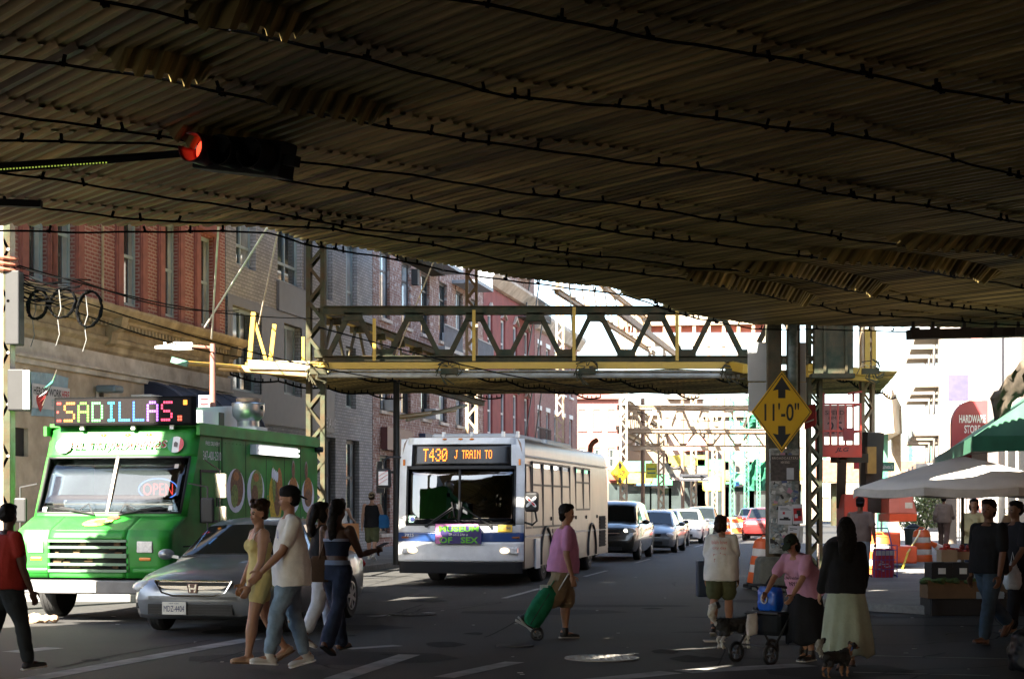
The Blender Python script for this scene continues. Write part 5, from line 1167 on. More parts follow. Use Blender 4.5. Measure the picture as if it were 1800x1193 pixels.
# side pictures, lettering and strip lamp on the viewer's side (+y)
ys = hw+.001
def plate(x, kind, par=TR):
    g = G(); z = 1.86; c = V((x, ys, z))
    def sp(cx, cz, rx, rz_, off, k=20, rot=0):
        rx *= 1.28; cx *= 1.28; rot *= .6
        g.prism([(cx+rx*cos(a)*cos(rot)-rz_*sin(a)*sin(rot), cz+rx*cos(a)*sin(rot)+rz_*sin(a)*cos(rot)) for a in [2*pi*i/k for i in range(k)]], c+V((0, off, 0)), (-1, 0, 0), (0, 0, 1), .002)
    mats = [mat('plate_picture', (.75, .77, .8), rough=.5, var=.1), mat('meat_brown', (.2, .09, .035), rough=.6, var=.5, vs=22), mat('salad_picture', (.2, .26, .05), rough=.6, var=.5, vs=25), mat('orange_food', (.4, .15, .03), rough=.6, var=.4, vs=22), mat('maize_yellow', (.65, .45, .04), rough=.6, var=.35, vs=18), mat('cup_grey', (.35, .3, .27), rough=.6)]
    if kind in (0, 1):
        sp(0, 0, .31, .34, .002); g.c = 1+kind; sp(.03, .05, .22, .29, .005, rot=.2); g.c = 2 if kind == 0 else 1; sp(-.05, -.08, .12, .18, .008, rot=-.3); g.c = 3; sp(.0, .22, .1, .07, .008)
    elif kind == 2:
        g.c = 4; sp(0, -.12, .25, .44, .002, rot=.12); g.c = 1; sp(.05, -.05, .13, .36, .005, rot=.12); g.c = 3; sp(.15, .12, .1, .28, .008, rot=.2); g.c = 2; sp(-.08, .12, .06, .3, .008, rot=.15); g.c = 0
        for i in range(4): sp(-.13+i*.06, .30-i*.02, .035, .09, .009, rot=-.4)
    else:
        sp(0, -.06, .27, .3, .002); g.c = 3; sp(0, .02, .19, .24, .005); g.c = 1; sp(.0, -.1, .16, .15, .008); g.c = 5; sp(-.08 if kind == 4 else 0, .38, .065, .16, .005); g.c = 1; sp(-.08 if kind == 4 else 0, .36, .05, .14, .008)
    g.build('food_picture', mats, par)
for i, x in enumerate((-2.6, -3.5, -4.45, -5.35, -6.15)): plate(x, i)
M_wlet = mat('white_letters', (.8, .8, .78), rough=.5)
for s_, x, w_, z in (('Carne Asada', -2.6, .66, 1.38), ('Tacos', -3.5, .3, 1.38), ('Torta Birria', -6.1, .55, 1.38)): text(s_, M_wlet, TR, 'lettering', (x, ys+.004, z), (-1, 0, 0), (0, 0, 1), w=w_, h=.10)
text('TACOS', MT['maize_yellow'], TR, 'lettering', (-4.05, ys+.004, 1.6), (0, 0, 1), (1, 0, 0), w=.4, h=.07)
text('FREE DELIVERY', M_wlet, TR, 'lettering', (-1.62, ys+.004, 2.55), (-1, 0, 0), (0, 0, 1), w=.56, h=.055); text('347-400-2510', M_wlet, TR, 'lettering', (-1.6, ys+.004, 2.37), (-1, 0, 0), (0, 0, 1), w=.72, h=.13)
g = G(); g.box(-5.3, hw, 2.44, -3.25, hw+.10, 2.60); sl_ = g.build('strip_lamp', M_white, TR)
for z in (2.47, 2.55): g = G(); g.cyl((-5.3, hw+.11, z), (-3.4, hw+.11, z), .026, n=8); g.build('tube', emis('white_tube', (1, .98, .9), 3.5), sl_)
g = G(); g.box(-1.5, ys, .82, -1.42, ys+.05, 1.25); g.build('grab_handle', M_white, TR)
g = G(); g.tube([(-1.28, hw+.02, 2.3), (-1.35, hw+.22, 2.15), (-1.35, hw+.22, 1.35), (-1.25, hw+.02, 1.25)], .014, 5); g.box(-1.4, hw+.13, 1.75, -1.34, hw+.31, 2.1); g.box(-1.4, hw+.13, 1.42, -1.34, hw+.31, 1.62); g.build('mirror', M_chrome, TR)
# roof: extractor fan, white board, box
FN = bpy.data.objects.new('extractor_fan', None); COL.objects.link(FN); FN.parent = TR; FN.location = (-4.5, .68, 2.84); FN.scale = (.6, .6, .74)
g = G(); g.box(-.45, -.4, 0, .45, .4, .12); g.build('base', M_alu, FN)
g = G(); g.lathe([(.3, .12), (.3, .25), (.42, .36), (.45, .5), (.45, .62), (.46, .63), (.44, .66), (.30, .66)], 28); g.build('housing', mat('spun_aluminium', (.62, .62, .6), rough=.28, metal=.9, var=.08, dirt=(.4, .37, .3), ds=4, amt=.4), FN, smooth=True)
g = G(); g.lathe([(.28, .66), (.33, .68), (.34, .74), (.3, .77), (0, .78)], 24); g.build('cap', mat('greasy_metal', (.3, .2, .13), rough=.5, metal=.4, var=.4), FN, smooth=True)
g = G(); g.ell((.1, .44, .55), (.09, .03, .05), 12, 8); g.build('vent', M_black, FN)
g = G(); g.prism([(-5.95, 2.845), (-2.0, 2.845), (-2.0, 3.10), (-5.95, 3.38)], (0, .30, 0), (1, 0, 0), (0, 0, 1), .05); g.build('roof_board', M_white, TR); g = G(); g.box(-1.75, .5, 2.845, -2.38, .98, 3.06); g.build('roof_box', M_white, TR)
g = G(); g.box(-2.62, .5, 2.845, -2.4, .98, 3.06); g.build('roof_box', M_black, TR)
g = G(); g.cyl((-TL+.1, hw-.02, 2.62), (-TL+.1, hw+.13, 2.62), .05); g.build('camera_dome', M_black, TR)
# small flag at the display's corner
FL_off = -.13
FL = thing('small_flag', 'small green white red flag sticking up at the left end of the lit display', 'flag', TR.location, TR.rotation_euler.z)
g = G(); g.tube([(-.86, -hw+.0, 3.1), (-.80, -hw+.26, 3.62)], .01, 5); g.build('stick', M_wood, FL)
g = G(); a = V((-.84, -hw+.05, 3.2)); b = V((-.80, -hw+.26, 3.6))
for i, t in enumerate((0, .34, .67)):
    g.c = i; pa = a.lerp(b, t); pb = a.lerp(b, t+.31); g.quad(pa, pb, pb+V((.02, -.13+.1*t, -.17)), pa+V((.02, -.2+.1*t, -.12)))
g.build('cloth', [MT['flag_red'], M_white, MT['flag_green']], FL, fix=False)

g = G()
for sd in (1, -1):
    y = sd*hw
    for x in (-2.05, -3.05, -4.0, -4.9, -5.75): g.box(x-.006, y, .66, x+.006, y+sd*.004, 2.64)
g.build('panel_seam', M_black, TR)
g = G(); rr = random.Random(6)
for x in [-2.0-.16*k for k in range(25)]:
    for z in (.72, 2.58): g.ell((x, hw+.002, z), (.009, .006, .009), 6, 4)
o = g.build('rivets', M_td, TR); o['kind'] = 'stuff'
g = G()
for y in (-.66, .58): g.box(-.0, y-.004, .70, .028, y+.004, 1.16)
g.build('front_seam', M_black, TR)
for y, z, m_ in ((-.98, 1.58, M_white), (.95, 1.6, M_white), (.93, 2.2, MT['pale_fascia'])):
    x = -.52-.40*(z-1.47)/.87; g = G(); g.prism([(-.03, -.035), (.03, -.035), (.03, .035), (-.03, .035)], (x+.012, y, z), (0, 1, 0), (-.4, 0, .87), .003); g.build('window_sticker', m_, TR)
# ================================================================ people and dogs
def remesh(g, name, mats, parent, vox, noise_amp=0., noise_s=9., smooth_it=3, seed=0, stretch=1., after=None):
    me = g.mesh(name, mats); o = bpy.data.objects.new(name, me); COL.objects.link(o)
    r = o.modifiers.new('r', 'REMESH'); r.mode = 'VOXEL'; r.voxel_size = vox; r.use_smooth_shade = True
    s_ = o.modifiers.new('s', 'SMOOTH'); s_.factor = .5; s_.iterations = smooth_it
    dg = bpy.context.evaluated_depsgraph_get(); dg.update()
    m2 = bpy.data.meshes.new_from_object(o.evaluated_get(dg)); m2.name = name; bpy.data.objects.remove(o); bpy.data.meshes.remove(me)
    if noise_amp:
        ns = [v.normal.copy() for v in m2.vertices]
        for v, n in zip(m2.vertices, ns):
            p = V((v.co.x, v.co.y, v.co.z*stretch))*noise_s+V((seed*3.1, seed*1.7, 0)); q = noise.noise(p)+.5*noise.noise(p*2.3); v.co += n*q*noise_amp
    m2.materials.clear()
    for m in (mats if isinstance(mats, (list, tuple)) else [mats]): m2.materials.append(m)
    m2.polygons.foreach_set('use_smooth', [True]*len(m2.polygons)); m2.polygons.foreach_set('material_index', [0]*len(m2.polygons))
    if after: after(m2)
    o = bpy.data.objects.new(name, m2); COL.objects.link(o)
    if parent: o.parent = parent
    return o
def blob(g, pts, rs, n=12):
    pts = [V(p) for p in pts]
    g.tube(pts, list(rs), n)
    for p, r in zip(pts, rs): g.ell(p, (r, r, r), n, 8)
def ring(c, xa, ya, rx, ry, n=18, sq=2.3):
    o = []
    for k in range(n):
        a = 2*pi*k/n; ca, sa = cos(a), sin(a)
        o.append(V(c)+V(xa)*rx*math.copysign(abs(ca)**(2/sq), ca)+V(ya)*ry*math.copysign(abs(sa)**(2/sq), sa))
    return o
def skin(name, col): return mat(name, col, rough=.5, var=.08, vs=12, spec=.4)
SK_TAN = skin('tan_skin', (.36, .19, .115)); SK_BR = skin('brown_skin', (.17, .08, .045)); SK_DK = skin('dark_skin', (.075, .035, .02)); SK_LT = skin('light_skin', (.42, .24, .16))
M_eye = mat('eye_dark', (.02, .014, .012), rough=.2); M_lip = mat('lips', (.24, .085, .07), rough=.45)
M_hair = mat('black_hair', (.008, .006, .005), rough=.6, spec=.12, var=.4, vs=30, stretch=(1, 1, .2)); M_hairb = mat('brown_hair', (.03, .015, .008), rough=.6, spec=.15, var=.4, vs=30)
def cloth(name, col, var=.12, bump=.25): return mat(name, col, rough=.85, var=var, vs=7, bump=bump, bs=25, spec=.2)
class Person: pass
def person(label, px, Y, yaw, H=1.72, skin_=SK_TAN, female=False, girth=1., lean=0., twist=0., head=(0, 0), legs=((0, 0), (0, 0)), stance=.5, arms=((0, 6, 10, 0), (0, 6, 10, 0)), top=None, bottom=None, shoes=None, hair=None, gaze=0, vox=.0085, zoff=0., loc=None, group=None, fingers=True, seed=1):
    """legs/arms: (left, right). leg=(hip flexion, knee flexion); arm=(flexion, abduction, elbow flexion, inward)"""
    P = Person(); p = at(px, 886, Y) if loc is None else V(loc)
    T = thing('person', label, 'person', (p.x, p.y, zoff), R(yaw), group); P.root = T; P.H = H
    hs = (.098 if female else .112)*H; hp = (.052)*H
    L = R(lean); s = V((sin(L), 0, cos(L))); f = V((cos(L), 0, -sin(L))); y = V((0, 1, 0))
    tw = R(twist); yr = V((-sin(tw), cos(tw), 0)); fr = (yr.cross(s)).normalized()
    thl, shl = .245*H, .25*H
    feet = []
    def leg(i):
        sd = 1 if i == 0 else -1; hip = V((0, sd*hp, 0)); a, k = R(legs[i][0]), R(legs[i][1]); sp = sd*stance*.05
        th = V((sin(a), sp, -cos(a))).normalized(); kn = hip+th*thl; b = a-k; sh = V((sin(b), sp*.3, -cos(b))).normalized(); an = kn+sh*shl
        tilt = max(-.9, min(.5, -b*.6)) if b < 0 else b*.5
        fd = V((cos(tilt if b > 0 else b*.9), 0, sin(tilt) if b > 0 else sin(b*.9)))      # foot direction: toe up in front, heel up behind
        return hip, kn, an, fd
    J = [leg(0), leg(1)]
    low = min(min(an.z, (an+fd*.15*H*.9).z-.0) for _, _, an, fd in J)-.045*H
    up = V((0, 0, -low)); pel = up.copy()
    J = [(h+up, k+up, a+up, fd) for h, k, a, fd in J]
    def sp_(t): return pel+s*t*H
    neck = sp_(.30)
    hy, hpit = R(head[0]), R(head[1])
    hf = Matrix.Rotation(hy, 3, 'Z') @ V((cos(hpit), 0, -sin(hpit))); hup = V((sin(hpit)*cos(hy), sin(hpit)*sin(hy), cos(hpit))); hs_ = hup.cross(hf)
    hc = neck+(s*.4+hup*.6).normalized()*.10*H
    P.hc, P.hf, P.hup, P.hs = hc, hf, hup, hs_
    HM = Matrix((hf, hs_, hup)).transposed()
    g = G()
    w = girth
    if female: TR_ = [(-.055, .07, .055), (-.02, .098, .07), (.03, .094, .066), (.09, .076, .055), (.13, .074, .055), (.19, .086, .066), (.235, .088, .058), (.27, .08, .046), (.30, .034, .034)]
    else: TR_ = [(-.055, .07, .055), (-.02, .092, .064), (.03, .09, .062), (.09, .085, .06), (.14, .09, .062), (.2, .102, .068), (.245, .106, .06), (.275, .09, .048), (.305, .036, .036)]
    def torso(g, t0, t1, off=0., drape=0., wk=1.):
        rs = []
        ts = [t0]+[t for t, _, _ in TR_ if t0 < t < t1]+[t1]
        for t in ts:
            for i in range(len(TR_)-1):
                if TR_[i][0] <= t <= TR_[i+1][0]: k = (t-TR_[i][0])/(TR_[i+1][0]-TR_[i][0]); rx = TR_[i][1]*(1-k)+TR_[i+1][1]*k; ry = TR_[i][2]*(1-k)+TR_[i+1][2]*k
            if t <= TR_[0][0]: rx, ry = TR_[1][1], TR_[1][2]
            if drape and t < .19: rx = max(rx, .1*drape+(.008 if t < .06 else 0)); ry = max(ry, .068*drape+(.018 if t < .06 else .006))
            k = max(0, min(1, t/.25)); yy = (y*(1-k)+yr*k).normalized(); ff = (f*(1-k)+fr*k).normalized()
            rs.append(ring(sp_(t), yy, ff, rx*H*w**.5+off, ry*H*w+off))
        g.loft(rs)
    torso(g, -.055, .305)
    if female: [g.ell(sp_(.20)+fr*.036*H*w+yr*sd*.04*H, (.046*H, .042*H, .044*H), 12, 8) for sd in (-1, 1)]
    for h, k, a, fd in J:
        blob(g, [h-V((0, 0, .01*H)), h.lerp(k, .45), k, k.lerp(a, .35), k.lerp(a, .75), a], [.058*H*w**.5, .05*H*w**.5, .034*H, .036*H*w**.5, .024*H, .021*H])
        blob(g, [a-fd*.02*H, a+fd*.06*H-V((0, 0, .022*H)), a+fd*.095*H-V((0, 0, .03*H))], [.018*H, .016*H, .011*H])
    AR = []
    for i in (0, 1):
        sd = 1 if i == 0 else -1; a, b, e, inw = [R(v) for v in arms[i]]
        sh = sp_(.268)+yr*sd*hs
        d1_ = (fr*sin(a)*cos(b)+yr*sd*sin(b)-V((0, 0, 1))*cos(a)*cos(b)).normalized(); el_ = sh+d1_*.175*H
        d2_ = (fr*sin(a+e)*cos(inw)-yr*sd*sin(inw)+yr*sd*sin(b)*.5*cos(a+e)-V((0, 0, 1))*cos(a+e)*cos(inw)).normalized(); wr = el_+d2_*.15*H
        blob(g, [sh, sh.lerp(el_, .5), el_, el_.lerp(wr, .4), wr], [.036*H*w**.5, .029*H*w**.5, .0235*H, .0225*H, .016*H])
        # hand: palm, four unequal fingers bent at the knuckle, thumb from the side of the palm
        nrm = (-yr*sd).normalized(); nrm = (nrm-d2_*nrm.dot(d2_)).normalized(); lat = d2_.cross(nrm).normalized()
        if lat.dot(fr) < 0 and abs(lat.dot(fr)) > .1: lat = -lat
        pal = wr+d2_*.045*H; M3 = Matrix((d2_, lat, nrm)).transposed()
        g.ell(pal-d2_*.005*H, (.034*H, .0235*H, .0125*H), 12, 8, M3)
        if fingers:
            for q, ln in zip((.017, .006, -.005, -.016), (.036, .041, .038, .03)):
                b0 = pal+d2_*.022*H+lat*q*H; b1 = b0+(d2_*.85+nrm*.35).normalized()*ln*.5*H; b2 = b1+(d2_*.5+nrm*.8).normalized()*ln*.5*H
                blob(g, [b0, b1, b2], [.0062*H, .0058*H, .005*H], 8)
            t0 = wr+d2_*.025*H+lat*.02*H; t1 = t0+(d2_*.6+lat*.7+nrm*.3).normalized()*.026*H; blob(g, [t0, t1, t1+(d2_*.9+nrm*.35).normalized()*.02*H], [.0085*H, .007*H, .0058*H], 8)
        AR.append((sh, el_, wr, d2_, pal))
    P.arm = AR; P.leg = J
    blob(g, [neck-s*.02*H, neck+s*.02*H, hc-hup*.03*H], [.034*H, .031*H, .031*H])
    # head: skull, jaw, brow, nose, lips, ears
    g.ell(hc+hup*.012*H-hf*.006*H, (.056*H, .045*H, .056*H), 18, 12, HM); g.ell(hc-hup*.022*H+hf*.012*H, (.04*H, .036*H, .046*H), 16, 10, HM); g.ell(hc-hup*.05*H+hf*.03*H, (.017*H, .018*H, .014*H), 10, 8, HM)
    g.ell(hc+hup*.006*H+hf*.045*H, (.008*H, .024*H, .006*H), 10, 6, HM)
    g.add([hc+hf*.045*H+hup*.002*H, hc+hf*.064*H-hup*.018*H, hc+hf*.044*H-hup*.02*H+hs_*.01*H, hc+hf*.044*H-hup*.02*H-hs_*.01*H], [(0, 1, 2), (0, 3, 1), (1, 3, 2), (0, 2, 3)])
    g.ell(hc+hf*.053*H-hup*.017*H, (.009*H, .009*H, .006*H), 8, 6, HM); g.ell(hc+hf*.046*H-hup*.032*H, (.007*H, .016*H, .006*H), 8, 6, HM)
    for sd in (-1, 1): g.ell(hc+hs_*sd*.045*H-hf*.005*H-hup*.005*H, (.011*H, .006*H, .018*H), 8, 6, HM); g.ell(hc+hf*.034*H-hup*.018*H+hs_*sd*.02*H, (.014*H, .013*H, .014*H), 8, 6, HM)
    def paint(me):
        for po in me.polygons:
            c = po.center-hc; x, yy, z = c.dot(hf)/H, c.dot(hs_)/H, c.dot(hup)/H
            if x > .03:
                if abs(z+.001) < .0034 and .011 < abs(yy) < .021: po.material_index = 1
                elif abs(z-.0125) < .0018 and .009 < abs(yy) < .026: po.material_index = 1
                elif abs(z+.033) < .005 and abs(yy) < .016: po.material_index = 2
    P.body = remesh(g, 'body', [skin_, M_eye, M_lip], T, vox, after=paint, smooth_it=2)
    # ---- clothing
    cv = max(.011, vox*1.25)
    if top:
        g = G(); t0, t1 = top.get('t', (-.04, .285)); off = top.get('off', .014)
        torso(g, t0, t1, off, top.get('drape', 0))
        if female: [g.ell(sp_(.20)+fr*.036*H*w+yr*sd*.04*H, (.046*H+off, .042*H+off, .044*H+off), 12, 8) for sd in (-1, 1)]
        sl_ = top.get('sleeve', .55)
        if sl_:
            for sh, el_, wr, d2_, pal in AR:
                if sl_ <= 1: e = sh.lerp(el_, sl_); blob(g, [sh, sh.lerp(e, .6), e-(e-sh)*.12], [.034*H*w**.4+off*.5, .032*H*w**.4+off*.8, .03*H*w**.4+off*1.1])
                else: e = el_.lerp(wr, sl_-1); blob(g, [sh, sh.lerp(el_, .5), el_, e], [.034*H+off*.6, .03*H+off*.7, .026*H+off*.8, .021*H+off])
            blob(g, [AR[0][0]-s*.004*H, sp_(.282), AR[1][0]-s*.004*H], [.032*H+off*.6, .034*H+off*.4, .032*H+off*.6])
        P.top = remesh(g, top.get('name', 'shirt'), top['m'], T, cv, top.get('wr', .010), 7, seed=seed, stretch=.55)
    if bottom:
        kind = bottom.get('kind', 'trousers')
        if kind == 'skirt':
            t1 = bottom.get('t1', .08); L_ = bottom['len']; rows = []; n = 48; c1 = sp_(t1); nr = 16
            mid = (J[0][2]+J[1][2])/2
            for j in range(nr+1):
                t = j/nr; z = c1.z-t*L_; c = V((c1.x+(mid.x-c1.x)*t*.6, c1.y, z)); k = min(1, t*3)
                rx = .085*H*w+(bottom['rx']-.085*H*w)*t**.7*1.0+.012*sin(t*pi); ry = .066*H*w+(bottom['ry']-.066*H*w)*t**.7
                row = []
                for i in range(n): a = 2*pi*i/n; fo = 1+.075*t*sin(a*9+seed+2*sin(a*2+t*2))+.05*t*sin(a*4+1.3); row.append(c+V((cos(a)*ry*fo, sin(a)*rx*fo, -.02*t*sin(a*5+seed))))
                rows.append(row)
            g = G(); g.loft(rows, cap=False); P.bottom = g.build(bottom.get('name', 'skirt'), bottom['m'], T, smooth=60, fix=False); P.bottom.modifiers.new('thick', 'SOLIDIFY').thickness = .008
        else:
            off = bottom.get('off', .012); g = G(); torso(g, -.055, bottom.get('t1', .05), off*.8)
            ln = bottom.get('len', 1.9); fl = bottom.get('flare', 0.)
            for h, k, a, fd in J:
                pts = [h, h.lerp(k, .5)]; rs = [.062*H*w**.5+off, .053*H*w**.5+off*1.1]
                if ln <= 1: pts.append(h.lerp(k, ln)); rs.append(.05*H*w**.5+off*1.4)
                else:
                    pts += [k, k.lerp(a, (ln-1)*.5), k.lerp(a, ln-1)]; rs += [.038*H+off*1.2, .036*H+off*1.3+fl*.5, .029*H+off*1.5+fl]
                blob(g, pts, rs)
            P.bottom = remesh(g, bottom.get('name', 'trousers' if ln > 1 else 'shorts'), bottom['m'], T, cv, bottom.get('wr', .010), 8, seed=seed+5, stretch=1.2)
    if shoes:
        for h, k, a, fd in J:
            g = G(); r = shoes.get('r', .027)*H; dn = V((0, 0, -1)); dn = (dn-fd*dn.dot(fd)).normalized()
            sdv = fd.cross(dn).normalized(); M3 = Matrix((fd, sdv, -dn)).transposed(); b = a+dn*.02*H
            g.ell(b-fd*.012*H, (.036*H, r*.9, r), 14, 8, M3); g.ell(b+fd*.055*H+dn*.006*H, (.058*H, r*1.0, r*.68), 14, 8, M3); g.ell(b+fd*.083*H+dn*.009*H, (.03*H, r*.98, r*.55), 14, 8, M3)
            if not shoes.get('low'): blob(g, [a, a+V((0, 0, .02*H))], [.028*H, .028*H])
            so_ = remesh(g, shoes.get('name', 'shoe'), shoes['m'], T, max(.009, vox), 0)
            g = G(); rs = []
            for t, wd in ((-.05, .6), (-.03, 1), (.03, .95), (.09, 1.1), (.107, .75)): rs.append([b+fd*t*H+sdv*u*r*wd+dn*zz for u, zz in ((-1.0, .016*H), (1.0, .016*H), (1.0, .026*H), (-1.0, .026*H))])
            g.loft(rs); g.build('sole', shoes.get('sole', M_white), so_, bevel=.004)
    if hair:
        g = G(); kind = hair['kind']; hm = hair.get('m', M_hair)
        def E(x, yy, z, rx, ry, rz_): g.ell(hc+hf*x*H+hs_*yy*H+hup*z*H, (rx*H, ry*H, rz_*H), 16, 10, HM)
        if kind != 'none':
            E(-.014, 0, .026, .056, .051, .05); E(-.026, 0, .0, .04, .05, .045); E(.018, 0, .05, .035, .036, .02)
        if kind in ('short', 'short_full'):
            [E(-.02, sd*.035, -.008, .022, .013, .03) for sd in (-1, 1)]
            if kind == 'short_full': E(-.03, 0, -.03, .03, .04, .035); E(0, 0, .05, .05, .048, .026)
        if kind == 'bun': E(-.045, 0, .055, .034, .04, .034); E(-.03, 0, .075, .03, .034, .022); [E(-.01+.01*i, .03*(-1)**i, .06+.006*i, .022, .022, .018) for i in range(4)]
        if kind in ('long', 'ponytail'):
            n_ = 9; bl = hair.get('len', .3); base = hc-hf*.03*H
            for i in range(n_): t = i/(n_-1); c = base-V((0, 0, 1))*t*bl*H-hf*(.022+.03*sin(t*2.4))*H; g.ell(c, ((.036 if kind == 'long' else .028)*H*(1-.3*t), (.062 if kind == 'long' else .035)*H*(1+.15*sin(t*3)-.2*t), .06*H), 12, 8, Matrix((V((hf.x, hf.y, 0)).normalized(), V((hs_.x, hs_.y, 0)).normalized(), V((0, 0, 1)))).transposed())
            [E(-.005, sd*.046, -.03, .03, .014, .05) for sd in (-1, 1)] if kind == 'long' else None
        if kind == 'chin': [E(-.01, sd*.04, -.03, .035, .016, .045) for sd in (-1, 1)]; E(-.04, 0, -.03, .03, .045, .05)
        if kind != 'none': remesh(g, 'hair', hm, T, max(.009, vox), .008, 22, seed=seed, smooth_it=1)
        cap = hair.get('cap')
        if cap:
            g = G(); E(-.006, 0, .035, .061, .053, .046); sgn = -1 if cap.get('back') else 1
            g.ell(hc+hf*sgn*.07*H+hup*(.026 if sgn > 0 else .012)*H, (.045*H, .042*H, .006*H), 16, 8, HM @ Matrix.Rotation(R(18 if sgn > 0 else -28), 3, 'Y')); remesh(g, 'cap', cap['m'], T, .009, 0)
    return P
# ---- materials of the clothing
C_wht = cloth('white_cotton', (.8, .78, .74)); C_blk = cloth('black_cotton', (.012, .012, .014)); C_red = cloth('rust_red_cotton', (.30, .028, .02)); C_yel = cloth('pale_yellow_knit', (.62, .52, .22)); C_pink = cloth('pink_cotton', (.58, .25, .42))
C_jean = cloth('light_denim', (.20, .28, .36), .3); C_djean = cloth('dark_denim', (.025, .035, .065), .3); C_khaki = cloth('khaki_cotton', (.26, .20, .12)); C_olive = cloth('olive_cotton', (.10, .11, .055)); C_grey = cloth('grey_brown_cotton', (.25, .19, .165)); C_sage = cloth('pale_green_linen', (.33, .38, .30), .1)
S_wht = {'m': mat('white_leather', (.55, .54, .5), rough=.5, var=.1)}; S_blk = {'m': mat('black_shoe', (.015, .015, .016), rough=.5), 'sole': mat('pale_sole', (.4, .38, .34), rough=.7)}; S_brn = {'m': mat('brown_leather', (.12, .055, .03), rough=.5), 'sole': M_black, 'low': True}
walk1 = ((26, 6), (-16, 22)); walk2 = ((-18, 26), (24, 4))
# man in red at the left edge: back to us, striding right
person('man in rust red t-shirt and dark jeans walking off at the left edge', 10, 16.4, 40, 1.60, SK_DK, legs=((-8, 14), (17, 6)), arms=((-18, 8, 15, 0), (10, 8, 10, 0)), head=(30, 5), lean=3, girth=1.3,
       top={'m': C_red, 'drape': 1.05, 'off': .016}, bottom={'m': cloth('charcoal_denim', (.022, .026, .028))}, shoes=S_blk, hair={'kind': 'short'}, seed=2)
# young woman in yellow
Yp = person('young woman in pale yellow playsuit with curly hair in a bun, walking', 457, 17.3, 205, 1.62, SK_TAN, True, girth=1.12, legs=((14, 6), (-12, 20)), arms=((8, 6, 18, 8), (4, 7, 24, 14)), head=(8, 3), lean=1,
       top={'m': C_yel, 'name': 'playsuit_top', 't': (-.05, .222), 'off': .006, 'sleeve': 0, 'wr': .003}, bottom={'m': C_yel, 'name': 'playsuit_shorts', 'len': .42, 'off': .006, 't1': .06, 'wr': .002}, shoes={'m': mat('tan_sandal', (.42, .27, .17), rough=.6), 'sole': mat('brown_sole', (.16, .09, .05), rough=.7), 'low': True}, hair={'kind': 'bun', 'm': M_hairb}, seed=3)
g = G()
for sd in (-1, 1):
    a = V((.062, sd*.06, 0)); sh = Yp.arm[0 if sd > 0 else 1][0]; c = Yp.root; n0 = sh.lerp(Yp.arm[1 if sd > 0 else 0][0], .2)
    pel = (Yp.leg[0][0]+Yp.leg[1][0])/2; top_ = n0+V((0.01, 0, .058)); fb = V((.105, n0.y*1.0, pel.z+.225*1.62)); bb = V((-.085, n0.y*.8, pel.z+.22*1.62))
    g.tube([fb, fb.lerp(top_, .6)+V((.025, 0, 0)), top_, top_.lerp(bb, .5)+V((-.02, 0, 0)), bb], .006, 5)
g.build('strap', M_white, Yp.root)
# young man, white baseball shirt
Lp = person('young man in white t-shirt, backwards black cap and ripped pale jeans walking left', 512, 16.95, 200, 1.77, SK_TAN, legs=((22, 12), (-6, 10)), arms=((24, 4, 22, 6), (-14, 8, 14, 0)), head=(-6, 2), lean=2,
       top={'m': C_wht, 'drape': 1.18, 't': (-.085, .285), 'off': .018, 'sleeve': .72, 'wr': .015}, bottom={'m': C_jean, 'off': .012, 'len': 1.86, 'wr': .015}, shoes=S_wht, hair={'kind': 'short', 'cap': {'m': C_blk, 'back': True}}, seed=4)
pz = (Lp.leg[0][0].z+Lp.leg[1][0].z)/2
for ch, dx, dz, nm in (('L', .012, .0, 'a'), ('A', -.012, -.018, 'b')):
    text(ch, mat('blue_print', (.03, .10, .38), rough=.7), Lp.root, 'shirt_emblem', (.145, .075-dx, pz+.205*1.77+dz), (0, 1, 0), (0, 0, 1), w=.055, h=.085, t=.008)
for i, (h, k, a, fd) in enumerate(Lp.leg):
    g = G(); c = k+V((.052, 0, .01)); g.ell(c, (.012, .045, .035), 10, 8); g.ell(c+V((-.005, .01, -.09)), (.012, .03, .02), 10, 8); g.build('ripped_knee', SK_TAN, Lp.root, smooth=True)
# woman in dark tube top, back to us, phone in her right hand
Wp = person('woman with long black hair, strapless top and dark jeans holding a phone', 592, 18.5, 62, 1.66, SK_DK, True, legs=((20, 8), (-18, 12)), arms=((4, 8, 10, 0), (22, 14, 78, -8)), head=(0, 14), lean=1,
       top={'m': cloth('dark_blue_satin', (.02, .028, .05)), 'name': 'tube_top', 't': (.10, .215), 'off': .008, 'sleeve': 0, 'wr': .004}, bottom={'m': C_djean, 'off': .009, 'len': 1.95, 'flare': .022}, shoes=S_brn, hair={'kind': 'ponytail', 'len': .2}, seed=6)
g = G(); pz = (Wp.leg[0][0]+Wp.leg[1][0])/2; rs = [ring(pz+V((0, 0, t*1.66)), V((0, 1, 0)), V((1, 0, 0)), rx*1.66+.014, ry*1.66+.013) for t, rx, ry in ((.045, .09, .063), (.075, .083, .059))]
g.loft(rs); g.build('waistband', cloth('pale_denim_band', (.2, .25, .36)), Wp.root, smooth=True)
g = G(); rs = [ring(pz+V((0, 0, t*1.66)), V((0, 1, 0)), V((1, 0, 0)), rx*1.66+.013, ry*1.66+.012) for t, rx, ry in ((.198, .086, .064), (.216, .086, .061))]; g.loft(rs); g.build('top_trim', cloth('pale_trim', (.24, .28, .38)), Wp.root, smooth=True)
def world(P, v): return P.root.matrix_basis @ V(v)
bpy.context.view_layer.update()
h = world(Wp, Wp.arm[1][4]); d = (Wp.root.matrix_basis.to_3x3() @ Wp.arm[1][3]); g = G(); g.beam(h-d*.02+V((0, 0, .03)), h+d*.13+V((0, 0, .05)), .072, .009)
tag(g.build('phone', M_black, bevel=.003), 'black phone in the right hand of the woman in dark jeans', 'phone')
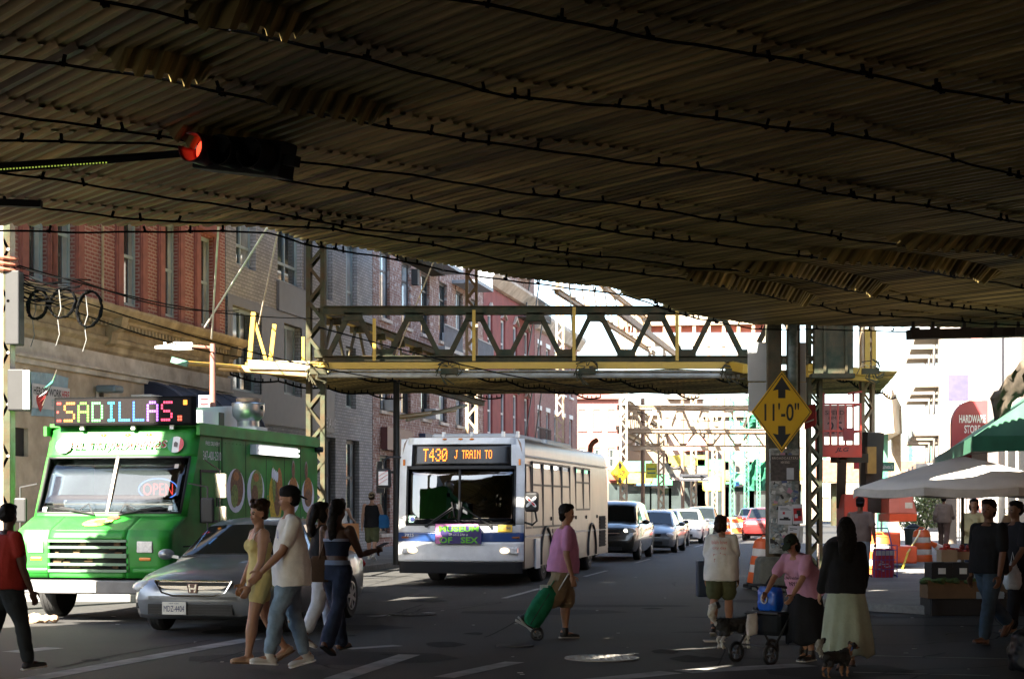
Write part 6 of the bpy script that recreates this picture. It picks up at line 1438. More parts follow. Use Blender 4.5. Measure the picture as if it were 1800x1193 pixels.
def handbag(c, sx, sy, sz, m, label, strap_to, nm='shoulder_bag'):
    T = thing(nm, label, 'bag', c); g = G(); rows = []
    for z, k in ((0, .9), (.1*sz, 1.05), (.5*sz, 1.1), (.85*sz, .9), (sz, .6)): rows.append(ring((0, 0, z), (1, 0, 0), (0, 1, 0), sx*k, sy*k, 16, 3))
    g.loft(rows); g.build('bag_body', m, T, smooth=True, bevel=0)
    g = G(); s = V(strap_to)-V(c); g.tube([(0, -sx*.5, sz*.9), (s.x, s.y-.03, s.z*.7), (s.x, s.y, s.z), (s.x, s.y+.03, s.z*.7), (0, sx*.5, sz*.9)], .011, 5); g.build('strap', m, T); return T
sh = world(Wp, Wp.arm[0][0]); el_ = world(Wp, Wp.arm[0][1]); handbag((el_.x-.02, el_.y-.1, el_.z-.27), .13, .07, .28, cloth('dark_tan_leather', (.09, .055, .035)), 'dark shoulder bag on the left arm of the woman with the phone', (sh.x, sh.y-.0, sh.z+.05))
# half hidden person behind her
person('person in loose white trousers and white trainers hidden behind the woman with the phone', 566, 19.4, 20, 1.62, SK_BR, True, legs=((14, 8), (-10, 14)), arms=((4, 6, 14, 0), (4, 6, 14, 0)),
       top={'m': C_blk, 'drape': 1.1, 'sleeve': 1.5}, bottom={'m': cloth('white_trousers', (.5, .52, .57)), 'off': .018, 'len': 1.7}, shoes=S_wht, hair={'kind': 'long', 'len': .12}, seed=7, vox=.011)
# two on the left pavement
person('woman in white vest and denim shorts on the left pavement, seen from behind', 602, 49, 75, 1.64, SK_LT, True, zoff=.13, legs=((8, 4), (-8, 10)), arms=((6, 8, 10, 0), (30, 12, 40, 0)), top={'m': C_wht, 't': (0, .25), 'sleeve': 0, 'off': .01}, bottom={'m': C_jean, 'len': .4}, shoes=S_wht, hair={'kind': 'chin', 'm': M_hairb}, vox=.014, fingers=False, seed=8)
Cp = person('man in black sleeveless top, khaki cap and shorts on the left pavement', 654, 46, 80, 1.78, SK_LT, zoff=.13, legs=((10, 4), (-10, 12)), arms=((-6, 10, 14, 0), (6, 16, 14, 0)), top={'m': C_blk, 't': (-.06, .28), 'sleeve': 0, 'drape': 1.1}, bottom={'m': C_olive, 'len': .95, 'off': .022}, shoes=S_wht, hair={'kind': 'short', 'm': M_hairb, 'cap': {'m': C_khaki, 'back': True}}, vox=.013, fingers=False, seed=9)
bpy.context.view_layer.update(); e = world(Cp, Cp.arm[1][1]); handbag((e.x+.02, e.y, e.z-.3), .15, .1, .36, cloth('blue_nylon', (.03, .14, .33)), 'blue bag on the arm of the man in the khaki cap', (e.x-.06, e.y, e.z+.2))
# man in pink with the trolley
Pp = person('man in pink t-shirt and khaki shorts pulling a green shopping trolley', 990, 21.0, 8, 1.64, SK_TAN, girth=1.18, legs=((6, 6), (-20, 34)), arms=((-10, 8, 10, 0), (-6, 8, 20, 0)), head=(-18, 6), lean=4,
       top={'m': C_pink, 'drape': 1.12, 'off': .016, 'sleeve': .75, 'wr': .013}, bottom={'m': C_khaki, 'len': 1.0, 'off': .026, 'wr': .013}, shoes=S_blk, hair={'kind': 'short_full'}, seed=10)
# woman in white t-shirt seen from behind
Wb = person('woman in white t-shirt with coral print on the back and olive shorts, short dark hair', 1268, 21.2, 78, 1.47, SK_TAN, True, girth=1.12, legs=((-8, 8), (10, 4)), arms=((4, 8, 8, 0), (4, 8, 10, 0)), head=(-40, 2),
       top={'m': C_wht, 'drape': 1.22, 'off': .02, 'sleeve': .8, 't': (-.08, .285), 'wr': .013}, bottom={'m': C_olive, 'len': .75, 'off': .02}, shoes=S_blk, hair={'kind': 'chin', 'm': M_hairb}, seed=11)
pz = (Wb.leg[0][0].z+Wb.leg[1][0].z)/2
for i, s_ in enumerate(('blah love', 'city day', 'no fun', 'run on')):
    text(s_, mat('coral_print', (.62, .14, .09), rough=.8), Wb.root, 'back_print', (-.135-.004*i, .01, pz+.36-.075*i), (0, -1, 0), (-.06, 0, 1), w=.19-.02*i, h=.045, t=.012)
# old woman bending over the walker
Op = person('stooped old woman in pink printed t-shirt, dark cap and black skirt pushing a walker', 1418, 17.8, 225, 1.37, SK_TAN, True, girth=1.25, lean=30, legs=((8, 10), (-4, 8)), arms=((52, 10, 14, 6), (54, 14, 16, 6)), head=(6, 34),
       top={'m': cloth('pale_pink_cotton', (.56, .29, .42)), 'drape': 1.15, 'off': .018, 'sleeve': .8, 'wr': .013}, bottom={'kind': 'skirt', 'm': C_blk, 'len': .62, 'rx': .21, 'ry': .19, 't1': .05}, shoes=S_blk, hair={'kind': 'chin', 'cap': {'m': cloth('dark_green_cap', (.02, .028, .018))}}, seed=12)
pel = (Op.leg[0][0]+Op.leg[1][0])/2; s30 = V((sin(R(30)), 0, cos(R(30)))); f30 = V((cos(R(30)), 0, -sin(R(30))))
for s_, t, w_ in (('Life Fielding', .17, .2), ('NYC', .12, .12)): text(s_, mat('dark_print', (.03, .02, .03), rough=.8), Op.root, 'shirt_print', pel+s30*t*1.37+f30*.15, (0, 1, 0), s30, w=w_, h=.05, t=.012, bold=.01)
# woman in black top and long skirt
Gp = person('woman with long dark hair, black jumper and long pale green skirt seen from behind', 1487, 16.9, 95, 1.47, SK_TAN, True, girth=1.05, legs=((-10, 12), (12, 6)), arms=((8, 12, 20, 0), (10, 12, 30, 0)), head=(-10, 4),
       top={'m': C_blk, 'drape': 1.1, 'off': .022, 'sleeve': 1.85}, bottom={'kind': 'skirt', 'm': C_sage, 'len': .76, 'rx': .25, 'ry': .2, 't1': .06}, shoes=S_brn, hair={'kind': 'long', 'len': .2}, seed=13)
# grey shirt man walking off with a cart
Ap = person('man in grey brown t-shirt and pale blue jeans walking away with a wire cart', 1512, 34.5, 75, 1.74, SK_BR, zoff=0, legs=((12, 6), (-14, 20)), arms=((4, 8, 10, 0), (-16, 14, 12, 0)), top={'m': C_grey, 'drape': 1.15, 'off': .018, 'sleeve': .75}, bottom={'m': cloth('pale_blue_denim', (.36, .43, .52), .2), 'off': .02}, shoes=S_wht, hair={'kind': 'short', 'cap': {'m': C_blk, 'back': True}}, vox=.011, seed=14)
person('man in brown jacket running off past the barrels on the right pavement', 1659, 56, 70, 1.78, SK_BR, zoff=.13, legs=((24, 30), (-12, 30)), arms=((-16, 14, 60, 0), (10, 12, 60, 0)), top={'m': cloth('brown_jacket', (.16, .13, .11)), 'drape': 1.15, 'off': .03, 'sleeve': 1.9}, bottom={'m': cloth('brown_trousers', (.09, .06, .05)), 'off': .02}, shoes=S_blk, hair={'kind': 'short', 'cap': {'m': cloth('brown_beanie', (.1, .07, .06))}}, vox=.014, fingers=False, seed=15)
# two men at the right edge
person('man in black short-sleeved shirt and blue jeans walking in front of the fruit stall', 1738, 20.2, 215, 1.71, SK_BR, legs=((16, 4), (-20, 30)), arms=((8, 9, 10, 0), (-6, 10, 12, 0)), head=(14, 2), girth=1.05,
       top={'m': C_blk, 'drape': 1.15, 'off': .022, 'sleeve': .85}, bottom={'m': cloth('mid_denim', (.045, .07, .10), .35), 'off': .016}, shoes=S_brn, hair={'kind': 'short_full'}, seed=16)
Bp = person('man in dark clothes carrying a white plastic bag behind the man in the black shirt', 1785, 21.6, 200, 1.66, SK_BR, legs=((12, 6), (-16, 24)), arms=((14, 10, 26, 0), (6, 10, 12, 0)), top={'m': cloth('black_shirt', (.02, .02, .024)), 'drape': 1.15, 'off': .02, 'sleeve': .8}, bottom={'m': C_blk, 'off': .018}, shoes=S_brn, hair={'kind': 'short'}, vox=.011, seed=17)
# bus driver
person('bus driver in dark uniform sitting behind the windscreen of the bus', 0, 0, math.degrees(TH+pi), 1.72, SK_BR, loc=BUS.matrix_basis @ V((-1.15, .62, 0)), zoff=.75, legs=((82, 70), (82, 70)), arms=((45, 8, 40, 8), (45, 8, 40, 8)), top={'m': cloth('navy_uniform', (.02, .025, .05)), 'sleeve': 1.8}, bottom={'m': C_blk}, hair={'kind': 'short'}, vox=.016, fingers=False, seed=18)
# shopkeeper's assistant under the umbrella
person('stallholder in pale yellow top standing behind the fruit boxes', 1712, 31, 250, 1.6, SK_TAN, True, zoff=.13, legs=((2, 2), (-2, 2)), arms=((20, 8, 50, 10), (16, 8, 60, 10)), top={'m': cloth('cream_cotton', (.55, .5, .3)), 'drape': 1.15, 'sleeve': .8}, bottom={'m': C_djean}, shoes=S_blk, hair={'kind': 'chin'}, vox=.013, fingers=False, seed=19)
# ---------------------------------------------------------------- dogs. local +x nose, z up
def dog(label, px, Y, yaw, L_, coat, patch_m, tail_m, leg_m=None, seed=0, hd=-10):
    p = at(px, 886, Y); T = thing('dog', label, 'dog', (p.x, p.y, 0), R(yaw)); k = L_/.7; g = G()
    b = .40*k
    blob(g, [V((-.26*k, 0, b)), V((-.1*k, 0, b-.01*k)), V((.08*k, 0, b-.03*k)), V((.2*k, 0, b)), V((.3*k, 0, b+.10*k))], [.095*k, .10*k, .125*k, .115*k, .075*k])
    hc = V((.39*k, 0, b+.17*k)); g.ell(hc, (.085*k, .07*k, .07*k)); blob(g, [hc+V((.05*k, 0, -.015*k)), hc+V((.13*k, 0, -.04*k))], [.042*k, .028*k])
    for sd in (-1, 1):
        blob(g, [V((.2*k, sd*.07*k, b-.04*k)), V((.2*k, sd*.075*k, .2*k)), V((.19*k, sd*.075*k, .05*k))], [.055*k, .033*k, .026*k]); g.ell((.21*k, sd*.075*k, .022*k), (.04*k, .03*k, .022*k))
        blob(g, [V((-.22*k, sd*.06*k, b-.03*k)), V((-.17*k, sd*.075*k, .24*k)), V((-.27*k, sd*.075*k, .15*k)), V((-.25*k, sd*.075*k, .04*k))], [.08*k, .05*k, .028*k, .025*k]); g.ell((-.23*k, sd*.075*k, .022*k), (.04*k, .03*k, .022*k))
        blob(g, [hc+V((-.02*k, sd*.06*k, .05*k)), hc+V((-.0, sd*.09*k, -.02*k))], [.028*k, .02*k], 8)
    tl = [V((-.33*k, 0, b+.03*k)), V((-.42*k, 0, b+.14*k)), V((-.40*k, 0, b+.26*k)), V((-.32*k, 0, b+.30*k))]
    blob(g, tl, [.04*k, .06*k, .065*k, .05*k])
    def paint(me):
        for po in me.polygons:
            c = po.center/k
            if c.x > .44 and c.z > .52: po.material_index = 1
            elif c.z < .2 or c.x > .47 or (c.x > .25 and c.x < .33): po.material_index = 1
            elif c.x < -.34: po.material_index = 2
            elif abs(c.y) < .03 and c.x > .36 and c.z > .55: po.material_index = 1
    remesh(g, 'body', [coat, patch_m, tail_m], T, .011, .016, 26, seed=seed, smooth_it=1, after=paint)
    g = G(); g.ell(hc+V((.157*k, 0, -.035*k)), (.014*k, .018*k, .014*k), 8, 6); g.build('nose', M_black, T, smooth=True)
    g = G(); g.tube([V((.30*k+.085*k*cos(a)*.5, .085*k*sin(a), b+.11*k+.05*k*cos(a))) for a in [2*pi*i/16 for i in range(16)]], .012*k, 5, closed=True); g.build('collar', mat('blue_collar', (.03, .12, .4), rough=.6), T)
    return T
F_blk = mat('black_fur', (.014, .013, .012), rough=.8, var=.5, vs=40); F_wht = mat('white_fur', (.42, .41, .37), rough=.9, var=.25, vs=30); F_tan = mat('tan_fur', (.24, .12, .06), rough=.9, var=.3, vs=30); F_gry = mat('grey_fur', (.22, .21, .18), rough=.9, var=.3, vs=30)
dog('shaggy black and white dog with a white raised tail beside the walker', 1292, 19.6, 18, .50, F_blk, F_wht, F_wht, seed=1)
dog('small black and tan dog with a raised grey tail beside the pale green skirt', 1470, 16.3, 30, .36, F_blk, F_tan, F_gry, seed=2)
# ================================================================ street furniture and small things
# horizontal traffic signal under the shield
p = at(422, 274, 15.3); TS = thing('traffic_signal', 'black traffic signal hung sideways under the ceiling with its red lamp lit', 'traffic light', p)
TS.scale = (.93,)*3; TS.rotation_euler = (R(0), R(10), R(-28))
M_sig = mat('signal_black', (.004, .004, .004), rough=.7, spec=.1)
g = G(); g.box(-.5, -.09, -.17, .55, .16, .17); g.build('housing', M_sig, TS, bevel=.02)
g = G(); g.box(.55, -.05, -.05, .68, .05, .05); g.build('end_cap', M_sig, TS); g = G(); g.box(-.2, .16, -.05, 0, .3, .05); g.build('bracket', M_sig, TS)
for i, x in enumerate((-.33, .02, .37)):
    rows = []
    for j in range(5):
        yy = -.09-j*.06; rows.append([(x+.145*cos(a), yy, .145*sin(a)) for a in [R(-60)+R(300)*k/20 for k in range(21)]])
    g = G()
    rows = [[(q[0]-(0.0), q[1], q[2]) for q in r] for r in rows]
    # visor is open towards the ground
    rows = [[(x+.145*cos(a+R(150+90)), -.09-j*.065, .145*sin(a+R(150+90))) for a in [R(-60)+R(300)*k/20 for k in range(21)]] for j in range(5)]
    g.loft(rows, closed=False); v = g.build('visor', mat('red_tinted_visor', (.10, .006, .006), rough=.5) if i == 0 else M_sig, TS, smooth=True, fix=False); v.modifiers.new('thick', 'SOLIDIFY').thickness = .008
    g = G(); g.ell((x, -.10, 0), (.125, .03, .125), 24, 10)
    g.build('lens', emis('red_signal', (1, .05, .02), 3.5) if i == 0 else mat('dark_lens', (.01, .012, .01), rough=.2), TS, smooth=True)
TA = thing('signal_arm', 'thin dark arm with a strip of small lights reaching in to the traffic signal', 'signal arm', at(-60, 298, 15.4))
g = G(); o_ = TA.location; a = at(-60, 300, 15.4)-o_; b = at(345, 268, 15.45)-o_; g.tube([a, b], [.05, .032], 8); g.build('arm', M_sig, TA)
g = G(); E_g = emis('small_green_leds', (.55, .7, .1), .5)
for i in range(34): q = at(2+i*5.6, 298-i*.36, 15.34)-o_; g.box(q.x-.006, q.y-.01, q.z-.006, q.x+.006, q.y, q.z+.006)
E_g = emis('small_green_leds', (.55, .7, .1), .5); o = g.build('light_strip', E_g, TA); o['kind'] = 'stuff'
g = G(); g.beam(at(-60, 354, 17.3), at(73, 359, 17.3), .09, .07); tag(g.build('steel_bar', M_sig), 'short black bar end under the ceiling at the left edge', 'bar')
# left pole with boxes and cable coils
LP = thing('corner_pole', 'sunlit lattice pole at the left edge carrying cables and boxes', 'pole', (at(8, 0, 26.6).x, 26.6, 0))
M_polec = mat('peeling_pole_paint', (.5, .42, .32), rough=.8, var=.2, vs=3, dirt=(.25, .1, .05), ds=2, amt=.7)
g = lattice_column((0, 0, 0), .26, .26, 7.5, None, None, pitch=.4); g.build('mast', M_polec, LP)
g = G(); g.box(-.07, -.135, 0, .02, -.132, 7); g.box(-.125, -.14, 0, -.03, -.136, 7.4); g.build('plate', M_polec, LP); g = G(); g.box(.02, -.142, 0, .125, -.136, 7.4); g.build('shaded_strip', M_steel, LP)  # dark strip paints in the pole's shaded right side
g = G(); q = at(28, 545, 26.6)-LP.location; g.box(.05, -.15, q.z-.55, .27, .15, q.z+.6); g.build('equipment_box', M_black, LP, bevel=.02)
g = G(); q = at(36, 685, 26.6)-LP.location; g.box(.1, -.2, q.z-.33, .36, .2, q.z+.31); sb = g.build('sign_box', M_black, LP, bevel=.02)
g = G(); q2 = at(47, 685, 26.4)-LP.location; g.box(q2.x-.045, -.24, q2.z-.3, q2.x+.05, -.201, q2.z+.3); g.build('lit_panel', mat('white_plastic', (.85, .85, .85), rough=.4, var=.02), sb)
rr = random.Random(11)
for cx, cy, rx, ry, lab in ((66, 535, 17, 27, 'left of the three coils of black cable hung on the wires'), (110, 533, 22, 27, 'middle loose coil of thin black cable hung on the wires'), (157, 543, 21, 33, 'right coil of black cable hung on the wires')):
    c = at(cx, cy, 27); T = thing('cable_coil', lab, 'cable coil', c, 0, 'cable coils on the overhead wires'); g = G()
    for k in range(9 if cx != 110 else 5): a0 = rr.uniform(0, 6); g.tube([(rx/F*27*(1+rr.uniform(-.08, .08))*cos(a), rr.uniform(-.08, .08)+.12*sin(a), ry/F*27*(1+rr.uniform(-.05, .05))*sin(a)) for a in [a0+2*pi*i/22 for i in range(22)]], .012, 4, closed=True)
    g.build('loops', M_cable, T)
    g = G(); g.tube([(-.03, -.1, .2), (.0, -.1, -.1), (-.05, -.1, -.26), (-.02, -.11, -.5), (-.08, -.1, -.68)], .008, 4); g.build('tail_end', mat('white_flex', (.13, .13, .12), rough=.6), T)
g = G()
for k in range(14):
    a = at(18, 462+k*4.4, 26.6); b = at(100+rr.uniform(-20, 60), 492+k*3+rr.uniform(-8, 8), 27.1); g.tube([a.lerp(b, t/8)-V((0, 0, .1*sin(pi*t/8)+rr.uniform(-.02, .02))) for t in range(9)], .013, 4)
tag(g.build('cable_bundle', M_cable, fix=False), 'tangle of black cables spreading from the left pole above the coils', 'cables')
g = G()
for k in range(3): z = at(0, 455+k*10, 26.6).z; g.tube([(LP.location.x+.19*cos(a), 26.6+.19*sin(a), z+.02*sin(a*2)) for a in [2*pi*i/14 for i in range(14)]], .03, 5, closed=True)
tag(g.build('rope_wrap', mat('red_cord', (.3, .09, .05), rough=.8)), 'reddish cord wound round the left pole', 'cord')
# banner, wall lamp, street lamp, parking sign
fy = 29.5
def wallpt(px, py, d=.02): Y = facY(px); return at(px, py, Y)+V((.981, -.196, 0))*d
BN = thing('banner', 'pale blue banner reading heroes work here tied to the tan wall', 'banner', wallpt(52, 692, .02), TH)
bL = (facY(118)-facY(52))/.981
g = G(); rows = [[(bL*i/10, -.012-.02*sin(i*1.3+j), -.45+.9*j/6+.03*sin(pi*i/10)) for i in range(11)] for j in range(7)]; g.loft(rows, closed=False); o = g.build('sheet', mat('banner_blue', (.26, .37, .42), rough=.6, var=.1), BN, fix=False)
g = G(); g.box(.0, -.042, -.28, bL, -.038, .22); g.build('pale_panel', mat('banner_pale', (.55, .52, .52), rough=.6, var=.05), BN)
text('HEROES WORK', M_black, BN, 'lettering', (bL*.40, -.042, .08), (1, 0, 0), (0, 0, 1), w=bL*.74, h=.16, bold=.02); text('HERE', M_letr, BN, 'lettering', (bL*.88, -.042, .07), (1, 0, 0), (0, 0, 1), w=bL*.2, h=.16, bold=.02); text('STOP', mat('teal_ink', (.2, .42, .42), rough=.6), BN, 'lettering', (bL*.64, -.042, -.13), (1, 0, 0), (0, 0, 1), w=bL*.28, h=.14)
g = G(); hp_ = [(.16*(math.sin(t)**3), .13*cos(t)-.05*cos(2*t)-.02*cos(3*t)) for t in [2*pi*i/30 for i in range(30)]]; g.prism(hp_, (bL*.2, -.046, -.15), (1.1, 0, 0), (0, 0, 1.3), .003); g.build('heart', M_letr, BN)
WL = thing('wall_lamp', 'grey floodlight on a bracket high on the tan wall beside the banner', 'lamp', wallpt(170, 684, .05), TH)
g = G(); g.box(-.25, -.5, -.08, .25, -.02, .08); g.build('head', mat('blue_grey_metal', (.12, .16, .18), rough=.5), WL, bevel=.05); g = G(); g.box(-.04, -.1, -.3, .04, 0, .05); g.build('bracket', M_wood, WL)
WB = thing('wall_board', 'plain pale board fixed on the tan wall beside the floodlight', 'board', wallpt(175, 705, .03), TH); g = G(); g.box(0, -.03, -.45, 1.1, 0, .32); g.box(-.25, -.05, -.5, -.05, -.0, .3); g.build('board', M_fascia, WB)
AC = thing('air_conditioner', 'white window air conditioner above the lit letter display', 'air conditioner', wallpt(238, 708, .02), TH); g = G(); g.box(-.3, -.5, -.25, .5, -.0, .18); b_ = g.build('casing', M_white, AC, bevel=.01); g = G()
for i in range(4): g.box(-.306, -.4+i*.09, -.15, -.302, -.36+i*.09, .12)
g.build('vent', M_black, AC)
SLp = thing('street_lamp', 'brown street lamp post with a pale flat lamp head reaching left over the truck', 'street lamp', (at(374, 0, 34).x, 34, 0))
M_brn = mat('brown_red_post', (.25, .11, .08), rough=.5, var=.1)
g = G(); z1 = at(0, 604, 34).z; g.cyl((0, 0, 0), (0, 0, z1), .085, .055, 12); g.tube([(0, 0, z1-.08), (-.45, -.05, z1-.05)], .03, 6); g.build('post', M_brn, SLp, smooth=True)
g = G(); g.loft([[(x, yy, zz) for yy, zz in ((-w_, z0), (w_, z0), (w_*.6, z0+h_), (-w_*.6, z0+h_))] for x, w_, z0, h_ in ((-.4, .1, z1-.12, .14), (-.75, .13, z1-.13, .16), (-.85, .15, z1-.11, .09), (-1.14, .08, z1-.1, .05))]); g.cyl((-.95, 0, z1-.05), (-.95, 0, z1+.03), .03); g.build('lamp_head', mat('lamp_head_grey', (.68, .66, .62), rough=.5), SLp)
PS = thing('parking_sign', 'red and white parking sign on the brown lamp post', 'sign', (at(360, 0, 33.8).x, 33.8, at(0, 716, 33.8).z)); g = G(); g.box(-.12, -.02, -.24, .1, 0, .24); g.build('plate', M_white, PS); g = G(); [g.box(-.09, -.026, z, .07, -.021, z+.05) for z in (-.18, -.08, .04, .14)]; g.build('red_bars', M_letr, PS)
# green bracket clamp and orange rod left of the platform
g = G(); g.beam(at(302, 632, 34.5), at(330, 640, 34.5), .16, .12); tag(g.build('clamp', M_teal), 'green clamp at the end of the yellow pipe below the lamp head', 'clamp')
g = G(); g.tube([at(325, 638, 34.6), at(440, 646, 40.8)], .05, 6); tag(g.build('scaffold_pipe', M_yel), 'yellow scaffold pipe from the green clamp to the platform', 'pipe')
# dark pole left of the bus
DP = thing('dark_pole', 'slim dark pole standing on the kerb just left of the bus', 'pole', (at(697, 0, 43).x, 43, .13)); g = G(); g.cyl((0, 0, 0), (0, 0, 4.6), .09, .08, 10); g.build('post', M_black, DP); g = G(); g.box(-.5, -.05, 2.3, -.05, .05, 2.36); g.box(-.5, -.1, 1.8, -.3, .1, 2.6); g.build('pedestrian_signal', M_black, DP)
g = G(); p = at(724, 720, 55); g.tube([at(700, 733, 44), at(800, 720, 52)], .06, 6); tag(g.build('yellow_pipe', M_yel), 'yellow pipe under the far edge of the low shield above the bus', 'pipe')
for s_, px, py, Yv in (('white', 740, 733, 49),):
    g = G(); g.tube([at(715, 738, 47), at(820, 712, 50)], .05, 6); tag(g.build('white_pipe', M_white), 'white pipe slanting under the low shield above the bus', 'pipe')
ES = thing('sandwich_board', 'orange sandwich board standing on the left pavement', 'board', (at(614, 0, 46.5).x, 46.5, .13), .3); 
for sd in (-1, 1): g = G(); g.prism([(-.25, 0), (.25, 0), (.25, 1.0), (-.25, 1.0)], (0, sd*.22, 0), (1, 0, 0), (0, -sd*.2, 1), .03); g.build('panel', mat('orange_board', (.55, .25, .1), rough=.6, var=.2), ES)
# ---- sign post group at the right: wooden pole, steel pole, diamond sign, backs of signs, posters
YS = 32.3
SP = thing('sign_column', 'fat riveted steel column plastered with posters and stickers on a concrete base', 'column', (at(1376, 0, YS).x, YS, 0))
M_stick = mat('sticker_layers', (.13, .14, .125), rough=.7, var=.6, vs=14, dirt=(.46, .46, .44), ds=9, amt=.85, bump=.2)
g = G(); ztop = 5.1; SP.scale = (1.3, 1.1, 1)
g.box(-.24, -.12, .0, -.03, .12, ztop); g.box(.06, -.1, 0, .24, .1, ztop); g.build('shaft', mat('weathered_column_paint', (.10, .105, .075), rough=.8, spec=.2, var=.35, vs=5, bump=.3, dirt=(.14, .07, .035), ds=2.5, amt=.8), SP, bevel=.015)
g = G(); g.cyl((.12, -.17, 0), (.12, -.17, ztop), .075, .07, 12); g.build('pole', mat('peeling_teal_paint', (.07, .11, .095), rough=.6, var=.3, dirt=(.35, .37, .37), ds=5, amt=.6), SP, smooth=True)
g = G(); g.box(-.22, -.24, .72, .2, -.125, 2.7); g.build('sticker_face', M_stick, SP, bevel=.02)
g = G(); rows = []
for z, k in ((0, 1.12), (.3, 1.05), (.58, 1.0), (.66, .9)): rows.append([(x*k, yy*k, z) for x, yy in ((-.36, -.3), (.36, -.3), (.36, .4), (-.36, .4))])
g.loft(rows); g.build('concrete_base', mat('grimy_concrete', (.13, .13, .105), rough=.9, var=.35, vs=5, dirt=(.05, .055, .04), ds=2, bump=.3), SP, bevel=.03)
rr = random.Random(21); i = 0
cols_ = [mat('sticker_white', (.5, .5, .48), rough=.6), mat('sticker_blue', (.06, .09, .2), rough=.6), mat('sticker_pink', (.4, .2, .26), rough=.6), mat('sticker_mustard', (.4, .32, .1), rough=.6), mat('sticker_slate', (.2, .24, .25), rough=.6, var=.6, vs=30), mat('sticker_black', (.02, .02, .02), rough=.6)]
for k in range(90):
    x = rr.uniform(-.19, .17); z = rr.uniform(.8, 2.6); sx, sz = rr.uniform(.01, .045), rr.uniform(.012, .05); g = G(); a = rr.uniform(-.6, .6)
    g.prism([(-sx, -sz), (sx, -sz), (sx*.9, sz), (-sx, sz*.9)], (x, -.243-k*.0001, z), (cos(a), 0, sin(a)), (-sin(a), 0, cos(a)), .0015); g.build('sticker', cols_[rr.choice((0, 0, 4, 4, 1, 2, 3, 5))], SP)
def poster(px, py, wpx, hpx, kind, rot=0):
    c = at(px, py, YS-.27)-SP.location; c.x /= 1.3; w_, h_ = wpx/F*YS/1.3, hpx/F*YS; a = R(rot); xa = V((cos(a), 0, sin(a))); za = V((-sin(a), 0, cos(a))); y0 = -.254
    def R_(x0, z0, x1, z1, off): g.prism([(x0*w_, z0*h_), (x1*w_, z0*h_), (x1*w_, z1*h_), (x0*w_, z1*h_)], (c.x, y0-off, c.z), xa, za, .0012)
    g = G(); R_(-.5, -.5, .5, .5, 0); g.c = 1
    if kind == 'notice':
        for i in range(3): R_(-.36, .28+i*.05, .36-.1*i, .30+i*.05, .002)
        R_(-.38, -.28, .38, -.18, .002); R_(-.1, -.2, .25, -.1, .002); g.c = 2; R_(-.18, .05, -.02, .18, .002)
    elif kind == 'photo': g.c = 1; R_(-.35, .32, .3, .36, .002); R_(-.35, .25, -.05, .28, .002); g.c = 3; R_(-.3, -.25, .3, .12, .002); g.c = 2; R_(-.12, -.15, .12, .05, .003)
    elif kind == 'red': g.c = 2; R_(-.4, -.35, .4, .3, .002); g.c = 1; R_(-.1, -.1, .3, .2, .003); g.c = 0; R_(-.3, -.2, 0, .0, .004)
    elif kind == 'gig':
        g.c = 0; R_(-.2, -.45, .0, -.05, .002); g.c = 4; R_(.05, -.45, .3, .0, .002); g.c = 0
    m0 = M_white if kind != 'gig' else mat('gig_poster_dark', (.06, .05, .045), rough=.6, var=.4, vs=20)
    o = g.build('poster', [mat('poster_paper', (.5, .52, .56), rough=.7, var=.05) if kind != 'gig' else m0, M_black, M_letr, mat('photo_brown', (.25, .16, .05), rough=.6, var=.5, vs=40), mat('poster_grey', (.4, .42, .45), rough=.6)], SP)
    if kind == 'gig': text('B.R.O.A.D.C.A.S.T.E.R.S', M_fascia, o, 'lettering', (c.x, y0-.004, c.z+h_*.38), (1, 0, 0), (0, 0, 1), w=w_*.9, h=.04); text('NEW SONGS', M_fascia, o, 'lettering', (c.x, y0-.004, c.z+h_*.22), (1, 0, 0), (0, 0, 1), w=w_*.3, h=.04)
poster(1380, 822, 50, 45, 'gig'); poster(1380, 905, 25, 32, 'notice', -2); poster(1402, 903, 18, 34, 'red', 2); poster(1394, 940, 20, 33, 'photo', -5)
g = G(); c = at(1408, 940, YS-.27)-SP.location; c.x /= 1.3; g.prism([(-.03, -.16), (.02, -.16), (.03, .16), (-.02, .16)], (c.x, -.256, c.z), (1, 0, 0), (0, 0, 1), .004); g.build('torn_paper', cols_[0], SP)
DS = thing('clearance_sign', 'yellow diamond sign with black arrows reading 11 feet clearance on the column', 'sign', at(1374, 724, YS-.36))
hx_, hz = 53/F*YS, 71/F*YS
def dia(k, x=0): return [(-hx_*k, 0), (0, -hz*k), (hx_*k, 0), (0, hz*k)]
M_sy = mat('sign_yellow', (.62, .36, .012), rough=.35, var=.05)
g = G(); g.prism(dia(1), (0, 0, 0), (1, 0, 0), (0, 0, 1), .012); pl = g.build('plate', M_sy, DS, bevel=.004)
g = G(); a, b = dia(.955), dia(.925)
for i in range(4): j = (i+1) % 4; g.add([(a[i][0], -.0135, a[i][1]), (a[j][0], -.0135, a[j][1]), (b[j][0], -.0135, b[j][1]), (b[i][0], -.0135, b[i][1])], [(0, 1, 2, 3)])
g.build('border', M_black, pl, fix=False)
k = hz
for sg in (1, -1): g = G(); g.add([(x*hx_, -.0145, sg*z*hz) for x, z in ((0, .86), (.30, .52), (.12, .55), (.12, .34), (-.12, .34), (-.12, .55), (-.30, .52))], [tuple(range(7))]); g.build('arrow', M_black, pl, fix=False)
text("11'-0\"", M_black, pl, 'lettering', (0, -.0138, 0), (1, 0, 0), (0, 0, 1), w=hx_*1.14, h=hz*.44, t=.001, bold=.012)
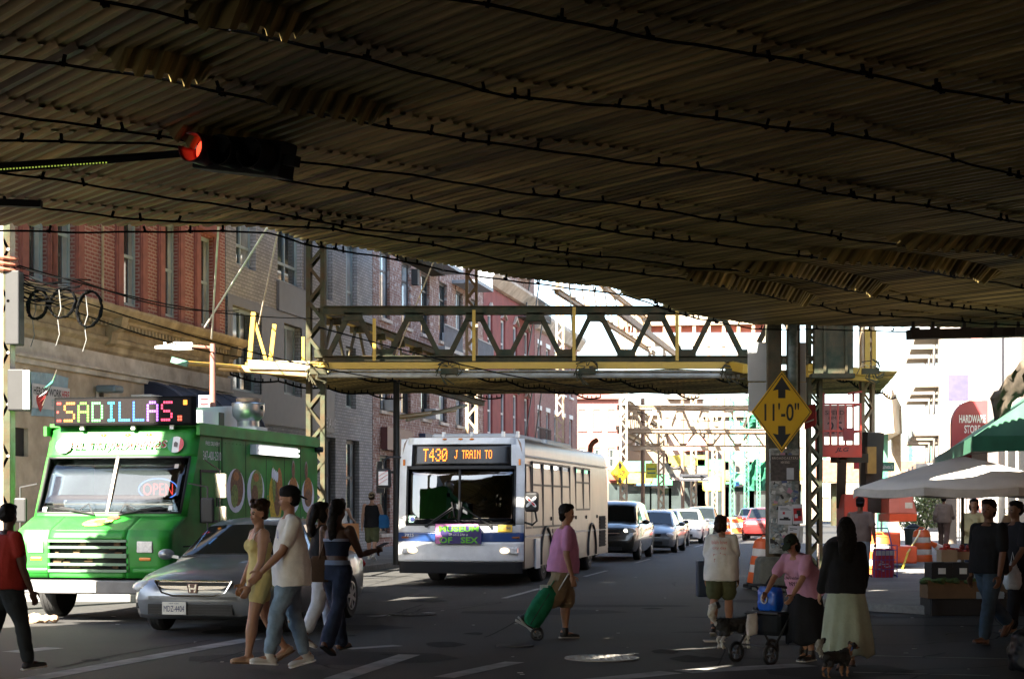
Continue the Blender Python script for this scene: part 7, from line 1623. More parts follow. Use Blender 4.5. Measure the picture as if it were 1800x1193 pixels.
for x0, x1, y0, y1, lab in ((1314, 1351, 602, 670, 'upper blank grey sign back left of the column'), (1315, 1351, 672, 722, 'lower blank grey sign back left of the column'), (1401, 1416, 602, 671, 'upper narrow grey sign back right of the column'), (1402, 1417, 672, 720, 'lower narrow grey sign back right of the column')):
    a, b = at(x0, y1, YS+.02), at(x1, y0, YS+.02); g = G(); g.box(a.x, YS-.02, a.z, b.x, YS+.0, b.z); tag(g.build('sign_back', M_alu, bevel=.012), lab, 'sign', 'blank sign backs on the column')
# clearance sign further along, on the far column
D2 = dup(DS, at(1090, 831, 83.2)); D2['label'] = 'distant yellow diamond clearance sign on the cream column behind the bus'; D2.scale = (.82, 1, .82)
# second lattice column right behind
RS = thing('red_sign', 'tilted small red sign edge beside the yellow diamond', 'sign', at(1425, 729, 32.6)); g = G(); g.prism([(-.12, -.28), (.1, -.2), (.09, .22), (-.12, .16)], (0, 0, 0), (1, 0, 0), (0, 0, 1), .012); g.build('plate', mat('sign_red', (.42, .02, .025), rough=.4), RS); g = G(); g.prism([(-.1, -.16), (.06, -.1), (.06, -.075), (-.1, -.135)], (0, -.014, 0), (1, 0, 0), (0, 0, 1), .002); g.build('white_mark', M_white, RS)
# boom lift
BL_ = thing('boom_lift', 'red boom lift with a work basket raised beside the lattice column', 'boom lift', (at(1540, 0, 42).x, 42, .02))
o_ = BL_.location
def bl(px, py, Y=42): return at(px, py, Y)-o_
M_lr = mat('lift_red', (.42, .045, .022), rough=.4, var=.12, dirt=(.25, .06, .04), ds=3, amt=.5); M_lro = mat('lift_orange', (.6, .08, .025), rough=.4, var=.12)
g = G(); a, b = bl(1446, 796, 40.5), bl(1513, 710, 40.5); d_ = .9
for z in (a.z, a.z+(b.z-a.z)*.45, b.z):
    for p0, p1 in (((a.x, a.y), (b.x, a.y)), ((b.x, a.y), (b.x, a.y+d_)), ((b.x, a.y+d_), (a.x, a.y+d_)), ((a.x, a.y+d_), (a.x, a.y))): g.beam((*p0, z), (*p1, z), .045, .045)
for k in range(6):
    x = a.x+(b.x-a.x)*k/5; g.beam((x, a.y, a.z), (x, a.y, b.z), .04, .04); g.beam((x, a.y+d_, a.z), (x, a.y+d_, b.z), .04, .04)
g.build('basket_rail', M_lr, BL_)
g = G(); g.box(a.x-.02, a.y-.04, a.z-.1, b.x+.02, a.y-.025, a.z+.2); g.box(a.x, a.y, a.z-.06, b.x, a.y+d_, a.z-.02); tp = g.build('toe_board', M_lr, BL_); text('JLG', mat('dark_letter', (.05, .012, .01), rough=.5), tp, 'lettering', ((a.x+b.x)/2, a.y-.043, a.z+.07), (1, 0, 0), (0, 0, 1), w=.34, h=.13, shear=.3, bold=.02)
g = G(); q = bl(1484, 765, 40.3); g.box(q.x-.0, a.y-.09, q.z-.12, q.x+.26, a.y-.03, q.z+.18); g.build('control_box', mat('dark_red', (.2, .02, .015), rough=.5), BL_)
g = G(); q = bl(1452, 712, 40.2); g.box(a.x+.1, a.y+d_-.3, b.z-.75, b.x-.2, a.y+d_-.28, b.z-.02); sg = g.build('speed_board', mat('reddish_board', (.40, .17, .13), rough=.6, var=.15), BL_)
text('SPEED', M_black, sg, 'lettering', ((a.x+b.x)/2-.05, a.y+d_-.305, b.z-.17), (1, 0, 0), (0, 0, 1), w=.46, h=.10); text('LIMIT', M_black, sg, 'lettering', ((a.x+b.x)/2-.05, a.y+d_-.305, b.z-.30), (1, 0, 0), (0, 0, 1), w=.3, h=.07); text('25', M_black, sg, 'lettering', ((a.x+b.x)/2-.05, a.y+d_-.305, b.z-.53), (1, 0, 0), (0, 0, 1), w=.36, h=.28)
g = G(); g.beam(bl(1480, 800, 41.2), bl(1478, 885, 42.4), .22, .3); g.beam(bl(1465, 805, 41.1), bl(1535, 805, 42.3), .18, .22); g.beam(bl(1535, 760, 42.4), bl(1530, 900, 42.6), .42, .4); g.build('boom', mat('dark_boom', (.035, .03, .022), rough=.6), BL_)
g = G(); g.beam(bl(1531, 785, 42.1), bl(1531, 832, 42.1), .22, .22); g.build('boom_section', mat('mustard_boom', (.32, .18, .03), rough=.5), BL_)
g = G(); g.beam(bl(1448, 690, 41), bl(1448, 712, 41), .05, .05); g.build('guard_post', M_lr, BL_); g = G(); g.beam(bl(1500, 690, 40.6), bl(1500, 706, 40.6), .05, .05); g.beam(bl(1490, 692, 40.6), bl(1515, 688, 40.6), .05, .05); g.build('guard_bar', M_lr, BL_)
a, b = bl(1555, 862), bl(1604, 915); 
g = G(); g.prism([(a.x, b.z+.15), (b.x-.06, b.z+.15), (b.x-.06+.08, b.z), (b.x-.06, b.z+.0)] if False else [(a.x, b.z+.18), (b.x, b.z+.18), (b.x-.14, a.z), (a.x, a.z)], (0, -.5, 0), (1, 0, 0), (0, 0, 1), -1.2); g.build('counterweight_hood', mat('faded_lift_red', (.52, .15, .11), rough=.45, var=.1), BL_, bevel=.03)
g = G(); g.prism([(a.x, b.z+.176), (b.x-.01, b.z+.176), (b.x-.03, b.z), (a.x, b.z-.02)], (0, -.52, 0), (1, 0, 0), (0, 0, 1), -1.25); g.box(a.x+.26, -.505, b.z+.2, a.x+.265, -.5, a.z); g.build('hood_band', M_lro, BL_, bevel=.01)
g = G(); q = bl(1589, 887); g.box(q.x-.09, -.515, q.z-.08, q.x+.09, -.503, q.z+.06); g.build('label_plate', M_fascia, BL_)
a, b = bl(1478, 868), bl(1520, 935); g = G(); g.box(a.x, -.4, b.z, b.x, .6, a.z); g.build('engine_hood', M_lr, BL_, bevel=.04)
g = G(); a, b = bl(1536, 945), bl(1600, 975); g.box(bl(1480, 0).x, -.7, .42, bl(1572, 0).x, .7, .95); g.box(bl(1540, 0).x, -.75, .2, b.x, .75, .62); g.build('chassis', M_lro, BL_, bevel=.04)
for px, yy in ((1486, -.8), (1560, .75), (1486, .75)): wheel(BL_, (bl(px, 0).x, yy, .42), .42, .3, -1, M_lr, 6)
# traffic barrels and cones
M_or = mat('barrel_orange', (.75, .13, .025), rough=.45, var=.1, dirt=(.4, .1, .04), ds=4, amt=.4); M_refl = mat('reflective_white', (.72, .7, .66), rough=.4, var=.06, dirt=(.5, .45, .4), ds=5, amt=.5)
def barrel(label, px, Y, tilt=0, tz=0, h=.96):
    p = at(px, 886, Y); T = thing('traffic_barrel', label, 'traffic barrel', (p.x, Y, 0), 0, 'orange and white traffic barrels'); T.rotation_euler = (0, R(tilt), R(tz))
    g = G(); g.lathe([(.36, 0), (.36, .06), (.30, .09), (.30, .10)], 24); g.build('base', M_under, T)
    zs = [.10, .30, .31, .46, .47, .63, .64, .79, .80, h-.05, h]; 
    for i, (z0, z1, r0, r1) in enumerate(((.10, .31, .29, .275), (.31, .46, .265, .26), (.46, .63, .265, .25), (.63, .78, .24, .235), (.78, .93, .24, .21), (.93, .98, .20, .16))):
        g = G(); g.lathe([(r0-.005, z0), (r0, z0+.01), (r1, z1-.01), (r1-.005, z1)], 24); g.build('orange_band' if i in (0, 2, 4, 5) else 'white_band', M_or if i in (0, 2, 4, 5) else M_refl, T, smooth=True)
    g = G(); g.tube([(-.1, 0, .97), (-.06, 0, 1.03), (.06, 0, 1.03), (.1, 0, .97)], .018, 5); g.build('handle', M_or, T)
    return T
barrel('orange traffic barrel leaning against the concrete base of the sign column', 1338, 33.4, 5)
barrel('orange traffic barrel in front of the boom lift behind the wire cart', 1546, 37.5)
barrel('orange traffic barrel with a yellow hose on it right of the boom lift', 1620, 45.5)
barrel('orange barrel standing in the sunlight far down the street', 1275, 84); barrel('farthest orange barrel beside the pale silver car', 1300, 92)
for px, Y, lab in ((1307, 88, 'orange and white barrier board beyond the white shirt woman'), (1250, 96, 'low white concrete barrier beside the far queue of cars')):
    p = at(px, 886, Y); T = thing('road_barrier', lab, 'barrier', (p.x, Y, 0)); g = G()
    if px == 1307:
        g.box(-.6, -.1, .2, .6, .1, .9); g.build('board', M_or, T); g = G(); g.box(-.6, -.13, .45, .6, -.103, .7); g.build('stripe', M_refl, T)
    else: g.loft([[(x, yy, z) for yy, z in ((-.35, 0), (-.35, .1), (-.12, .4), (-.1, .95), (.1, .95), (.12, .4), (.35, .1), (.35, 0))] for x in (-.5, 2.2)]); g.build('block', M_pale, T)
g = G(); pts = [at(1617, 932, 45.1)]
for t in range(1, 15): u = t/14; pts.append(at(1617-12*u-25*u*u, 935+62*u-10*sin(u*3), 45-6*u)) if u < .72 else None
pts += [at(1585, 1004, 40), at(1565, 1006, 39), at(1540, 993, 38.4), at(1530, 985, 38.2)]
pts = [V((p.x, p.y, max(.03, p.z))) for p in pts]
g.tube(pts, .025, 6); tag(g.build('yellow_hose', mat('yellow_hose_pvc', (.6, .45, .03), rough=.4)), 'yellow hose running from the barrel across the ground', 'hose')
TC = thing('fallen_cone', 'orange and white traffic cone fallen over behind the right barrel', 'traffic cone', at(1652, 965, 52)); TC.rotation_euler = (0, R(-60), .4); TC.location.z = .3
g = G(); g.lathe([(.24, -.4), (.13, .0)], 18); g.lathe([(.09, .2), (.04, .45)], 18); g.box(-.26, -.26, -.44, .26, .26, -.4); g.build('body', M_or, TC); g = G(); g.lathe([(.135, .0), (.088, .2)], 18); g.build('white_band', M_refl, TC)
# ---- trolleys, walker, bags
def cartwheel(par, c, r, w_=.03, axis=(0, 1, 0)):
    e = bpy.data.objects.new('wheel', None); COL.objects.link(e); e.parent = par; e.location = c
    g = G(); g.tube([Matrix.Rotation(0, 3, 'X') @ V((r*cos(a), 0, r*sin(a))) for a in [2*pi*i/22 for i in range(22)]], w_*.6, 7, closed=True); g.build('tyre', M_black, e, smooth=True)
    g = G(); g.cyl((0, -w_*.7, 0), (0, w_*.7, 0), r*.25, n=10)
    for i in range(5): a = 2*pi*i/5; g.beam((0, 0, 0), (cos(a)*r, 0, sin(a)*r), w_*.4, r*.16, up=(0, 1, 0))
    g.build('hub', mat('grey_hub', (.1, .1, .1), rough=.5), e)
p = gnd(940, 1126); YG = 20.9
GT = thing('shopping_trolley', 'green two-wheeled shopping trolley tilted back, pulled by the man in pink', 'trolley', (at(940, 0, YG).x, YG, 0))
Mg = cloth('green_bag_cloth', (.012, .14, .065), .25)
GT.scale = (.84,)*3; ax = V((.52, 0, .854)).normalized(); nx_ = V((-ax.z, 0, ax.x)); base = V((-.0, 0, .16))
g = G(); rows = []
for t, dx, wy in ((.0, .10, .17), (.06, .14, .19), (.3, .155, .2), (.5, .14, .19), (.60, .12, .18), (.66, .05, .12)): rows.append(ring(base+ax*t+nx_*.09, nx_, (0, 1, 0), dx, wy, 18, 4))
g.loft(rows); o = remesh(g, 'bag', Mg, GT, .014, .008, 9, seed=3)
g = G(); c = base+ax*.62+nx_*.12; g.prism([(-.15, -.16), (.13, -.16), (.13, .16), (-.15, .16)], c, ax, (0, 1, 0), .012); g.build('flap', Mg, GT, bevel=.01)
g = G(); c = base+ax*.22+nx_*.235; g.prism([(-.14, -.13), (.12, -.13), (.12, .13), (-.14, .13)], c, ax, (0, 1, 0), -.03); g.build('pocket', Mg, GT, bevel=.012)
for yy in (-.195, .195): g = G(); g.tube([base+ax*.03+nx_*.09+V((0, yy, 0)), base+ax*.55+nx_*.09+V((0, yy*.98, 0))], .006, 5); g.build('piping', M_black, GT)
g = G(); c = base+ax*.56+nx_*.20; g.ell(c+V((0, -.1, 0)), (.05, .02, .06)); g.box(c.x-.05, -.19, c.z+.02, c.x+.07, -.17, c.z+.06); g.build('logo_patch', mat('pale_patch', (.5, .58, .56), rough=.6), GT)
g = G()
for yy in (-.14, .14): g.tube([base-ax*.08+V((0, yy, 0)), base+ax*.95+V((0, yy, 0))], .012, 6)
g.tube([base+ax*.95+V((0, -.14, 0)), base+ax*1.0+V((.01, -.06, 0)), base+ax*1.0+V((.01, .06, 0)), base+ax*.95+V((0, .14, 0))], .016, 6); g.build('frame', M_alu, GT)
g = G(); q = base-ax*.0
g.tube([q+V((.0, -.13, -.03)), q+nx_*.30+V((-.02, -.13, -.04)), q+nx_*.30+V((-.02, .13, -.04)), q+V((0, .13, -.03))], .011, 6); g.build('foot_bracket', M_alu, GT)
for yy in (-.2, .2): cartwheel(GT, (.03, yy, .085), .08)
# walker
p = gnd(1360, 1160); YW = 18.0
RW = thing('walking_frame', 'black four-wheeled walker with a seat pouch pushed by the old woman', 'walker', (at(1352, 0, YW).x, YW-.05, 0), R(-150+10))
g = G()
for yy in (-.24, .24):
    g.tube([(-.28, yy, .86), (-.22, yy, .80), (-.02, yy, .45), (.25, yy, .12)], .014, 6); g.tube([(-.02, yy, .5), (-.30, yy, .12)], .014, 6); g.tube([(-.22, yy, .52), (.12, yy, .5)], .012, 6); g.tube([(-.42, yy, .88), (-.36, yy, .91), (-.28, yy, .86)], .02, 6)
g.tube([(-.05, -.24, .78), (.10, -.2, .80), (.14, 0, .81), (.10, .2, .80), (-.05, .24, .78)], .014, 6); g.tube([(.2, -.24, .18), (.2, .24, .18)], .01, 6); g.tube([(-.15, -.24, .68), (-.05, -.24, .78)], .012, 6); g.tube([(-.15, .24, .68), (-.05, .24, .78)], .012, 6)
g.build('frame', M_black, RW, smooth=True)
g = G(); g.box(-.2, -.22, .50, .13, .22, .53); g.build('seat', M_black, RW, bevel=.01)
g = G(); g.loft([ring((-.03, 0, z), (1, 0, 0), (0, 1, 0), .14*k, .21*k, 16, 4) for z, k in ((.28, .8), (.33, 1), (.49, 1))]); pc = g.build('pouch', cloth('black_pouch', (.015, .018, .022)), RW); g = G(); g.box(-.1, -.218, .37, -.0, -.212, .43); g.build('badge', mat('blue_badge', (.02, .12, .4), rough=.5), pc)
for x, yy in ((-.3, -.24), (-.3, .24), (.26, -.24), (.26, .24)): cartwheel(RW, (x, yy, .1), .095, .034)
bpy.context.view_layer.update()
BB = thing('carrier_bag', 'bright blue printed plastic bag standing on the walker seat', 'bag', RW.matrix_world @ V((-.03, -.02, .532)), RW.rotation_euler.z)
g = G(); g.loft([ring((0, 0, z), (1, 0, 0), (0, 1, 0), .09*k, .14*k, 18, 3) for z, k in ((0, .9), (.08, 1.05), (.2, 1.0), (.26, .8))]); remesh(g, 'bag', mat('blue_plastic', (.01, .09, .48), rough=.3, var=.15), BB, .012, .009, 14, seed=5)
g = G(); g.tube([(.098+.0*a, .04*cos(a), .13+.05*sin(a)) for a in [2*pi*i/18 for i in range(18)]], .008, 5, closed=True); g.tube([(-.098, .04*cos(a), .13+.05*sin(a)) for a in [2*pi*i/18 for i in range(18)]], .008, 5, closed=True); g.build('printed_ring', cols_[0], BB)
WBg = thing('white_carton', 'crumpled pale paper bag tucked on the left side of the walker', 'bag', at(1322, 1098, 17.85)); g = G(); g.loft([ring((0, 0, z), (1, 0, .2), (0, 1, 0), .06*k, .05*k, 12, 4) for z, k in ((-.1, .9), (0, 1.05), (.12, .9))]); remesh(g, 'bag', mat('pale_paper', (.4, .36, .32), rough=.7), WBg, .01, .008, 18)
# wire cart of the man in grey
WC = thing('wire_cart', 'upright blue wire shopping cart holding a red and white printed sack', 'trolley', (at(1552, 0, 35.6).x, 35.6, 0), .15)
g = G()
for x in (-.25, .25):
    for yy in (-.15, .15): g.tube([(x, yy, .1), (x, yy, .8)], .012, 5)
    g.tube([(x, .15, .8), (x*.8, .25, 1.15)], .012, 5)
g.tube([(-.2, .25, 1.15), (.2, .25, 1.15)], .014, 5)
for z in (.12, .3, .5, .7, .8): g.tube([(-.25, -.15, z), (.25, -.15, z), (.25, .15, z), (-.25, .15, z)], .008, 4, closed=True)
for k in range(7): g.tube([(-.25+k*.083, -.15, .12), (-.25+k*.083, -.15, .8)], .005, 4)
g.build('frame', mat('purple_blue_wire', (.06, .06, .3), rough=.4), WC)
for x in (-.28, .28): cartwheel(WC, (x, .1, .09), .085)
SK_ = thing('printed_sack', 'red and white printed sack inside the blue wire cart', 'sack', WC.location+V((0, 0, .13)), .15); g = G(); g.loft([ring((0, 0, z), (1, 0, 0), (0, 1, 0), .22*k, .12*k, 16, 4) for z, k in ((0, .95), (.1, 1.02), (.45, 1), (.6, .85))]); remesh(g, 'sack_body', mat('red_sack', (.5, .03, .05), rough=.5, var=.15), SK_, .016, .008, 12)
g = G(); rr = random.Random(8)
for k in range(16): x = rr.uniform(-.16, .1); z = rr.uniform(.1, .34); g.box(x, -.137, z, x+rr.uniform(.02, .09), -.131, z+rr.uniform(.01, .03))
g.box(-.2, -.135, .46, .2, -.129, .56); g.build('print', cols_[0], SK_)
for k in range(14): pass
# blue box behind the white shirt woman
g = G(); p = at(1233, 1015, 21.8); g.box(-.06, -.12, -.24, .08, .12, .22); o = g.build('blue_crate', mat('dark_blue_crate', (.015, .03, .065), rough=.5), bevel=.02, loc=p); tag(o, 'dark blue folded box held at the left side of the white t-shirt woman', 'box')
# white plastic bag of the man on the right
PB = thing('plastic_bag', 'white plastic bag hanging from a hand at the right edge', 'bag', at(1780, 1035, 21.3)); g = G(); g.loft([ring((0, 0, z), (1, 0, 0), (0, 1, 0), .12*k, .08*k, 16) for z, k in ((0, .7), (.08, 1), (.2, .8), (.34, .25))]); remesh(g, 'bag', mat('white_film', (.5, .53, .56), rough=.35, var=.1), PB, .011, .012, 16, seed=2)
g = G(); g.tube([(-.03, 0, .3), (0, 0, .46), (.03, 0, .3)], .008, 5); g.build('handle', MT['white_film'], PB)
# ---- umbrella and fruit stall
UX = at(1692, 0, 27).x; UM = thing('market_umbrella', 'large white market umbrella shading the fruit stall', 'umbrella', (UX, 27, .13), R(12))
n = 8; rows = []; zt = at(0, 803, 27).z-.13; ze = at(0, 858, 27).z-.13; RR = 1.78
for t in (0.02, .25, .5, .75, 1): rows.append([(RR*t*cos(2*pi*(i+.5)/n/3) if False else RR*t*(cos(2*pi*i/24)*(1 if i % 3 == 0 else .955)), RR*t*sin(2*pi*i/24)*(1 if i % 3 == 0 else .955), zt-(zt-ze)*(t**1.15)-(.0 if i % 3 == 0 else .035*t)) for i in range(24)])
g = G(); g.loft(rows, cap=False); o = g.build('canopy', mat('white_canvas', (.74, .7, .66), rough=.8, var=.05), UM, smooth=20, fix=False); o.modifiers.new('thick', 'SOLIDIFY').thickness = .012
g = G(); e_ = [rows[-1][i] for i in range(24)]; g.loft([e_, [(x, y_, z-.12) for x, y_, z in e_]], cap=False); o = g.build('valance', mat('canvas_edge', (.55, .5, .45), rough=.8), UM, fix=False); o.modifiers.new('thick', 'SOLIDIFY').thickness = .008
g = G(); g.cyl((0, 0, 0), (0, 0, zt), .026, n=10); g.build('pole', M_wood, UM)
for i in range(8): a = 2*pi*i/8; g = G(); g.beam((.04*cos(a), .04*sin(a), ze-.1), (RR*.55*cos(a), RR*.55*sin(a), zt-(zt-ze)*.5-.03), .02, .025); g.beam((.03*cos(a), .03*sin(a), zt-.03), (RR*.98*cos(a), RR*.98*sin(a), ze-.015), .02, .02); g.build('rib', M_wood, UM)
M_crt = mat('black_crate', (.012, .012, .013), rough=.6); M_card = mat('brown_cardboard', (.13, .075, .035), rough=.85, var=.2); M_cardl = mat('pale_cardboard', (.36, .25, .16), rough=.85, var=.15)
def crate(label, x, y_, z, sx, sy, sz, m, fill=None, lab=False, rz=0):
    T = thing('fruit_crate', label, 'crate', (x, y_, z), rz, 'crates and boxes on the fruit stall'); g = G(); t = .018
    g.box(-sx, -sy, 0, sx, sy, t); g.box(-sx, -sy, t, -sx+t, sy, sz); g.box(sx-t, -sy, t, sx, sy, sz); g.box(-sx+t, -sy, t, sx-t, -sy+t, sz); g.box(-sx+t, sy-t, t, sx-t, sy, sz)
    for k in range(2): g.box(-sx-.008, -sy-.008, sz*.3+k*sz*.35, sx+.008, -sy, sz*.3+k*sz*.35+.015)
    g.build('box', m, T)
    if lab: g = G(); g.box(-.06, -sy-.014, sz*.35, .05, -sy-.009, sz*.7); g.build('sticker', M_white, T)
    return T
def fruit(label, cx, cy, cz, sx, sy, r, m, nme, cat, n=26, seed=1):
    rr = random.Random(seed); i = 0; base = None
    nx = max(2, int(sx*2/(r*2))); ny = max(2, int(sy*2/(r*2)))
    for lay in range(2):
        for a in range(nx-lay):
            for b in range(ny-lay):
                x = cx-sx+r+(2*sx-2*r)*(a+.5*lay)/max(1, nx-1)+rr.uniform(-.008, .008); y_ = cy-sy+r+(2*sy-2*r)*(b+.5*lay)/max(1, ny-1); z = cz+r+lay*r*1.45
                if base is None: g = G(); g.ell((0, 0, 0), (r, r, r*.92), 12, 8); base = o = g.build(nme, m, smooth=60); 
                else: o = base.copy(); COL.objects.link(o)
                o.location = (x, y_, z); o.rotation_euler = (rr.uniform(0, 3), rr.uniform(0, 3), 0); tag(o, label, cat, label)
zg = .0
sx0 = at(1640, 0, 25.6).x; xs_ = [at(v, 0, 25.5).x for v in (1658, 1699, 1740)]
YF = 25.5; zc = lambda py: at(0, py, YF).z
g = G(); g.box(-.95, -.3, 0, .95, .35, zc(1050)); ST = thing('stall_table', 'low black stand under the fruit boxes', 'stall', (at(1740, 0, YF).x-.0, YF+.05, 0)); g.build('stand', M_crt, ST, bevel=.02); 
for k in (-.9, .9): g = G(); g.box(k-.04, -.34, 0, k+.04, -.304, zc(1050)); g.build('leg', M_crt, ST)
z_ = zc(1050)+.004
crate('brown cardboard tray at the left end of the stall under the black crates', at(1668, 0, YF).x, YF-.02, z_, .38, .26, zc(1018)-z_, M_card)
crate('pale blue lidded tray beside the brown tray on the stall', at(1745, 0, YF).x-.12, YF-.05, z_, .2, .26, .10, mat('pale_blue_box', (.25, .3, .33), rough=.6)); crate('dark box at the right end of the stall under the oranges', at(1800, 0, YF).x-.05, YF, z_, .28, .28, .24, M_card)
zt_ = zc(1018)+.006
for px, lb in ((1649, 'black crate with a white sticker, left of the two on the brown tray'), (1686, 'black crate with a white sticker, right of the two on the brown tray')): crate(lb, at(px, 0, YF).x, YF-.02, zt_, .155, .22, zc(988)-zt_, M_crt, lab=True)
crate('pale wooden punnet box of tomatoes on top of the black crates', at(1666, 0, YF+.4).x, YF+.45, zc(988), .12, .15, .18, M_cardl)
fruit('red tomatoes heaped in the pale wooden box', at(1666, 0, YF+.4).x, YF+.45, zc(988)+.13, .11, .13, .042, mat('tomato', (.4, .03, .02), rough=.3, var=.2), 'tomato', 'tomato', seed=2)
crate('pale slatted box of apples beside the pole of the umbrella', at(1700, 0, YF+.5).x, YF+.6, zc(985), .16, .15, .12, M_cardl)
fruit('red apples in the slatted box by the umbrella pole', at(1700, 0, YF+.5).x, YF+.6, zc(985)+.08, .15, .13, .045, mat('apple', (.3, .03, .025), rough=.3, var=.3), 'apple', 'apple', seed=3)
crate('dark crate of oranges at the right edge behind the men', at(1792, 0, 27.4).x, 27.4, zc(1000), .3, .3, .26, M_card); ST2 = thing('stall_table', 'dark stand at the right edge carrying the oranges', 'stall', (at(1792, 0, 27.4).x, 27.4, .13)); g = G(); g.box(-.4, -.35, 0, .5, .35, zc(1000)-.14); g.build('stand', M_crt, ST2); g = G(); g.box(-.42, -.38, zc(1000)-.2, .52, -.352, zc(1000)-.16); g.build('edge', M_card, ST2)
fruit('oranges heaped in the dark crate at the right edge', at(1792, 0, 27.4).x, 27.4, zc(1000)+.22, .27, .26, .06, mat('orange_peel', (.5, .22, .02), rough=.45, var=.15, bump=.1), 'orange', 'orange', seed=4)
rr = random.Random(15)
for k in range(3): g = G(); [g.ell((rr.uniform(-.2, .2), rr.uniform(-.15, .15), rr.uniform(0, .05)), (.07, .07, .03), 8, 5) for _ in range(14)]; o = remesh(g, 'greens', mat('leafy_greens', (.05, .09, .02), rough=.7, var=.5, vs=20), None, .016, .012, 20, seed=k); o.location = (at(1665, 0, YF).x+(k-1)*.22, YF-.15, zc(1022)-.0); tag(o, ['leafy greens spilling at the left end of the brown tray', 'leafy greens in the middle of the brown tray', 'leafy greens at the right end of the brown tray'][k], 'greens')
HB = thing('hanging_bag', 'beige bag hanging on a hook under the umbrella behind the man in black', 'bag', at(1768, 925, 26.3)); g = G(); g.loft([ring((0+.12*z, 0, z), (1, 0, 0), (0, 1, 0), .13*k, .05, 12, 3) for z, k in ((-.12, 1), (0, .8), (.18, .3))]); g.build('bag', mat('beige_bag', (.42, .31, .24), rough=.8), HB, smooth=True); g = G(); g.tube([(.02+.035*cos(a), 0, .24+.045*sin(a)) for a in [2*pi*i/12 for i in range(12)]], .008, 5, closed=True); g.build('hook', M_white, HB)
# white iron fence and planting beyond the umbrella
FE = thing('white_fence', 'white iron railing fence in the sun beyond the umbrella pole', 'fence', at(1672, 886, 66), TH-pi/2); FE.location.z = .13
g = G()
for k in range(26): g.box(k*.14, -.02, 0, k*.14+.05, .02, 2.0)
g.box(0, -.015, .2, 3.64, .025, .26); g.box(0, -.015, 1.75, 3.64, .025, .81+1); g.build('railing', M_white, FE)
for k in (0, 3.5): g = G(); g.box(k-.2, -.2, 0, k+.2, .2, 2.3); g.build('pier', M_pale, FE)
SH = thing('shrub', 'sunlit green shrub behind the lift hood and beside the white pier', 'shrub', at(1622, 886, 68)); SH.location.z = .13
rr = random.Random(31); g = G()
for k in range(2600):
    a = rr.uniform(0, 2*pi); t = rr.random()**.5; z = rr.uniform(.6, 2.6); rad = 1.0*t*(1.1-.25*abs(z-1.5)); c = V((cos(a)*rad, sin(a)*rad*.8, z)); d = V((rr.uniform(-1, 1), rr.uniform(-1, 1), rr.uniform(-.4, 1))).normalized(); e = d.orthogonal().normalized(); s_ = rr.uniform(.05, .1)
    g.quad(c-d*s_, c+e*s_*.5, c+d*s_, c-e*s_*.5)
g.build('leaves', mat('shrub_leaf', (.13, .17, .05), rough=.7, var=.5, vs=3), SH, fix=False); g = G()
for k in range(6): g.tube([(0, 0, 0), (rr.uniform(-.3, .3), rr.uniform(-.3, .3), .9), (rr.uniform(-.7, .7), rr.uniform(-.5, .5), 1.9)], [.04, .03, .012], 5)
g.build('stems', M_wood, SH)
WBn = thing('litter_bin', 'dark green litter bin standing beside the right barrel', 'bin', (at(1606, 0, 47).x, 47, .02)); g = G(); g.lathe([(.2, 0), (.25, .9), (.27, .92), (.27, .97), (.2, 1.0)], 18); g.build('drum', mat('dark_green_bin', (.02, .03, .025), rough=.5), WBn, smooth=True); g = G(); g.lathe([(.19, 1.0), (.2, 1.02), (.05, 1.1)], 16); g.build('lid', M_black, WBn)
# hardware sign, street sign, awning signs
HS = thing('hardware_sign', 'tall round-topped pink red sign reading hardware store', 'sign', at(1706, 766, 50)); k = 50/F
pts = [(-33*k, -55*k), (-33*k, 20*k)]+[(-33*k+58*k*(1-cos(a)) if False else -33*k+35*k*(1-cos(a)), 20*k+42*k*sin(a)) for a in [R(x) for x in range(10, 91, 10)]]+[(30*k, 62*k), (30*k, -55*k)]
g = G(); g.prism(pts, (0, 0, 0), (1, 0, 0), (0, 0, 1), -.18); pl = g.build('panel', mat('faded_sign_red', (.30, .045, .05), rough=.5, var=.1), HS)
for s_, z, w_ in (('HARDWARE', 30, 46), ('STORE', 12, 28)): text(s_, M_white, pl, 'lettering', (3*k, -.004, z*k), (1, 0, 0), (0, 0, 1), w=w_*k, h=14*k, t=.004, bold=.02)
g = G(); g.prism([(-8*k+26*k*cos(a)+24*k, -45*k+36*k*sin(a)) for a in [2*pi*i/28 for i in range(28)]], (0, -.02, 0), (1, 0, 0), (0, 0, 1), -.01) if False else g.prism([(16*k+14*k*cos(a), -34*k+28*k*sin(a)) for a in [2*pi*i/28 for i in range(28)]], (0, -.006, 0), (1, 0, 0), (0, 0, 1), .006); g.build('white_oval', M_white, pl)
SS = thing('street_name_sign', 'green street name sign on a pole beside the boom', 'sign', (at(1550, 0, 60).x, 60, 0)); g = G(); g.cyl((0, .05, 0), (0, .05, at(0, 810, 60).z), .04, n=8); g.build('post', M_alu, SS); z = at(0, 820, 60).z; g = G(); g.box(-.05, -.01, z-.16, .45, .01, z+.16); pl = g.build('plate', M_teal, SS); text('Palmetto St', M_white, pl, 'lettering', (.2, -.013, z), (1, 0, 0), (0, 0, 1), w=.42, h=.14, t=.002)
R2 = thing('red_sign', 'small red sign seen under the basket beside the boom', 'sign', at(1514, 812, 46)); g = G(); g.box(-.2, 0, -.18, .2, .02, .18); pl = g.build('plate', MT['sign_red'], R2); g = G(); g.box(-.14, -.006, .0, .14, -.001, .04); g.build('white_mark', M_white, pl)
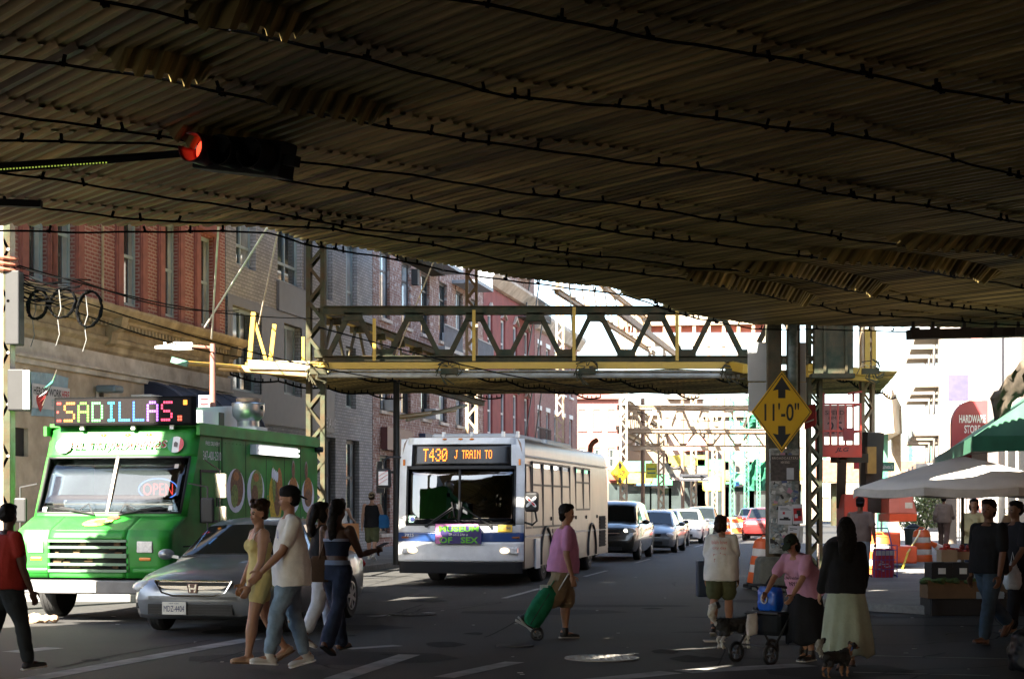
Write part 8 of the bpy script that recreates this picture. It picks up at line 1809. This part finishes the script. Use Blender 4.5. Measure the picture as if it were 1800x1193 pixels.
OA = thing('one_way_sign', 'white one-way arrow sign on the far lattice column', 'sign', at(1217, 839, 94)); g = G(); g.box(-.7, 0, -.2, .9, .02, .2); pl = g.build('plate', M_white, OA); g = G(); g.prism([(-.55, -.06), (.45, -.06), (.45, -.14), (.8, 0), (.45, .14), (.45, .06), (-.55, .06)], (0, -.004, 0), (1, 0, 0), (0, 0, 1), .003); g.build('arrow', M_black, pl)
for px, py, Yv, w_, h_, col, lab in ((1145, 827, 96, 20, 26, (.62, .62, .05), 'bright yellow green sign on the far cream column'), (1252, 850, 105, 34, 24, (.6, .6, .12), 'pale yellow shop sign behind the far columns'), (1296, 850, 105, 7, 7, (.05, .2, .6), 'small blue sign far behind the teal columns')):
    g = G(); k = Yv/F; g.box(-w_*k/2, 0, -h_*k/2, w_*k/2, .04, h_*k/2); g.c = 1; [g.box(-w_*k*.36, -.012, (-.2+.28*i)*h_*k, w_*k*.36, -.002, (-.1+.28*i)*h_*k) for i in range(2)]; tag(g.build('shop_sign', [mat('sign_colour_%d' % px, col, rough=.5), M_teal], loc=at(px, py, Yv)), lab, 'sign')
g = G(); p = gnd(60, 1094); 
for i in range(9): g.ell((rr.uniform(-.2, .2), rr.uniform(-.1, .1), rr.uniform(.02, .09)), (.1, .07, .05), 10, 6)
o = remesh(g, 'paper_litter', mat('brown_paper', (.4, .27, .18), rough=.8), None, .014, .02, 14); o.location = (p.x+.12, p.y, 0); tag(o, 'crumpled brown paper bag lying by the front wheel of the green truck', 'litter')
g = G(); p = at(1800, 886, 17.0); g.loft([ring((0, 0, z), (1, 0, 0), (0, 1, 0), .22*k, .22*k, 18) for z, k in ((0, .9), (.2, 1.05), (.35, .8), (.45, .2))]); o = remesh(g, 'rubbish_bag', mat('black_bin_liner', (.006, .007, .01), rough=.45, var=.3, spec=.25), None, .016, .03, 7); o.location = (p.x+.07, p.y, 0); tag(o, 'shiny black rubbish bag cut off by the right edge', 'rubbish bag')
g = G(); p = gnd(1252, 1127); g.box(-.1, -.12, 0, .14, .12, .012); o = g.build('white_grate', M_fascia, loc=(p.x, p.y, .003)); tag(o, 'small pale drain grate in the road behind the dog', 'drain')
g = G(); rr = random.Random(2)
for i in range(46):
    px = rr.uniform(20, 1780); py = rr.uniform(1000, 1185); p = gnd(px, py); s_ = rr.uniform(.008, .03); g.box(p.x-s_, p.y-s_, .002, p.x+s_, p.y+s_*rr.uniform(.3, 1), .006)
o = struct(g.build('road_litter', mat('pale_specks', (.35, .34, .32), rough=.8)), 'stuff')
g = G(); g.tube([at(1430, 1180, 0) if False else gnd(1460, 1040), gnd(1450, 1045)], .01); 
BR_ = thing('bike_rack', 'metal rail with red paint behind the old woman', 'rail', (at(1447, 0, 32.5).x, 32.5, .12)); g = G(); g.tube([(-.1, 0, 0), (-.1, 0, .78), (.12, 0, .78), (.12, 0, 0)], .03, 8); g.build('rail', M_chrome, BR_, smooth=True); g = G(); g.cyl((.12, 0, .1), (.12, 0, .6), .036, n=8); g.build('red_sleeve', M_letr, BR_)
